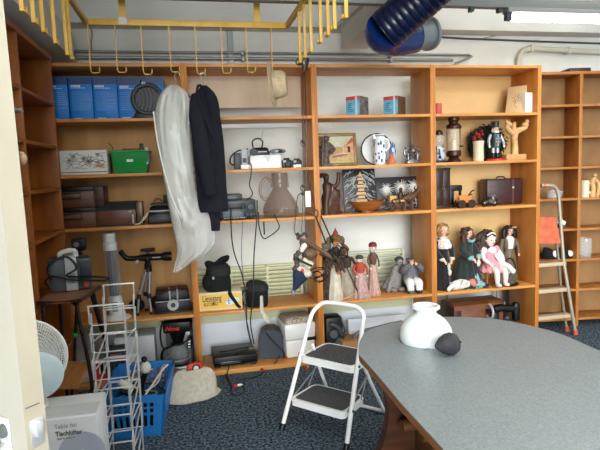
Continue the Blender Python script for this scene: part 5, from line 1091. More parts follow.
# hanging marionettes with chains from the yellow rack
MY = 3.40
def mp(px, py, dy=0): return at(px, py, Y=MY+dy)
p0 = at(302, 62, Y=3.17)
t = thing('black_clamp', 'black spring clamp hooked on the end of the yellow rack', 'clamp', p0)
part('jaw', MB().tube([(-.02, 0, .02), (0, 0, -.01), (.012, 0, -.05)], .008, 8), BLACK, t); part('handle', MB().tube(catmull([(.035, 0, .025), (.028, 0, -.01), (.012, .0, -.06)], 4), [.014, .018, .01], 8, flat=.5), BLACK, t); part('ring', MB().tube([(-.018+.018*math.cos(a*PI/6), 0, .0+.018*math.sin(a*PI/6)) for a in range(12)], .004, 6, closed=True), BLACK, t)
o = mp(306, 254); t = thing('hanging_marionette', 'marionette with a brown round head and navy pointed skirt hanging from long chains', 'puppet', o)
def lo(px, py, dy=0): return mp(px, py, dy)-o
CHN = mat('dark_chain', (70, 66, 62), .4, .6)
def chain(pts, r=.0028, n=6, knots=()):
    m = MB().tube(catmull(pts, n), r, 6)
    for k in knots: m.ball(k, .011, 10, 6)
    return m
top = p0-o+Vector((.004, 0, -.06))
part('chain', chain([top, lo(303, 100), lo(303, 140), lo(303, 180), lo(302.5, 215), lo(301.5, 232)], knots=[lo(303, 142), lo(303.2, 186), lo(302.8, 194)]), CHN, t)
part('chain', chain([top+Vector((.01, 0, 0)), lo(306, 110), lo(306.5, 160), lo(305, 200), lo(305, 225), lo(306, 236)]), CHN, t)
part('chain', chain([lo(303, 192), lo(298, 196), lo(296, 208), lo(295, 222), lo(294.5, 231), lo(297, 237)]), CHN, t)
for k, (px, py) in enumerate(((303, 143), (303, 188))): part('ring', MB().tube([lo(px, py)+Vector((.016*math.cos(a*PI/6), -.004, .022*math.sin(a*PI/6))) for a in range(12)], .0035, 6, closed=True), CHN, t)
part('paper_tag', MB().box(lo(308, 200).x-.018, lo(308, 200).x+.018, -.004, .0, lo(308, 207).z, lo(308, 191).z, .001), OFFW, t)
part('hook_block', MB().tube(catmull([lo(297, 233), lo(300, 236), lo(305, 233), lo(307, 237)], 4), .010, 8), CHN, t)
part('wooden_paddle', MB().tube(catmull([lo(297, 238), lo(304, 241), lo(315, 247), lo(326, 254), lo(332, 259)], 5), [.016, .025, .027, .027, .014], 14, flat=.55), mat('paddle_wood', (84, 60, 46), .45, c2=(110, 84, 66), scale=(20, 20, 20)), t)
g = MB()
for k in range(9): 
    u = k/8; px = 302-8*u+2*math.sin(u*9); py = 243+26*u; g.ball(lo(px, py, -.02), .018, 10, 8, nz=.3, seed=k)
part('bead_arm', g, mat('grey_beads', (92, 86, 80), .5, c2=(52, 48, 46), scale=(60, 60, 60)), t)
part('head', MB().ball(lo(309.5, 254), (.052, .045, .045), 18, 12, nz=.12), mat('brown_burl', (78, 54, 38), .55, c2=(106, 78, 56), scale=(50, 50, 50)), t)
part('white_collar', MB().tube(catmull([lo(301, 251, -.02), lo(304, 246, -.03), lo(306, 244, -.03)], 4), [.016, .02, .012], 8), OFFW, t)
part('patterned_bodice', MB().tube([lo(302, 259), lo(311, 266)], [.03, .03], 14).tube(catmull([lo(296, 265), lo(301, 270), lo(308, 274), lo(310, 276)], 4), [.02, .055, .05, .02], 16, flat=.6), mat('ivory_cloth', (206, 200, 180), .8, c2=(178, 170, 148), scale=(30, 30, 30)), t)
part('dark_sash', MB().tube(catmull([lo(297, 258, -.03), lo(303, 262, -.045), lo(312, 266, -.035)], 4), .011, 8, flat=.6), BLACK, t)
part('red_emblem', MB().ball(lo(302.5, 270.5, -.06), (.011, .006, .011), 10, 8), RED, t)
part('navy_skirt', MB().tube(catmull([lo(302, 271), lo(300, 277), lo(296.5, 285), lo(293.5, 291)], 4), [.078, .07, .035, .008], 18, flat=.6), mat('navy_cloth', (32, 44, 68), .85), t)
part('tassel', MB().ball(lo(293, 292.5), (.014, .012, .022), 10, 8, nz=.3), mat('grey_tassel', (128, 122, 114), .8), t)
g = MB()
for k, (px, py, rx_, rz2) in enumerate(((318, 272, .055, .03), (321, 275, .05, .04), (315, 275, .045, .024), (320, 279, .04, .02))): g.tube([lo(px, py, -.02)+Vector((rx_*math.cos(a*PI/8), .01*math.sin(a), rz2*math.sin(a*PI/8))) for a in range(16)], .0036, 6, closed=True)
part('wire_coil', g, BLACK, t)
# second marionette control: black rods with a ring at the upright
o2 = at(317, 214, Y=3.9); t = thing('rod_control', 'pair of thin black rods with a ring hanging in front of the pine upright', 'rod', o2)
def l2(px, py, Y=3.9): return at(px, py, Y=Y)-o2
part('rod', MB().tube([l2(306, 168), l2(311, 190), l2(315.5, 211)], .0035, 6), BLACK, t); part('ring', MB().tube([l2(316, 213.5)+Vector((.018*math.cos(a*PI/6), 0, .026*math.sin(a*PI/6))) for a in range(12)], .004, 6, closed=True), BLACK, t)
for a, b in (((316, 217), (326, 243)), ((321, 216), (333, 243))): part('rod', MB().tube([l2(*a), l2(*b, Y=3.93)], .0055, 6), BLACK, t)
g = MB()
for k in range(34):
    px, py = 334+random.uniform(-9, 11), 257+random.uniform(-9, 9); a = l2(px, py, 3.95+random.uniform(-.02, .02)); g.tube(catmull([a, a+Vector((random.uniform(-.03, .03), random.uniform(-.02, .01), random.uniform(-.03, .02))), a+Vector((random.uniform(-.05, .05), random.uniform(-.02, .01), random.uniform(-.07, .0)))], 3), random.choice((.005, .008, .012)), 6)
part('puppet_cluster', g, mat('dark_puppet_mass', (46, 36, 32), .7, c2=(86, 64, 48), scale=(50, 50, 50)), t)
g = MB()
for (px, py, rr) in ((344, 253, .03), (330, 255, .026), (338, 250, .024)): g.tube([l2(px, py, 3.9)+Vector((rr*math.cos(a*PI/8), 0, rr*1.4*math.sin(a*PI/8))) for a in range(16)], .005, 6, closed=True)
part('bangle', g, BLACK, t)
# grey doll sagging in the corner, and the seated grey-coated doll
FELT = mat('grey_felt', (150, 146, 142), .9, c2=(128, 124, 122), scale=(60, 60, 60)); KNIT = mat('dark_grey_knit', (88, 88, 92), .9, c2=(122, 122, 126), scale=(90, 90, 90))
b = at(396, 292, Z=S4); t = thing('cloth_doll', 'slumped pale grey cloth doll with a dark hat beside the seated grey doll', 'doll', (b.x+.01, 4.2, S4+.001), .2); t.scale = (.86, .86, .86)
part('body', MB().loft([(-.0, 0, 0, .085, .06), (-.02, 0, .03, .10, .07), (.0, 0, .09, .085, .06), (.025, 0, .15, .06, .05), (.04, .0, .21, .045, .04), (.05, 0, .24, .03, .03)], 20, lambda a, k: 1+.07*math.cos(4*a+5*k)), FELT, t)
m = MB(); headmesh(m, (.065, -.02, .27), .036); part('head', m, FELT, t); part('hat', MB().ball((.07, .0, .295), (.048, .045, .034), 14, 10).ball((.085, .0, .25), (.03, .03, .05), 12, 8), DGREY, t); face(t, (.065, -.02, .27), .036)
m = MB(); m.tube(catmull([(-.03, -.04, .13), (-.08, -.06, .07), (-.10, -.07, .03)], 4), [.026, .022, .02], 10); m.ball((-.105, -.075, .02), .022, 10, 8); part('arm', m, FELT, t)
part('foot', MB().ball((-.05, -.08, .022), (.035, .045, .022), 12, 8).ball((.03, -.09, .022), (.035, .045, .022), 12, 8), FELT, t)
b = at(412.5, 292, Z=S4); xc, w, h = span(404, 421, 260, 4.1, S4)
t = thing('seated_doll', 'seated doll in a dark grey coat, white trousers and black boots', 'doll', (xc, 4.14, S4+.001), math.radians(-6))
part('coat', MB().loft([(0, 0, h*.30, w*.42, .07), (0, 0, h*.34, w*.46, .075), (0, .0, h*.55, w*.38, .06), (0, .0, h*.72, w*.33, .05), (0, 0, h*.82, w*.24, .04), (0, 0, h*.86, w*.12, .025)], 24, folds(6, .06)), KNIT, t)
m = MB(); c = (0.0, -.03, h*.93); headmesh(m, c, h*.085, (0, 0, h*.82)); part('head', m, SKIN, t); face(t, c, h*.085)
part('hair', hairmesh(c, h*.085, 'bob', .1), mat('brown_hair', (86, 56, 36), .6), t); part('cap', MB().ball((0, .0, h*.985), (w*.24, .05, h*.06), 16, 10), KNIT, t)
for s in (-1, 1):
    part('trouser_leg', MB().tube(catmull([(s*w*.18, -.03, h*.33), (s*w*.24, -.10, h*.32), (s*w*.24, -.12, h*.2), (s*w*.22, -.12, h*.10)], 4), [.036, .036, .03, .028], 12), WHITE, t)
    part('boot', MB().tube([(s*w*.22, -.12, h*.12), (s*w*.22, -.12, h*.04), (s*w*.24, -.15, .018)], [.026, .024, .02], 10), BLACK, t)
    part('coat_sleeve', MB().tube(catmull([(s*w*.28, 0, h*.76), (s*w*.50, -.03, h*.66), (s*w*.42, -.08, h*.78), (s*w*.2, -.10, h*.88)], 4), [.03, .03, .026, .022], 10), KNIT, t)
    m = MB(); hand(m, (s*w*.18, -.10, h*.89), (-s*.6, -.2, .5), .022); part('hand', m, SKIN, t)
part('seat_block', MB().box(-w*.36, w*.36, -.05, .09, 0, h*.28, .01), DGREY, t)
# =================================================================== BAY 3 bottom
p = at(366, 311, Y=4.46)
t = thing('radiator_pipe', 'cream-lagged radiator pipe bending down behind the white table lamp shade', 'pipe', (p.x, 4.46, p.z))
part('lagging', MB().cyl((at(342, 312, Y=4.46).x-p.x, 0, 0), (at(385, 308, Y=4.46).x-p.x, 0, .0), .03, seg=16), mat('cream_lagging', (206, 204, 160), .6), t)
part('bent_pipe', MB().tube(catmull([(at(385, 308, Y=4.46).x-p.x, 0, 0), (at(396, 308, Y=4.46).x-p.x, 0, .0), (at(403, 312, Y=4.46).x-p.x, 0, -.04), (at(404, 330, Y=4.46).x-p.x, 0, -.3), (at(404, 330, Y=4.46).x-p.x, 0, -p.z+.005)], 6), .016, 10), STEELG, t)
b = at(360, 345, Y=4.2)
t = thing('white_board', 'white flat panel leaning behind the step stool on the bottom shelf', 'board', (at(366, 330, Y=4.3).x, 4.26, S0+.001))
part('panel', MB().box(-.17, .36, 0, .025, 0, zat(317, t.location.x, 4.3)-S0, .004, M=rot(math.radians(-5), 'X')), mat('cool_white', (214, 220, 226), .4), t); part('edge_trim', MB().box(-.172, -.160, -.003, .028, 0, .2, .002, M=rot(math.radians(-5), 'X')), LGREY, t)
p = at(356, 335, Y=4.05); t = thing('folding_frame', 'bent dark grey steel tube frame standing between the stool and the table', 'frame', (p.x, 4.05, S0+.001))
part('bent_tube', MB().tube(catmull([at(354.5, 350, Y=4.05)-t.location, at(355, 337, Y=4.05)-t.location, at(360, 332, Y=4.05)-t.location, at(374, 328.5, Y=4.05)-t.location, at(388, 325, Y=4.05)-t.location, at(402, 322, Y=4.05)-t.location], 6), .016, 10), MGREY, t)
part('leg', MB().tube([at(354.5, 350, Y=4.05)-t.location, Vector((at(354, 360, Y=4.05).x-p.x, 0, .0))], .016, 10), MGREY, t); part('leg', MB().tube([at(402, 322, Y=4.05)-t.location, Vector((at(402, 322, Y=4.05).x-p.x, 0, 0))], .016, 10), MGREY, t)
xc, w, h = span(343, 366, 341, 4.0, S0); solo('cardboard_box', MB().box(-w/2, w*.9, 0, .18, 0, max(h, .08), .003), mat('cardboard', (176, 126, 80), .8), 'brown cardboard box low on the shelf behind the step stool', 'box', (xc, 4.0, S0+.001))
xc, w, h = span(326, 345, 318, 4.1, S0)
t = thing('black_machine', 'black machine with glassy lenses in the dark gap beside the white panel', 'machine', (xc, 4.1, S0+.001))
part('housing', MB().taper(w, .18, w*.9, .15, 0, h, c=(0, .09), bev=.02), BLACK, t); part('tube_arm', MB().tube(catmull([(-w*.3, -.02, h*.85), (w*.1, -.03, h*.75), (w*.3, -.03, h*.5)], 4), .022, 10), DGREY, t)
for x, z in ((-.1*w, .55*h), (.2*w, .3*h)): part('lens', MB().cyl((x, -.03, z), (x, .01, z), .035, .04), mat('lens_glass', (90, 96, 100), .1), t)
part('silver_tray', MB().box(-w*.4, w*.3, -.04, .0, h*.22, h*.26, .004), LGREY, t); part('hanging_lead', MB().tube(catmull([(w*.3, -.01, h*.95), (w*.45, -.03, h*.6), (w*.2, -.04, h*.2)], 4), .007, 6), CABLEM, t)
# =================================================================== BAY 4
# top shelf
xc, w, h = span(434.5, 441.5, 103, 4.0, S1)
t = thing('candle', 'short pink-red candle at the left end of the top shelf', 'candle', (xc, 4.0, S1+.001)); part('wax', MB().lathe([(0, 0), (w*.46, 0), (w*.5, .006), (w*.5, h*.9), (w*.44, h*.94), (0, h*.9)], seg=24), mat('pink_red_wax', (196, 84, 72), .5), t); part('wick', MB().cyl((0, 0, h*.88), (0, 0, h), .002, seg=6), BLACK, t)
xc, w, h = span(506, 528.5, 82.5, 4.06, S1)
t = thing('photo_album', 'large tan book with a drawn flower on its cover, leaning at an angle', 'book', (xc-.0, 4.1, S1+.001), -math.radians(50))
LT = rot(math.radians(-20), 'X'); bw2 = .15; BUFF = mat('buff_cover', (214, 186, 142), .6)
part('cover', MB().box(-bw2/2, bw2/2, 0, .004, 0, h, .001, M=LT).box(-bw2/2, bw2/2, .031, .035, 0, h, .001, M=LT).box(-bw2/2-.003, -bw2/2+.002, 0, .035, 0, h, .001, M=LT), BUFF, t); part('pages', MB().box(-bw2/2+.003, bw2/2-.004, .004, .031, .003, h-.004, M=LT), mat('book_pages', (238, 228, 204), .8), t)
g = MB()
for k in range(7): a = k*PI*2/7; g.tube([LT @ Vector((.0+.012*math.cos(a), -.001, h*.55+.012*math.sin(a))), LT @ Vector((.035*math.cos(a+.2), -.001, h*.55+.045*math.sin(a+.2)))], .0022, 4)
g.tube([LT @ Vector(q) for q in catmull([(0, -.001, h*.5), (-.01, -.001, h*.35), (.015, -.001, h*.2)], 4)], .0022, 4); part('cover_drawing', g, mat('brown_drawing', (150, 116, 78), .6), t)
xc, w, h = span(526, 535.5, 92.5, 4.02, S1)
t = thing('white_book', 'white book standing upright at the right end of the top shelf', 'book', (xc, 4.03, S1+.001)); part('cover', MB().box(-w/2, w/2, 0, .2, 0, h, .003), WHITE, t); part('pages', MB().box(-w/2+.004, w/2-.004, .004, .198, h-.002, h+.001), OFFW, t)
# coffee mill
xc, w, h = span(435, 445.5, 130, 4.04, S2)
t = thing('coffee_mill', 'wall coffee mill with a glass bulb and white blue-painted body', 'coffee mill', (xc, 4.06, S2+.001))
part('body', MB().taper(w*.8, .07, w*.7, .06, h*.06, h*.5, bev=.006), mat('mill_pale_blue', (176, 190, 204), .3, c2=(66, 86, 120), scale=(26, 26, 26), lo=.5, hi=.6), t); part('base', MB().taper(w*.95, .09, w*.85, .08, 0, h*.07, bev=.004), BLACK, t)
part('glass_bulb', MB().lathe([(w*.26, h*.5), (w*.46, h*.58), (w*.52, h*.68), (w*.44, h*.8), (w*.3, h*.86), (w*.28, h*.86), (w*.42, h*.79), (w*.49, h*.68), (w*.43, h*.59), (w*.24, h*.51)], seg=24, caps=False), mat('mill_glass', (214, 222, 222), .05, alpha=.15), t)
part('lid', MB().lathe([(0, h*.85), (w*.34, h*.85), (w*.32, h*.95), (w*.16, h*1.0), (0, h)], seg=20), BLACK, t); part('crank', MB().tube([(-w*.3, -.05, h*.4), (-w*.35, -.07, h*.4), (-w*.3, -.075, h*.18)], .006, 6).ball((-w*.3, -.075, h*.16), .012, 10, 8), BLACK, t)
# lantern
xc, w, h = span(448.5, 462.5, 115.5, 4.03, S2)
t = thing('lantern', 'dark bronze lantern with a tall glass chimney', 'lantern', (xc, 4.06, S2+.001))
BRZ = mat('dark_bronze', (66, 38, 28), .35, .5); r = w/2
part('base', MB().lathe([(0, 0), (r*.98, 0), (r*1.0, h*.03), (r*.7, h*.07), (r*.6, h*.1), (r*.95, h*.14), (r*.98, h*.2), (r*.9, h*.25), (0, h*.25)], seg=28), BRZ, t)
part('glass_chimney', MB().lathe([(r*.74, h*.25), (r*.78, h*.45), (r*.74, h*.73), (r*.71, h*.73), (r*.75, h*.45), (r*.71, h*.25)], seg=28, caps=False), mat('lantern_glass', (222, 212, 190), .1, alpha=.2), t)
part('cap', MB().lathe([(0, h*.72), (r*.95, h*.72), (r*1.0, h*.76), (r*.9, h*.8), (r*.6, h*.83), (r*.62, h*.88), (r*.72, h*.9), (r*.7, h*.96), (r*.4, h*1.0), (0, h*1.0)], seg=28), BRZ, t)
for s in (-1, 1): part('side_rail', MB().tube([(s*r*.92, 0, h*.2), (s*r*.95, 0, h*.76)], .005, 6), BRZ, t)
part('candle', MB().cyl((0, 0, h*.25), (0, 0, h*.48), r*.35), mat('ivory_wax', (232, 220, 190), .5), t); part('wick_knob', MB().cyl((r*.8, -.0, h*.34), (r*1.3, -.01, h*.34), .007), BRZ, t)
# white candle vase with red flowers
xc, w, h = span(474, 484, 141, 4.04, S2)
t = thing('white_vase', 'cream ribbed pillar vase holding red flowers', 'vase', (xc, 4.05, S2+.001))
part('vase_body', MB().lathe([(0, 0), (w*.46, 0), (w*.48, h*.1), (w*.46, h*.85), (w*.5, h*.9), (w*.5, h), (w*.42, h), (w*.4, h*.9), (0, h*.85)], seg=28), mat('cream_glaze', (216, 206, 176), .4), t)
g = MB(); random.seed(5)
for k in range(9): g.ball((random.uniform(-.045, .05), random.uniform(-.02, .03), h+.03+random.uniform(-.02, .03)), random.uniform(.010, .016), 10, 8, nz=.4, seed=k)
fl = solo('red_flowers', g, mat('dark_red_petals', (140, 28, 32), .7), 'dark red artificial flowers in the cream vase', 'flowers', (xc, 4.05, S2+.001))
# wreath behind nutcracker
xc, w, h = span(474.5, 508, 120.5, 4.16, S2)
t = thing('wreath', 'dark green wreath with red berries standing behind the nutcracker', 'wreath', (xc, 4.24, S2+.002))
g = MB(); r = w*.5; zc = r*.72; random.seed(3)
m2 = MB()
for k in range(380):
    a = random.uniform(0, 2*PI); q = r*random.uniform(.4, 1.12); x, z = q*math.cos(a), zc*1.3+q*.95*math.sin(a)
    if z < .012: continue
    L = random.uniform(.02, .04); b2 = random.uniform(0, 2*PI); y = random.uniform(-.045, .0); dx_, dz_ = L*math.cos(b2), L*math.sin(b2)
    if z+dz_ < .005: dz_ = abs(dz_)
    g.tube([(x, y, z), (x+dx_, y-.01, z+dz_)], [.006, .001], 5)
g.ball((0, .01, zc*1.3), (r*1.05, .045, zc*1.28), 30, 20, nz=.25, nf=9)
part('foliage', g, mat('dark_green_needles', (24, 34, 24), .8, c2=(40, 52, 36), scale=(40, 40, 40)), t)
for k in range(8): a = -.9+k*.75; part('red_berry', MB().ball((r*.95*math.cos(a), -.05, zc*1.25+r*.8*math.sin(a)), .016, 10, 8), mat('dark_red_petals', (140, 28, 32), .7), t)

# nutcracker
xc, w, h = span(485, 504, 121.5, 4.06, S2)
t = thing('nutcracker', 'nutcracker soldier with a white beard, dark coat and red base', 'nutcracker', (xc, 4.05, S2+.001))
DGN = mat('dark_green_paint', (32, 46, 40), .4); SILP = mat('silver_paint', (176, 182, 186), .35, .5)
part('base', MB().lathe([(0, 0), (w*.44, 0), (w*.42, h*.05), (0, h*.05)], seg=24), RED, t)
for s in (-1, 1):
    part('boot', MB().tube([(s*w*.11, 0, h*.05), (s*w*.11, 0, h*.2)], w*.09, 12).ball((s*w*.11, -.015, h*.065), (w*.1, .03, h*.025), 10, 8), BLACK, t); part('leg', MB().cyl((s*w*.11, 0, h*.19), (s*w*.11, 0, h*.38), w*.085), SILP, t)
    part('arm', MB().tube(catmull([(s*w*.24, 0, h*.66), (s*w*.36, -.005, h*.52), (s*w*.38, -.02, h*.40)], 4), [w*.085, w*.075, w*.06], 10), SILP, t); m = MB(); hand(m, (s*w*.38, -.02, h*.40), (0, -.2, -1), .018); part('hand', m, WHITE, t)
part('coat', MB().loft([(0, 0, h*.33, w*.25, .04), (0, 0, h*.42, w*.22, .036), (0, 0, h*.58, w*.26, .04), (0, 0, h*.68, w*.26, .04), (0, 0, h*.71, w*.14, .03)], 20), DGN, t); part('silver_braid', MB().box(-w*.12, w*.12, -.044, -.036, h*.46, h*.49).box(-w*.12, w*.12, -.044, -.036, h*.54, h*.57).box(-.006, .006, -.044, -.036, h*.36, h*.66), SILP, t)
c = (0, -.004, h*.79); r = h*.085; m = MB(); headmesh(m, c, r, (0, 0, h*.7)); part('head', m, SKIN, t); face(t, c, r)
part('white_beard', MB().loft([(0, -r*.7, h*.60, r*.1, r*.1), (0, -r*.75, h*.66, r*.5, r*.3), (0, -r*.7, h*.72, r*.8, r*.4), (0, -r*.6, h*.755, r*.85, r*.42)], 16).ball((0, r*.25, h*.77), (r*1.12, r*.8, r*.9), 14, 10), WHITE, t); part('tall_hat', MB().lathe([(0, h*.84), (r*1.12, h*.84), (r*1.0, h*.87), (r*1.1, h*.97), (r*1.0, h*1.0), (0, h*1.0)], seg=22), DGN, t)
# hand-shaped wood sculpture with little figures
xc, w, h = span(503, 527, 121.5, 4.02, S2)
t = thing('tree_sculpture', 'pale carved tree sculpture with two curled figures in its branches', 'sculpture', (xc, 4.03, S2+.001))
part('base_block', MB().box(-w*.42, w*.40, -.035, .045, 0, h*.15, .003), MIDBR, t) if False else part('base_block', MB().box(-w*.42, w*.40, -.035, .045, 0, h*.15, .003), mat('base_block_wood', (196, 144, 92), .5), t)
part('trunk', MB().tube(catmull([(.0, 0, h*.14), (.005, 0, h*.35), (-.004, 0, h*.55), (.0, 0, h*.72)], 5), [.032, .024, .026, .034], 14), LWOOD, t)
for P in ([(0, 0, h*.68), (-w*.22, -.01, h*.74), (-w*.36, -.015, h*.86), (-w*.32, -.015, h*.96)], [(0, 0, h*.7), (w*.2, -.005, h*.78), (w*.38, -.01, h*.82), (w*.5, -.01, h*.92)], [(0, 0, h*.7), (-.004, .01, h*.85), (w*.04, .015, h*.98)]): part('branch', MB().tube(catmull(P, 5), [.028, .024, .02, .014], 12), LWOOD, t)
part('curled_figure', MB().ball((-w*.3, -.015, h*.92), (.03, .026, .024), 14, 10).ball((-w*.38, -.02, h*.98), .017, 10, 8), LWOOD, t); part('curled_figure', MB().ball((w*.40, -.01, h*.90), (.03, .026, .022), 14, 10).ball((w*.46, -.015, h*.985), .019, 10, 8), LWOOD, t)
# miniature wardrobe
xc, w, h = span(436, 451, 168, 4.04, S3)
t = thing('miniature_wardrobe', 'miniature dark brown wardrobe at the left of the shelf', 'cabinet', (xc, 4.05, S3+.001)); DKW = mat('very_dark_wood', (48, 28, 20), .4)
part('carcass', MB().box(-w/2, w/2, 0, .1, 0, h*.97, .002), DKW, t); part('cornice', MB().box(-w/2-.004, w/2+.004, -.006, .102, h*.96, h, .003), DKW, t); part('plinth', MB().box(-w/2-.003, w/2+.003, -.004, .1, 0, h*.06, .002), DKW, t)
for s in (-1, 1): dd = part('door', MB().box(min(0, s)*w*.48+.001, max(0, s)*w*.48-.001, -.004, .0, h*.08, h*.94, .001).box(s*w*.24-w*.15, s*w*.24+w*.15, -.006, -.003, h*.5, h*.88, .001).box(s*w*.24-w*.15, s*w*.24+w*.15, -.006, -.003, h*.14, h*.44, .001), DKW, t); part('knob', MB().ball((s*w*.06, -.008, h*.48), .005, 8, 6), mat('brass', (176, 140, 70), .35, .8), dd)
# miniature orange wooden truck and dark stand
xc, w, h = span(457, 473, 190.5, 4.0, S3)
t = thing('wooden_cart', 'small orange wooden cart with dark wheels', 'toy', (xc, 4.0, S3+.001)); OW = mat('orange_toy_wood', (208, 128, 58), .45)
part('cart_box', MB().box(-w*.45, w*.4, -.03, .03, h*.3, h*.42, .003).box(-w*.45, w*.4, -.03, -.024, h*.42, h*.72, .002).box(-w*.45, w*.4, .024, .03, h*.42, h*.72, .002).box(w*.34, w*.4, -.03, .03, h*.42, h*.8, .002), OW, t); part('handle_rail', MB().tube(catmull([(w*.1, -.03, h*.7), (w*.3, -.03, h*.95), (w*.48, -.03, h*1.0)], 4), .006, 6), BROWN, t)
for x in (-.32, .28): 
    for y in (-.038, .038): part('wheel', MB().cyl((x*w, y-.004, h*.24), (x*w, y+.004, h*.24), h*.24, seg=18), DKW, t)
xc, w, h = span(450.5, 462.5, 185.5, 4.08, S3)
t = thing('sewing_machine_model', 'small dark model machine behind the orange wooden cart', 'model', (xc, 4.12, S3+.001))
part('table_base', MB().box(-w*.45, w*.5, -.03, .03, h*.0, h*.12, .003), BLACK, t); part('machine_arm', MB().box(-w*.42, -w*.1, -.02, .02, h*.12, h*.8, .004).box(-w*.42, w*.6, -.02, .02, h*.74, h, .006).box(w*.42, w*.56, -.014, .014, h*.5, h*.78, .003), BLACK, t); part('hand_wheel', MB().cyl((-w*.5, 0, h*.85), (-w*.44, 0, h*.85), .018), DKW, t)
# toy motorbike
xc, w, h = span(482.5, 497, 193.5, 4.02, S3)
t = thing('toy_motorbike', 'tiny dark model motor tricycle before the dark brown case', 'toy', (xc, 4.02, S3+.001))
for x in (-.34, .32): wb_ = part('wheel', MB().tube([(x*w+h*.26*math.cos(a*PI/8), 0, h*.28+h*.26*math.sin(a*PI/8)) for a in range(16)], .006, 6, closed=True), BLACK, t); part('hub', MB().cyl((x*w, -.006, h*.28), (x*w, .006, h*.28), .01), SILP, wb_)
part('frame', MB().tube(catmull([(-w*.34, 0, h*.28), (-w*.1, 0, h*.4), (w*.15, 0, h*.5), (w*.3, 0, h*.3)], 4), .012, 8), DKF, t); part('seat', MB().ball((-w*.12, 0, h*.62), (w*.2, .016, h*.09), 10, 8), BLACK, t); part('handlebar', MB().tube([(w*.22, -.03, h*.85), (w*.2, 0, h*.75), (w*.22, .03, h*.85)], .005, 6).tube([(w*.2, 0, h*.75), (w*.3, 0, h*.4)], .006, 6), SILP, t); part('side_body', MB().ball((0, -.02, h*.36), (w*.2, .018, h*.16), 12, 8), DKF, t)
# dark brown case
xc, w, h = span(490.5, 525, 179, 4.06, S3)
t = thing('leather_case', 'dark oxblood leather case with a strap and top handle', 'case', (xc, 4.1, S3+.001), math.radians(-4)); OX = mat('oxblood_leather', (64, 28, 26), .4, c2=(50, 20, 20), scale=(24, 24, 24))
part('case_body', MB().box(-w/2, w/2, 0, .15, 0, h, .012), OX, t); part('lid_seam', MB().box(-w/2-.002, w/2+.002, -.002, .152, h*.70, h*.715), DKW, t); part('strap', MB().box(w*.2, w*.235, -.004, .15, .0, h+.002, .001), mat('strap_leather', (92, 56, 48), .5), t); part('buckle', MB().box(w*.192, w*.243, -.007, -.003, h*.62, h*.7, .001), SILP, t); part('handle', MB().tube(catmull([(-w*.14, .07, h-.002), (-w*.1, .07, h+.016), (w*.06, .07, h+.016), (w*.1, .07, h-.002)], 4), .006, 8), DKW, t)
LAMP_W, WORLD, EXPO, WIN_W = 8, .55, .4, 3.0
# =================================================================== BAY 4 dolls
VEL = mat('black_velvet', (22, 20, 22), .9, sheen=.3); VELG = mat('bottle_green_velvet', (24, 30, 28), .85, c2=(34, 44, 40), scale=(20, 20, 20), sheen=.3); LACE = mat('white_lace', (222, 216, 204), .8, c2=(186, 180, 168), scale=(90, 90, 90)); TEAL = mat('pale_teal_cloth', (130, 176, 176), .8); PINK = mat('pink_dress_cloth', (236, 158, 166), .8, c2=(226, 138, 150), scale=(60, 60, 60)); OLIVE = mat('olive_brown_satin', (112, 98, 74), .5, c2=(90, 76, 56), scale=(10, 10, 30)); WCL = mat('white_cloth', (232, 228, 220), .85)
BLOND = mat('blond_hair', (178, 134, 84), .6, c2=(132, 90, 50), scale=(40, 40, 40), bump=.4); BRUN = mat('brown_curls', (84, 52, 34), .6, c2=(50, 30, 20), scale=(40, 40, 40), bump=.4); DBRUN = mat('dark_brown_curls', (74, 46, 32), .6, c2=(40, 26, 18), scale=(40, 40, 40), bump=.4); BLK = mat('black_hair', (22, 18, 18), .5, c2=(12, 10, 10), scale=(40, 40, 40), bump=.4)
def doll(label, px, yt, py, w, skin, rz=0, Y=None):
    b = at(px, py, Z=S4); Y = Y or b.y; x = xat(px, Y, S4); h = zat(yt, x, Y)-S4
    return thing('doll', label, 'doll', (x, Y, S4+.001), rz, 'dressed dolls on the shelf'), h
# blond doll at the left
t, h = doll('blond curly doll in black velvet with a white lace collar', 443, 222.5, 294, .12, SKIN, .15, 4.08)
part('dress', MB().loft([(0, 0, 0, .066, .07), (0, 0, .01, .069, .072), (0, 0, h*.25, .06, .06), (0, 0, h*.45, .05, .05), (0, 0, h*.56, .044, .04), (0, 0, h*.70, .06, .045), (0, 0, h*.76, .05, .036), (0, 0, h*.79, .02, .02)], 36, folds(9, .07)), VEL, t)
r = h*.072; c = (0, -.012, h*.885); m = MB(); headmesh(m, c, r, (0, 0, h*.77))
part('head', m, SKIN, t); face(t, c, r); part('hair', hairmesh(c, r, 'bob', .3, 4), BLOND, t)
part('lace_collar', MB().loft([(0, -.005, h*.62, .066, .06), (0, -.005, h*.66, .072, .062), (0, -.003, h*.74, .058, .048), (0, 0, h*.79, .026, .026)], 40, lambda a, k: 1+.08*math.cos(13*a)*(1-k)), LACE, t); part('lace_front', MB().ball((-.0, -.058, h*.68), (.03, .014, .036), 14, 10, nz=.3), WCL, t)
for s in (-1, 1):
    P = [(s*.055, 0, h*.72), (s*.075, -.015, h*.58), (s*.05, -.06, h*.47)]; part('sleeve', MB().tube(catmull(P, 4), [.024, .024, .02], 12), VEL, t); m = MB(); m.tube([P[-1], (s*.03, -.075, h*.44)], .012, 8); hand(m, (s*.03, -.075, h*.44), (-s*.3, -.3, -1), .02); part('hand', m, SKIN, t); part('cuff', MB().ball(P[-1], (.024, .022, .018), 12, 8), LACE, t)
part('lace_trim', MB().ball((.01, -.07, h*.36), (.014, .01, .03), 10, 8, nz=.3).ball((.015, -.074, h*.27), (.016, .01, .026), 10, 8, nz=.3), LACE, t)
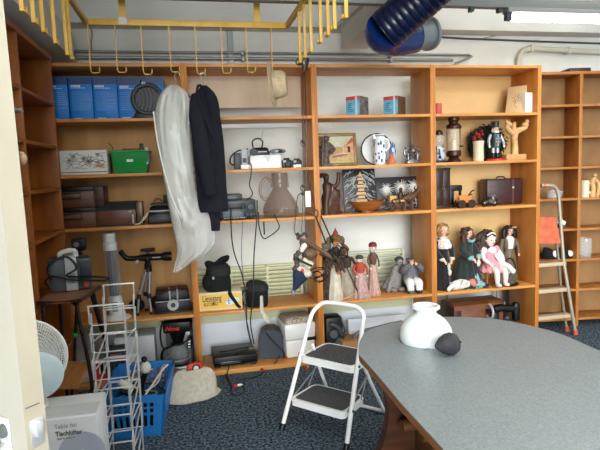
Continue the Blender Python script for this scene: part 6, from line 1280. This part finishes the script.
# brunette doll in the wide dark dress
t, h = doll('brunette doll in a wide black-green dress with pale teal trim', 467, 226, 289, .2, SKIN, .45, 4.12)
part('dress', MB().loft([(0, 0, 0, .148, .11), (0, 0, .01, .152, .115), (0, 0, h*.2, .125, .10), (-.0, 0, h*.42, .09, .07), (0, 0, h*.54, .046, .042), (0, 0, h*.62, .05, .042), (0, 0, h*.73, .06, .045), (0, 0, h*.785, .03, .03)], 44, folds(10, .09, .6)), VELG, t)
part('underskirt', MB().loft([(.02, -.035, .002, .10, .09), (.02, -.035, h*.08, .085, .085), (.01, -.02, h*.24, .05, .073)], 36, folds(12, .08, 1)), TEAL, t)
r = h*.072; c = (0, -.012, h*.88); m = MB(); headmesh(m, c, r, (0, 0, h*.775)); part('head', m, SKIN, t); face(t, c, r); part('hair', hairmesh(c, r, 'long', .3, 7), BRUN, t); part('blue_ribbon', MB().tube([(-.04, -.044, h*.77), (0, -.052, h*.75), (.04, -.044, h*.77)], .012, 8), TEAL, t)
for s in (-1, 1):
    P = [(s*.055, 0, h*.72), (s*.085, -.02, h*.6), (s*.06, -.075, h*.5)]; part('sleeve', MB().tube(catmull(P, 4), [.026, .028, .026], 12), VELG, t); part('cuff', MB().ball(P[-1], (.03, .026, .024), 12, 8, nz=.2), TEAL, t); m = MB(); m.tube([P[-1], (s*.03, -.095, h*.46)], .012, 8); hand(m, (s*.03, -.095, h*.46), (-s*.3, -.3, -1), .021); part('hand', m, SKIN, t)
part('lace_posy', MB().ball((.02, -.10, h*.4), (.022, .014, .03), 12, 8, nz=.35), LACE, t)
# seated pink doll on a small chair
b = at(492, 284, Z=S4); cz = .20
tc = thing('doll_chair', 'small wooden doll chair under the pink-dressed doll', 'chair', (xat(489, 4.14, S4), 4.14, S4+.001), .12)
CHW = mat('doll_chair_wood', (150, 96, 52), .45)
part('seat', MB().box(-.085, .085, -.08, .08, cz-.10, cz-.085, .004), CHW, tc)
for x in (-.075, .075):
    part('leg', MB().cyl((x, -.07, 0), (x, -.07, cz-.09), .008), CHW, tc); part('leg', MB().tube([(x, .075, 0), (x, .07, cz-.09), (x, .095, cz+.16)], .008, 8), CHW, tc); part('armrest', MB().tube(catmull([(x, .075, cz-.0), (x*1.1, .0, cz+.0), (x*1.15, -.07, cz-.02), (x, -.07, cz-.09)], 4), .007, 8), CHW, tc)
for z in (.06, .14): part('back_slat', MB().box(-.075, .075, .076+z*.1, .086+z*.1, cz+z-.02, cz+z+.012, .003), CHW, tc)
t = thing('doll', 'seated doll with a dark curly halo of hair and a pink dress', 'doll', (tc.location.x, tc.location.y, S4+cz-.084), .12, 'dressed dolls on the shelf')
H = zat(231, t.location.x, 4.14)-S4-cz+.084; r = .05; c = (-.012, -.03, H-r*1.5)
part('dress', MB().loft([(0, -.05, .0, .105, .09), (0, -.05, .012, .112, .095), (0, -.03, .06, .085, .075), (0, -.005, .11, .055, .048), (0, -.005, c[2]-.10, .06, .048), (0, -.005, c[2]-.065, .045, .036), (0, -.01, c[2]-.05, .02, .02)], 40, folds(11, .09, 2)), PINK, t)
part('white_bib', MB().ball((0, -.045, c[2]-.085), (.04, .016, .03), 14, 10, nz=.2), WCL, t)
m = MB(); headmesh(m, c, r, (0, -.005, c[2]-.055)); part('head', m, SKINP, t); face(t, c, r); part('hair', hairmesh(c, r, 'halo', .28, 9), DBRUN, t); part('hair_ribbon', MB().tube(catmull([(c[0]-r*.9, c[1]-r*.3, c[2]+r*.9), (c[0], c[1]-r*.5, c[2]+r*1.35), (c[0]+r*.9, c[1]-r*.2, c[2]+r*.9)], 4), .007, 6), WCL, t)
for s in (-1, 1):
    part('puff_sleeve', MB().ball((s*.065, -.01, c[2]-.085), (.032, .032, .034), 14, 10), WCL if s < 0 else PINK, t)
    m = MB(); P = [(s*.075, -.015, c[2]-.095), (s*.095, -.05, c[2]-.15), (s*.07, -.10, c[2]-.19)]; m.tube(catmull(P, 4), [.022, .019, .014], 10); hand(m, P[-1], (-s*.3, -.6, -.6), .028); part('arm', m, SKINP, t)
    m = MB(); m.tube(catmull([(s*.036, -.08, .03), (s*.042, -.145, .02), (s*.042, -.158, -.03), (s*.04, -.158, -.085)], 4), [.028, .026, .024, .017], 12); part('leg', m, SKINP, t); part('shoe', MB().ball((s*.04, -.172, -.093), (.02, .036, .018), 12, 8), WCL, t)
# white cloth toy leaning between the dolls
t = thing('cloth_toy', 'limp white cloth toy with a red spot beside the pink-dressed doll', 'toy', (xat(504.5, 4.06, S4), 4.06, S4+.001), -.1)
part('body', MB().tube(catmull([(.0, 0, .0), (.0, 0, .06), (-.005, .0, .13), (-.03, .01, .2), (-.075, .01, .27)], 5), [.045, .046, .036, .028, .024], 14, flat=.8), WCL, t); part('arm', MB().tube(catmull([(-.03, -.01, .19), (.02, -.04, .16), (.04, -.05, .13)], 4), [.02, .022, .02], 10).ball((.045, -.055, .125), .024, 10, 8), WCL, t); part('red_spot', MB().ball((-.0, -.047, .045), (.016, .006, .016), 10, 8), mat('dark_red_petals', (140, 28, 32)), t)
# standing doll with long black hair
t, h = doll('doll with long black hair and a flowered hat in an olive brown skirt', 508.5, 224, 283, .14, SKIN, -.05, 4.22)
part('skirt', MB().loft([(0, 0, 0, .075, .06), (0, 0, .01, .078, .062), (0, 0, h*.3, .07, .055), (0, 0, h*.5, .055, .045), (0, 0, h*.58, .042, .036)], 36, folds(7, .1)), OLIVE, t); part('bodice', MB().loft([(0, 0, h*.56, .043, .037), (0, 0, h*.66, .055, .042), (0, 0, h*.73, .06, .042), (0, 0, h*.785, .028, .026)], 24), WCL, t)
part('waistcoat', MB().loft([(-.03, .004, h*.57, .026, .04), (-.035, .004, h*.68, .03, .046), (-.04, .004, h*.75, .024, .04)], 14).loft([(.03, .004, h*.57, .026, .04), (.035, .004, h*.68, .03, .046), (.04, .004, h*.75, .024, .04)], 14), OLIVE, t)
r = h*.068; c = (0, -.012, h*.875); m = MB(); headmesh(m, c, r, (0, 0, h*.77)); part('head', m, SKIN, t); face(t, c, r); part('hair', hairmesh(c, r, 'long', .25, 12), BLK, t)
hat = part('hat', MB().lathe([(0, r*.75), (r*1.9, r*.62), (r*1.95, r*.68), (r*1.0, r*.95), (r*.95, r*1.35), (0, r*1.5)], c=(c[0], c[1]+r*.3, c[2]), seg=28, M=rot(-.12, 'X')), BLK, t); part('hat_flowers', MB().ball((r*1.2, -r*.9, c[2]+r*.95), (r*.45, r*.3, r*.3), 12, 8, nz=.4).ball((r*.4, -r*1.2, c[2]+r*.95), (r*.4, r*.25, r*.28), 12, 8, nz=.4, seed=3), mat('dusty_pink_petals', (196, 166, 158), .8), hat)
for s in (-1, 1): P = [(s*.058, 0, h*.73), (s*.08, -.01, h*.6), (s*.078, -.03, h*.48)]; part('sleeve', MB().tube(catmull(P, 4), [.022, .02, .018], 10), OLIVE, t); m = MB(); hand(m, P[-1], (0, -.2, -1), .022); part('hand', m, SKIN, t)
# baby doll lying in front
t = thing('baby_doll', 'baby doll in white lying on its back at the shelf edge', 'doll', (xat(463, 4.0, S4), 4.02, S4+.001), .08)
part('body', MB().tube(catmull([(.06, 0, .04), (.0, 0, .046), (-.06, 0, .04), (-.1, 0, .03)], 5), [.03, .046, .042, .028], 16, flat=.9), WCL, t)
for s in (-1, 1): m = MB(); m.tube(catmull([(-.08, s*.02, .04), (-.12, s*.035, .045), (-.145, s*.04, .024)], 4), [.022, .02, .016], 10); m.ball((-.15, s*.04, .022), (.016, .014, .02), 10, 8); part('leg', m, WCL, t)
m = MB(); m.tube(catmull([(.02, -.04, .06), (-.01, -.06, .08), (-.03, -.06, .06)], 4), [.018, .016, .013], 10); hand(m, (-.03, -.06, .058), (-.8, -.2, -.6), .02); part('arm', m, WCL, t)
m = MB(); headmesh(m, (0, 0, 0), .038); o = part('head', m, mat('flushed_skin', (196, 122, 104), .5), t); o.location = (.095, -.005, .05); o.rotation_euler = (-.9, .3, .5)
part('bonnet', MB().ball((.115, .005, .05), (.036, .044, .044), 14, 10, nz=.15), mat('rust_bonnet', (140, 72, 60), .8), t)
t = thing('folded_cloth', 'pale blue and navy cloth bundle at the foot of the brunette doll', 'cloth', (xat(479, 4.02, S4), 4.03, S4+.001)); part('pale_cloth', MB().ball((0, 0, .028), (.055, .05, .028), 18, 12, nz=.4), TEAL, t); part('navy_fold', MB().ball((.05, -.01, .014), (.045, .04, .014), 16, 10, nz=.4), mat('navy_cloth', (32, 44, 68)), t)
# dark tray with basket
tx = xat(510, 4.0, S4); t = thing('tray', 'round dark tray on the shelf edge holding a small basket', 'tray', (tx, 4.045, S4+.001)); part('dish', MB().lathe([(0, 0), (.085, 0), (.098, .012), (.092, .012), (.08, .005), (0, .005)], seg=36), BLACK, t)
t = thing('basket', 'small grey basket with a tall dark handle and pale flowers on the round tray', 'basket', (tx+.025, 4.05, S4+.007)); part('basket_body', MB().loft([(0, 0, 0, .045, .035), (0, 0, .02, .05, .04), (0, 0, .09, .062, .05), (0, 0, .095, .056, .044)], 28, lambda a, k: 1+.02*math.cos(20*a)), mat('grey_wicker', (96, 92, 84), .8, c2=(62, 58, 52), scale=(90, 90, 90)), t); part('handle', MB().tube(catmull([(-.06, 0, .09), (-.062, 0, .15), (-.03, 0, .21), (.02, 0, .215), (.055, 0, .16), (.06, 0, .09)], 5), .0065, 8), BLACK, t)
part('flowers', MB().ball((-.02, -.02, .105), (.026, .02, .018), 12, 8, nz=.4).ball((.025, -.01, .11), (.024, .02, .02), 12, 8, nz=.4, seed=2), mat('dusty_pink_petals', (196, 166, 158)), t)
# =================================================================== BAY 4 bottom
xc, w, h = span(455, 503, 302.5, 4.06, S0)
t = thing('wooden_chest', 'brown wooden chest with a sloping lid under the dolls', 'chest', (xc, 4.06, S0+.001))
CHS = mat('chest_wood', (128, 78, 48), .4, c2=(104, 60, 36), scale=(4, 20, 20)); part('chest_body', MB().box(-w/2, w/2, 0, .24, 0, h*.82, .004), CHS, t); part('lid', MB().prism([(-.006, h*.82), (.246, h*.82), (.24, h*.94), (.2, h), (.04, h), (0, h*.94)], 'x', -w/2-.006, w/2+.006), CHS, t); part('dark_end', MB().box(-w/2-.008, -w/2+.06, -.002, .242, .002, h*.9, .003), BROWN, t)
xc, w, h = span(486, 521, 305, 3.99, S0)
t = thing('sewing_machine', 'black sewing machine with a pale hand wheel beside the wooden chest', 'sewing machine', (xc, 4.0, S0+.25)); hb = h-.25
t.location.z = S0+.001
part('bed', MB().box(-w*.5, w*.5, -.02, .12, h-.25, h-.21, .005), BLACK, t); part('cabinet_base', MB().box(-w*.42, w*.5, -.01, .035, 0, h-.25, .004), CHS, t); part('pillar', MB().taper(.07, .06, .06, .05, h-.21, h-.06, c=(-w*.18, .03), bev=.012), BLACK, t); part('arm', MB().tube(catmull([(-w*.2, .03, h-.05), (0, .03, h-.035), (w*.3, .03, h-.05), (w*.42, .03, h-.03)], 5), [.036, .032, .034, .028], 14), BLACK, t); part('head', MB().box(w*.34, w*.5, .0, .06, h-.16, h-.0, .014), BLACK, t)
wl_ = part('hand_wheel', MB().tube([(-w*.34, .03+.06*math.cos(a*PI/12), h-.055+.06*math.sin(a*PI/12)) for a in range(24)], .010, 8, closed=True), LGREY, t); part('wheel_hub', MB().cyl((-w*.40, .03, h-.055), (-w*.26, .03, h-.055), .018), BLACK, wl_); part('spool_pin', MB().cyl((w*.1, .03, h-.02), (w*.1, .03, h+.02), .004), SILP, t)
for px in (447, 497): x = at(px, 305, Y=4.5).x; cable('vertical grey heating pipe on the wall behind the %s' % ('wooden chest' if px < 460 else 'black sewing machine'), [(x, 4.5, .0), (x, 4.5, .25), (x, 4.5, .5)], .012, STEELG, name='heating_pipe', cat='pipe')
# =================================================================== far right bookcase contents
def hp_(px, ly, z):
    lx = 0
    for _ in range(6):
        Y = HY+lx*math.sin(HA)+ly*math.cos(HA); X = xat(px, Y, z); lx = (X-HX-(-ly*math.sin(HA)))/math.cos(HA)
    return Vector((X, Y, z+.001))
def hs_(px0, px1, yt, ly, z): a, b = hp_(px0, ly, z), hp_(px1, ly, z); m_ = (a+b)/2; return m_, (b-a).length, zat(yt, m_.x, m_.y)-z
CLR = mat('clear_glass', (226, 234, 236), .05, alpha=.16)
p, w, h = hs_(546, 563, 191, .07, hz[4]); t = thing('glass_dish', 'low clear glass dish on the far bookcase behind the ladder top', 'dish', p, HA); part('dish', MB().lathe([(0, .0), (w*.4, .0), (w*.5, h), (w*.46, h), (w*.37, .006), (0, .006)], seg=30, sy=.7), CLR, t); part('silver_lid', MB().lathe([(w*.2, h*.9), (w*.42, h*.92), (w*.2, h*1.15), (0, h*1.2)], seg=24, sy=.7), LGREY, t)
p, w, h = hs_(580.5, 588.5, 180.5, .06, hz[4]); t = thing('cream_mug', 'cream mug with a handle on the far right shelf', 'mug', p, HA); part('mug_body', MB().lathe([(0, 0), (w*.5, 0), (w*.5, h), (w*.44, h), (w*.44, .01), (0, .01)], seg=26), mat('cream_glaze', (216, 206, 176)), t); part('handle', MB().tube(catmull([(w*.48, 0, h*.82), (w*.85, 0, h*.75), (w*.85, 0, h*.35), (w*.48, 0, h*.22)], 4), .009, 8), mat('cream_glaze', (216, 206, 176)), t)
p, w, h = hs_(589.5, 598, 173.5, .06, hz[4]); t = thing('wood_figure', 'light wooden curved figure beside the cream mug', 'figurine', p, HA); part('figure', MB().tube(catmull([(-w*.2, 0, 0), (-w*.1, 0, h*.35), (-w*.25, 0, h*.6), (0, 0, h*.8), (.0, 0, h*.86)], 5), [.026, .022, .026, .02, .014], 12).ball((.002, 0, h*.93), (.022, .022, h*.075), 12, 8).tube(catmull([(w*.05, 0, h*.75), (w*.45, -.01, h*.55), (w*.4, -.01, h*.12), (w*.3, 0, 0)], 4), [.016, .016, .018, .02], 10), LWOOD, t)
p, w, h = hs_(597.5, 604, 184, .06, hz[4]); solo('black_jar', MB().lathe([(0, 0), (w*.5, 0), (w*.52, h*.6), (w*.3, h*.8), (w*.3, h), (0, h)], seg=20), BLACK, 'small black jar at the photo edge beside the wooden figure', 'jar', p, HA)
p, w, h = hs_(557, 566, 217.5, .06, hz[5]); t = thing('small_torch', 'small white and dark gadget on the far bookcase behind the ladder rail', 'gadget', p, HA); part('white_body', MB().tube([(-w*.4, 0, h*.75), (w*.2, 0, h*.4)], [.026, .03], 12), OFFW, t); part('dark_base', MB().taper(w*.9, .06, w*.5, .05, 0, h*.45, bev=.006), DGREY, t)
for k, (a, b, lab) in enumerate(((541, 558, 'black and white shoe left of two on the far bookcase'), (556, 573, 'black and white shoe right of two on the far bookcase'))):
    p, w, h = hs_(a, b, 248, .08, hz[6]); t = thing('shoe', lab, 'shoe', p, HA+.15*k, 'pair of shoes on the far bookcase')
    part('sole', MB().loft([(0, 0, 0, w*.5, .04), (0, 0, .014, w*.51, .042)], 24, lambda a, k: 1-.08*math.cos(2*a)*.5), BLACK, t); part('upper', MB().loft([(0, 0, .014, w*.48, .038), (-w*.03, 0, h*.5, w*.42, .034), (-w*.12, 0, h*.8, w*.28, .026), (-w*.22, 0, h*1.05, w*.14, .02)], 24), BLACKM, t); part('white_toe', MB().ball((w*.24, -.014, h*.42), (w*.2, .03, h*.34), 14, 10), WHITE, t)
p, w, h = hs_(577.5, 591, 238, .07, hz[6]); t = thing('glass_tumbler', 'clear glass vessel on the far right shelf below the mug', 'glass', p, HA); part('vessel', MB().lathe([(0, 0), (w*.42, 0), (w*.5, h*.4), (w*.48, h), (w*.44, h), (w*.46, h*.4), (w*.38, .01), (0, .01)], seg=28), CLR, t)
# aluminium step ladder with orange plate
lt = [at(541, 185.5, Y=4.07), at(551, 185.5, Y=4.06), at(556, 188.5, Y=4.06), at(558.5, 196, Y=4.06), at(563.5, 262, Y=4.02), at(575.5, 334, Y=4.0)]
o = Vector((3.05, 4.06, 0)); LAD = mat('dull_aluminium', (176, 166, 146), .45, .4)
t = thing('step_ladder', 'aluminium step ladder with an orange red platform at the right bookcase end', 'ladder', o)
ft = lt[-1].copy(); ft.z = 0.004
part('front_rail', MB().tube(catmull([p-o for p in lt[:4]], 5)+[lt[4]-o, ft-o], .0155, 10), LAD, t)
rr = [at(556.5, 242, Y=4.13), at(561, 290, Y=4.12), at(567, 332, Y=4.1)]; rr[-1].z = .004
part('rear_rail', MB().tube([p-o for p in rr], .0125, 10), LAD, t)
part('left_rail', MB().tube([Vector((2.892, 4.09, 1.33))-o, Vector((2.892, 4.05, .004))-o], .013, 10), LAD, t)
for py, pe in ((263.5, 565), (289.5, 568), (316, 571)):
    z = at(555, py, Y=4.05).z; xe = at(pe, py, Y=4.03).x-o.x; part('step', MB().box(2.886-o.x, xe, -.05, .03, z-.016, z+.016, .004), mat('step_tread', (190, 170, 140), .5), t)
z0_, z1_ = at(550, 243, Y=4.03).z, at(550, 217, Y=4.03).z
pl = [at(538, 217, Y=4.03), at(555.5, 217, Y=4.03), at(561, 243.5, Y=4.0), at(538, 243.5, Y=4.0)]
m = MB(); A_ = [m.bm.verts.new(p-o) for p in pl]; B_ = [m.bm.verts.new(p-o+Vector((0, .018, 0))) for p in pl]; m.skin([A_, B_]); part('platform', m, BRICK, t)
for p, nm in ((ft, 'foot_cap'), (rr[-1], 'foot_cap')): part(nm, MB().cyl(p-o+Vector((0, 0, -.003)), p-o+Vector((-.003, 0, .04)), .02, .018), mat('orange_foot', (214, 84, 50), .5), t)
part('red_end_cap', MB().cyl(lt[0]-o+Vector((.02, -.001, 0)), lt[0]-o+Vector((.045, -.001, 0)), .018), mat('orange_foot', (214, 84, 50)), t)
# =================================================================== step stool
A0, B0 = at(281.5, 430, Z=0), at(346, 451, Z=0); O = (A0+B0)/2; ang = math.atan2(B0.y-A0.y, B0.x-A0.x)
t = thing('step_stool', 'white folding two-step stool with black ribbed treads and a hoop handle', 'step stool', (O.x, O.y, .001), ang)
hw = .222; TR = .0135
def leg(z, s): k = z/.72; return Vector((s*(hw-.045*k), .33*k, z))
arch = [leg(.012, -1), leg(.2, -1), leg(.45, -1), leg(.62, -1)] + [Vector((-.160, .312, .674)), Vector((-.118, .328, .708)), Vector((-.055, .332, .717)), Vector((.065, .332, .717)), Vector((.133, .328, .708)), Vector((.175, .312, .674))] + [leg(.62, 1), leg(.45, 1), leg(.2, 1), leg(.012, 1)]
part('front_frame', MB().tube(catmull(arch, 5), TR, 12), WPAINT, t)
for s in (-1, 1):
    part('rear_leg', MB().tube(catmull([Vector((s*.165, .27, .45)), Vector((s*.18, .37, .25)), Vector((s*.2, .505, .014))], 4), .011, 10), WPAINT, t); part('foot_cap', MB().cyl(leg(.0, s), leg(.035, s), .017), BLACK, t); part('strut', MB().tube([Vector((s*.19, .08, .18)), Vector((s*.176, .345, .30))], .005, 6), STEELG, t); part('link_bar', MB().tube([Vector((s*.188, .24, .19)), Vector((s*.172, .40, .40))], .0045, 6), STEELG, t)
    for z in (.19, .41): part('rivet', MB().ball(leg(z, s)+Vector((s*.012, 0, 0)), .009, 10, 8), DGREY, t)
part('rear_crossbar', MB().tube([Vector((-.2, .505, .014)), Vector((.2, .505, .014))], .011, 10), WPAINT, t)
TREAD = mat('ribbed_black_tread', (58, 60, 62), .7, c2=(94, 96, 98), scale=(90, 90, 90))
def step(z, y0, y1, w):
    def rr_(w, d, r, n=6):
        P = []
        for cx_, cy_, a0 in ((w-r, d-r, 0), (-w+r, d-r, PI/2), (-w+r*.5, -d+r*.5, PI), (w-r*.5, -d+r*.5, 1.5*PI)):
            rr2 = r if cy_ > 0 else r*.5
            for k in range(n+1): P.append((cx_+rr2*math.cos(a0+k*PI/2/n), cy_+rr2*math.sin(a0+k*PI/2/n)))
        return P
    yc, d = (y0+y1)/2, (y1-y0)/2
    s_ = part('step', MB().prism([(x, y+yc) for x, y in rr_(w, d, .05)], 'z', z-.038, z), WPAINT, t)
    m = MB().prism([(x, y+yc+.004) for x, y in rr_(w-.016, d-.018, .04)], 'z', z, z+.003)
    for k in range(14): yy = yc-d+.03+k*(2*d-.055)/13; m.box(-w+.03, w-.03, yy-.004, yy+.004, z+.003, z+.0045)
    part('tread', m, TREAD, s_); part('rim', MB().tube([(x, y+yc, z-.004) for x, y in rr_(w-.002, d-.002, .05)], .007, 8, closed=True), WPAINT, s_)
step(.185, .045, .305, .183); step(.41, .16, .45, .183)
part('badge', MB().box(.10, .15, .075, .088, .1895, .1905), DGREY, t)
# =================================================================== table
TH = .74; pts = [at(x, y, Z=TH) for x, y in ((400, 402), (380, 378), (366, 362), (359, 353.5), (360, 341), (367, 331), (385, 324.8), (402, 321), (430, 317.5), (455, 316.8), (480, 317.6), (506, 320.5), (534, 326.5), (562, 334.5), (600, 351))]
left = pts[0].x; right = pts[-1].x+.03
poly = [(left, -.55), (left, .4), (left, 1.2)] + [(p.x, p.y) for p in pts] + [(right+.02, 1.5), (right+.03, .6), (right+.03, -.55)]
o = Vector(((left+right)/2, 1.0, 0))
# round the corner points gently
pp = [Vector((x, y, 0)) for x, y in poly]; sm = pp[:3]+catmull(pp[3:-3], 4)+pp[-3:]
LAM = mat('speckled_grey_laminate', (118, 128, 134), .32, c2=(142, 150, 154), scale=(160, 160, 160), detail=5)
t = thing('oval_table', 'large oval-ended table with a pale grey laminate top and brown legs', 'table', o)
P2 = [(v.x-o.x, v.y-o.y) for v in sm]
part('table_top', MB().prism(P2, 'z', TH-.004, TH), LAM, t); part('wood_edge', MB().prism(P2, 'z', TH-.030, TH-.004), mat('edge_wood', (168, 112, 62), .5, c2=(148, 94, 48), scale=(8, 8, 60)), t)
DLEG = mat('dark_table_leg', (84, 48, 28), .4, c2=(64, 36, 22), scale=(6, 6, 30)); MLEG = mat('table_rail_wood', (112, 72, 40), .5, c2=(90, 56, 30), scale=(6, 30, 6))
# curved plank leg at the near end of the visible underframe
lx0 = at(378, 440, Y=1.98).x-o.x
def plank(y0, y1):
    prof = [(-.09, 0), (.44, 0), (.44, .05), (.40, .10), (.34, .3), (.34, .55), (.42, .71), (-.04, .71), (-.02, .62), (-.01, .52), (-.03, .42), (-.075, .3), (-.09, .16)]
    pr_ = catmull([Vector((a, b, 0)) for a, b in prof], 3, True)
    part('leg', MB().prism([(lx0+.06+v.x, v.y) for v in pr_], 'y', y0-o.y, y1-o.y), DLEG, t)
plank(1.98, 2.03); plank(.0, .05)
part('stretcher', MB().box(lx0+.16, lx0+.24, .05-o.y, 1.98-o.y, .36, .46, .004), MLEG, t); part('top_rail', MB().box(lx0+.08, lx0+.12, .05-o.y, 1.98-o.y, .62, .71, .003), MLEG, t); part('top_rail', MB().box(lx0+.40, lx0+.44, .05-o.y, 1.98-o.y, .62, .71, .003), MLEG, t)
part('lower_panel', MB().box(lx0+.07, lx0+.40, .3-o.y, 1.96-o.y, .30, .32, .003), MLEG, t)
for y in (1.86, 1.74): part('dark_bar', MB().box(lx0+.06, lx0+.38, y-o.y, y+.03-o.y, .322, .36, .003), BLACK, t)
part('round_rail', MB().cyl((lx0+.10, 1.78-o.y, .53), (lx0+.40, 1.78-o.y, .53), .028), MLEG, t); part('round_rail', MB().cyl((lx0+.08, 1.92-o.y, .50), (lx0+.40, 1.92-o.y, .50), .024), MLEG, t)
# opal glass lamp shade
lp = at(427.5, 350, Z=TH); 
xa_, xb_ = at(401.5, 336, Y=2.18).x, at(453.5, 336, Y=2.18).x; R = .94*(xb_-xa_)/2; xc = (xa_+xb_)/2; h = .93*(zat(302.5, xc, 2.2)-TH)
OPAL = mat('opal_glass', (244, 245, 245), .12); OPAL.node_tree.nodes['Principled BSDF'].inputs['Subsurface Weight'].default_value = .15
t = thing('opal_lampshade', 'white opal glass dome lamp shade standing on the grey table', 'lamp shade', (xc, 2.2, TH+.001))
rn = R*.46
part('dome', MB().lathe([(R*.96, 0), (R*.98, .004), (R*1.0, h*.10), (R*1.0, h*.20), (R*.975, h*.31), (R*.92, h*.42), (R*.83, h*.52), (R*.71, h*.61), (R*.575, h*.69), (R*.45, h*.755), (R*.385, h*.79), (R*.385, h*.85), (R*.44, h*.885), (R*.52, h*.915), (R*.54, h*.945), (R*.525, h*.98), (R*.49, h), (R*.45, h), (R*.44, h*.93), (R*.35, h*.84), (R*.35, h*.78), (R*.54, h*.68), (R*.79, h*.51), (R*.93, h*.3), (R*.96, h*.1), (R*.94, .0)], seg=56, caps=False), OPAL, t)
part('fitter_rim', MB().lathe([(R*.525, h*.925), (R*.545, h*.935), (R*.545, h*.95), (R*.525, h*.96)], seg=48, caps=False), OPAL, t)
# dark rubber bulb lying on the table
bp_ = at(449, 355, Z=TH); q0, q1 = at(434.5, 346, Y=2.06), at(463, 343, Y=2.06)
t = thing('rubber_bulb', 'dark grey teardrop rubber bulb lying on the table before the white shade', 'bulb', (xat(449.5, 1.99, TH), 1.99, TH))
Rb = .046; Lb = (q1-q0).length
DB = mat('dark_grey_rubber', (44, 45, 48), .8, c2=(58, 59, 62), scale=(30, 30, 30))
M_ = T(-Lb*.5, 0, Rb+.001) @ rot(math.radians(10), 'Z') @ rot(PI/2, 'Y')
part('bulb_body', MB().lathe([(0, 0), (Rb*.14, .004), (Rb*.32, Lb*.09), (Rb*.74, Lb*.28), (Rb*.98, Lb*.48), (Rb*1.0, Lb*.62), (Rb*.86, Lb*.76), (Rb*.5, Lb*.86), (Rb*.16, Lb*.9), (Rb*.1, Lb*1.0), (0, Lb)], seg=30, M=M_), DB, t)
part('seam', MB().lathe([(Rb*1.0, Lb*.60), (Rb*1.03, Lb*.615), (Rb*1.0, Lb*.63)], seg=30, M=M_, caps=False), DGREY, t)
cable('thin grey wire lying on the table at the foot of the lamp shade', [at(424, 349.5, Z=TH+.003), at(430, 348.5, Z=TH+.003), at(436, 347.5, Z=TH+.003)], .0015, MGREY, name='wire')
# =================================================================== light
def area(name, loc, size, sy, power, col=(1, 1, 1), rotx=0, roty=0, rz=0):
    l = bpy.data.lights.new(name, 'AREA'); l.shape = 'RECTANGLE'; l.size = size; l.size_y = sy; l.energy = power; l.color = col
    o = bpy.data.objects.new(name, l); COL.objects.link(o); o.location = loc; o.rotation_euler = (rotx, roty, rz); return o
# unseen fluorescent rows without fixtures; upward areas are added to brighten the ceiling
for x, y in ((.9, 1.2), (3.0, 1.2), (.9, -.5)):
    area('lamp_and_fill', (x, y, 2.50), 1.4, .12, LAMP_W, (.98, 1, .92)); area('lamp_and_fill', (x, y, 2.64), 1.4, .12, LAMP_W*2.4, (.98, 1, .92), rotx=PI)
area('lamp_and_fill', (3.0, LY, lz-.08), 1.4, .08, LAMP_W*.35, (1, .97, .92)); area('lamp_and_fill', (3.0, LY, lz+.08), 1.4, .08, LAMP_W*1.5, (.98, 1, .92), rotx=PI)  # light of the visible tube, plus an added upward fill above its housing
# daylight from the window band behind the viewer
sl = bpy.data.lights.new('window_daylight', 'SUN'); sl.energy = WIN_W; sl.angle = math.radians(34); sl.color = (.95, .98, 1)
so = bpy.data.objects.new('window_daylight', sl); COL.objects.link(so); so.location = (1.5, -3, 2.2); so.rotation_euler = (math.radians(82), 0, math.radians(-8))
w = bpy.data.worlds.new('sky'); SC.world = w; w.use_nodes = True; bg = w.node_tree.nodes['Background']; bg.inputs['Color'].default_value = (.80, .90, 1, 1); bg.inputs['Strength'].default_value = WORLD
cam = bpy.data.cameras.new('camera'); co = bpy.data.objects.new('camera', cam); COL.objects.link(co); SC.camera = co
cam.sensor_width = 36; cam.sensor_fit = 'HORIZONTAL'; cam.lens = F/600*36; cam.clip_start = .05
Mx = Matrix((VR, VU, -VF)).transposed().to_4x4(); Mx.translation = (0, 0, HC); co.matrix_world = Mx
vs = SC.view_settings; vs.view_transform = 'Standard'; vs.look = 'None'; vs.gamma = 1; vs.use_curve_mapping = False; vs.exposure = EXPO
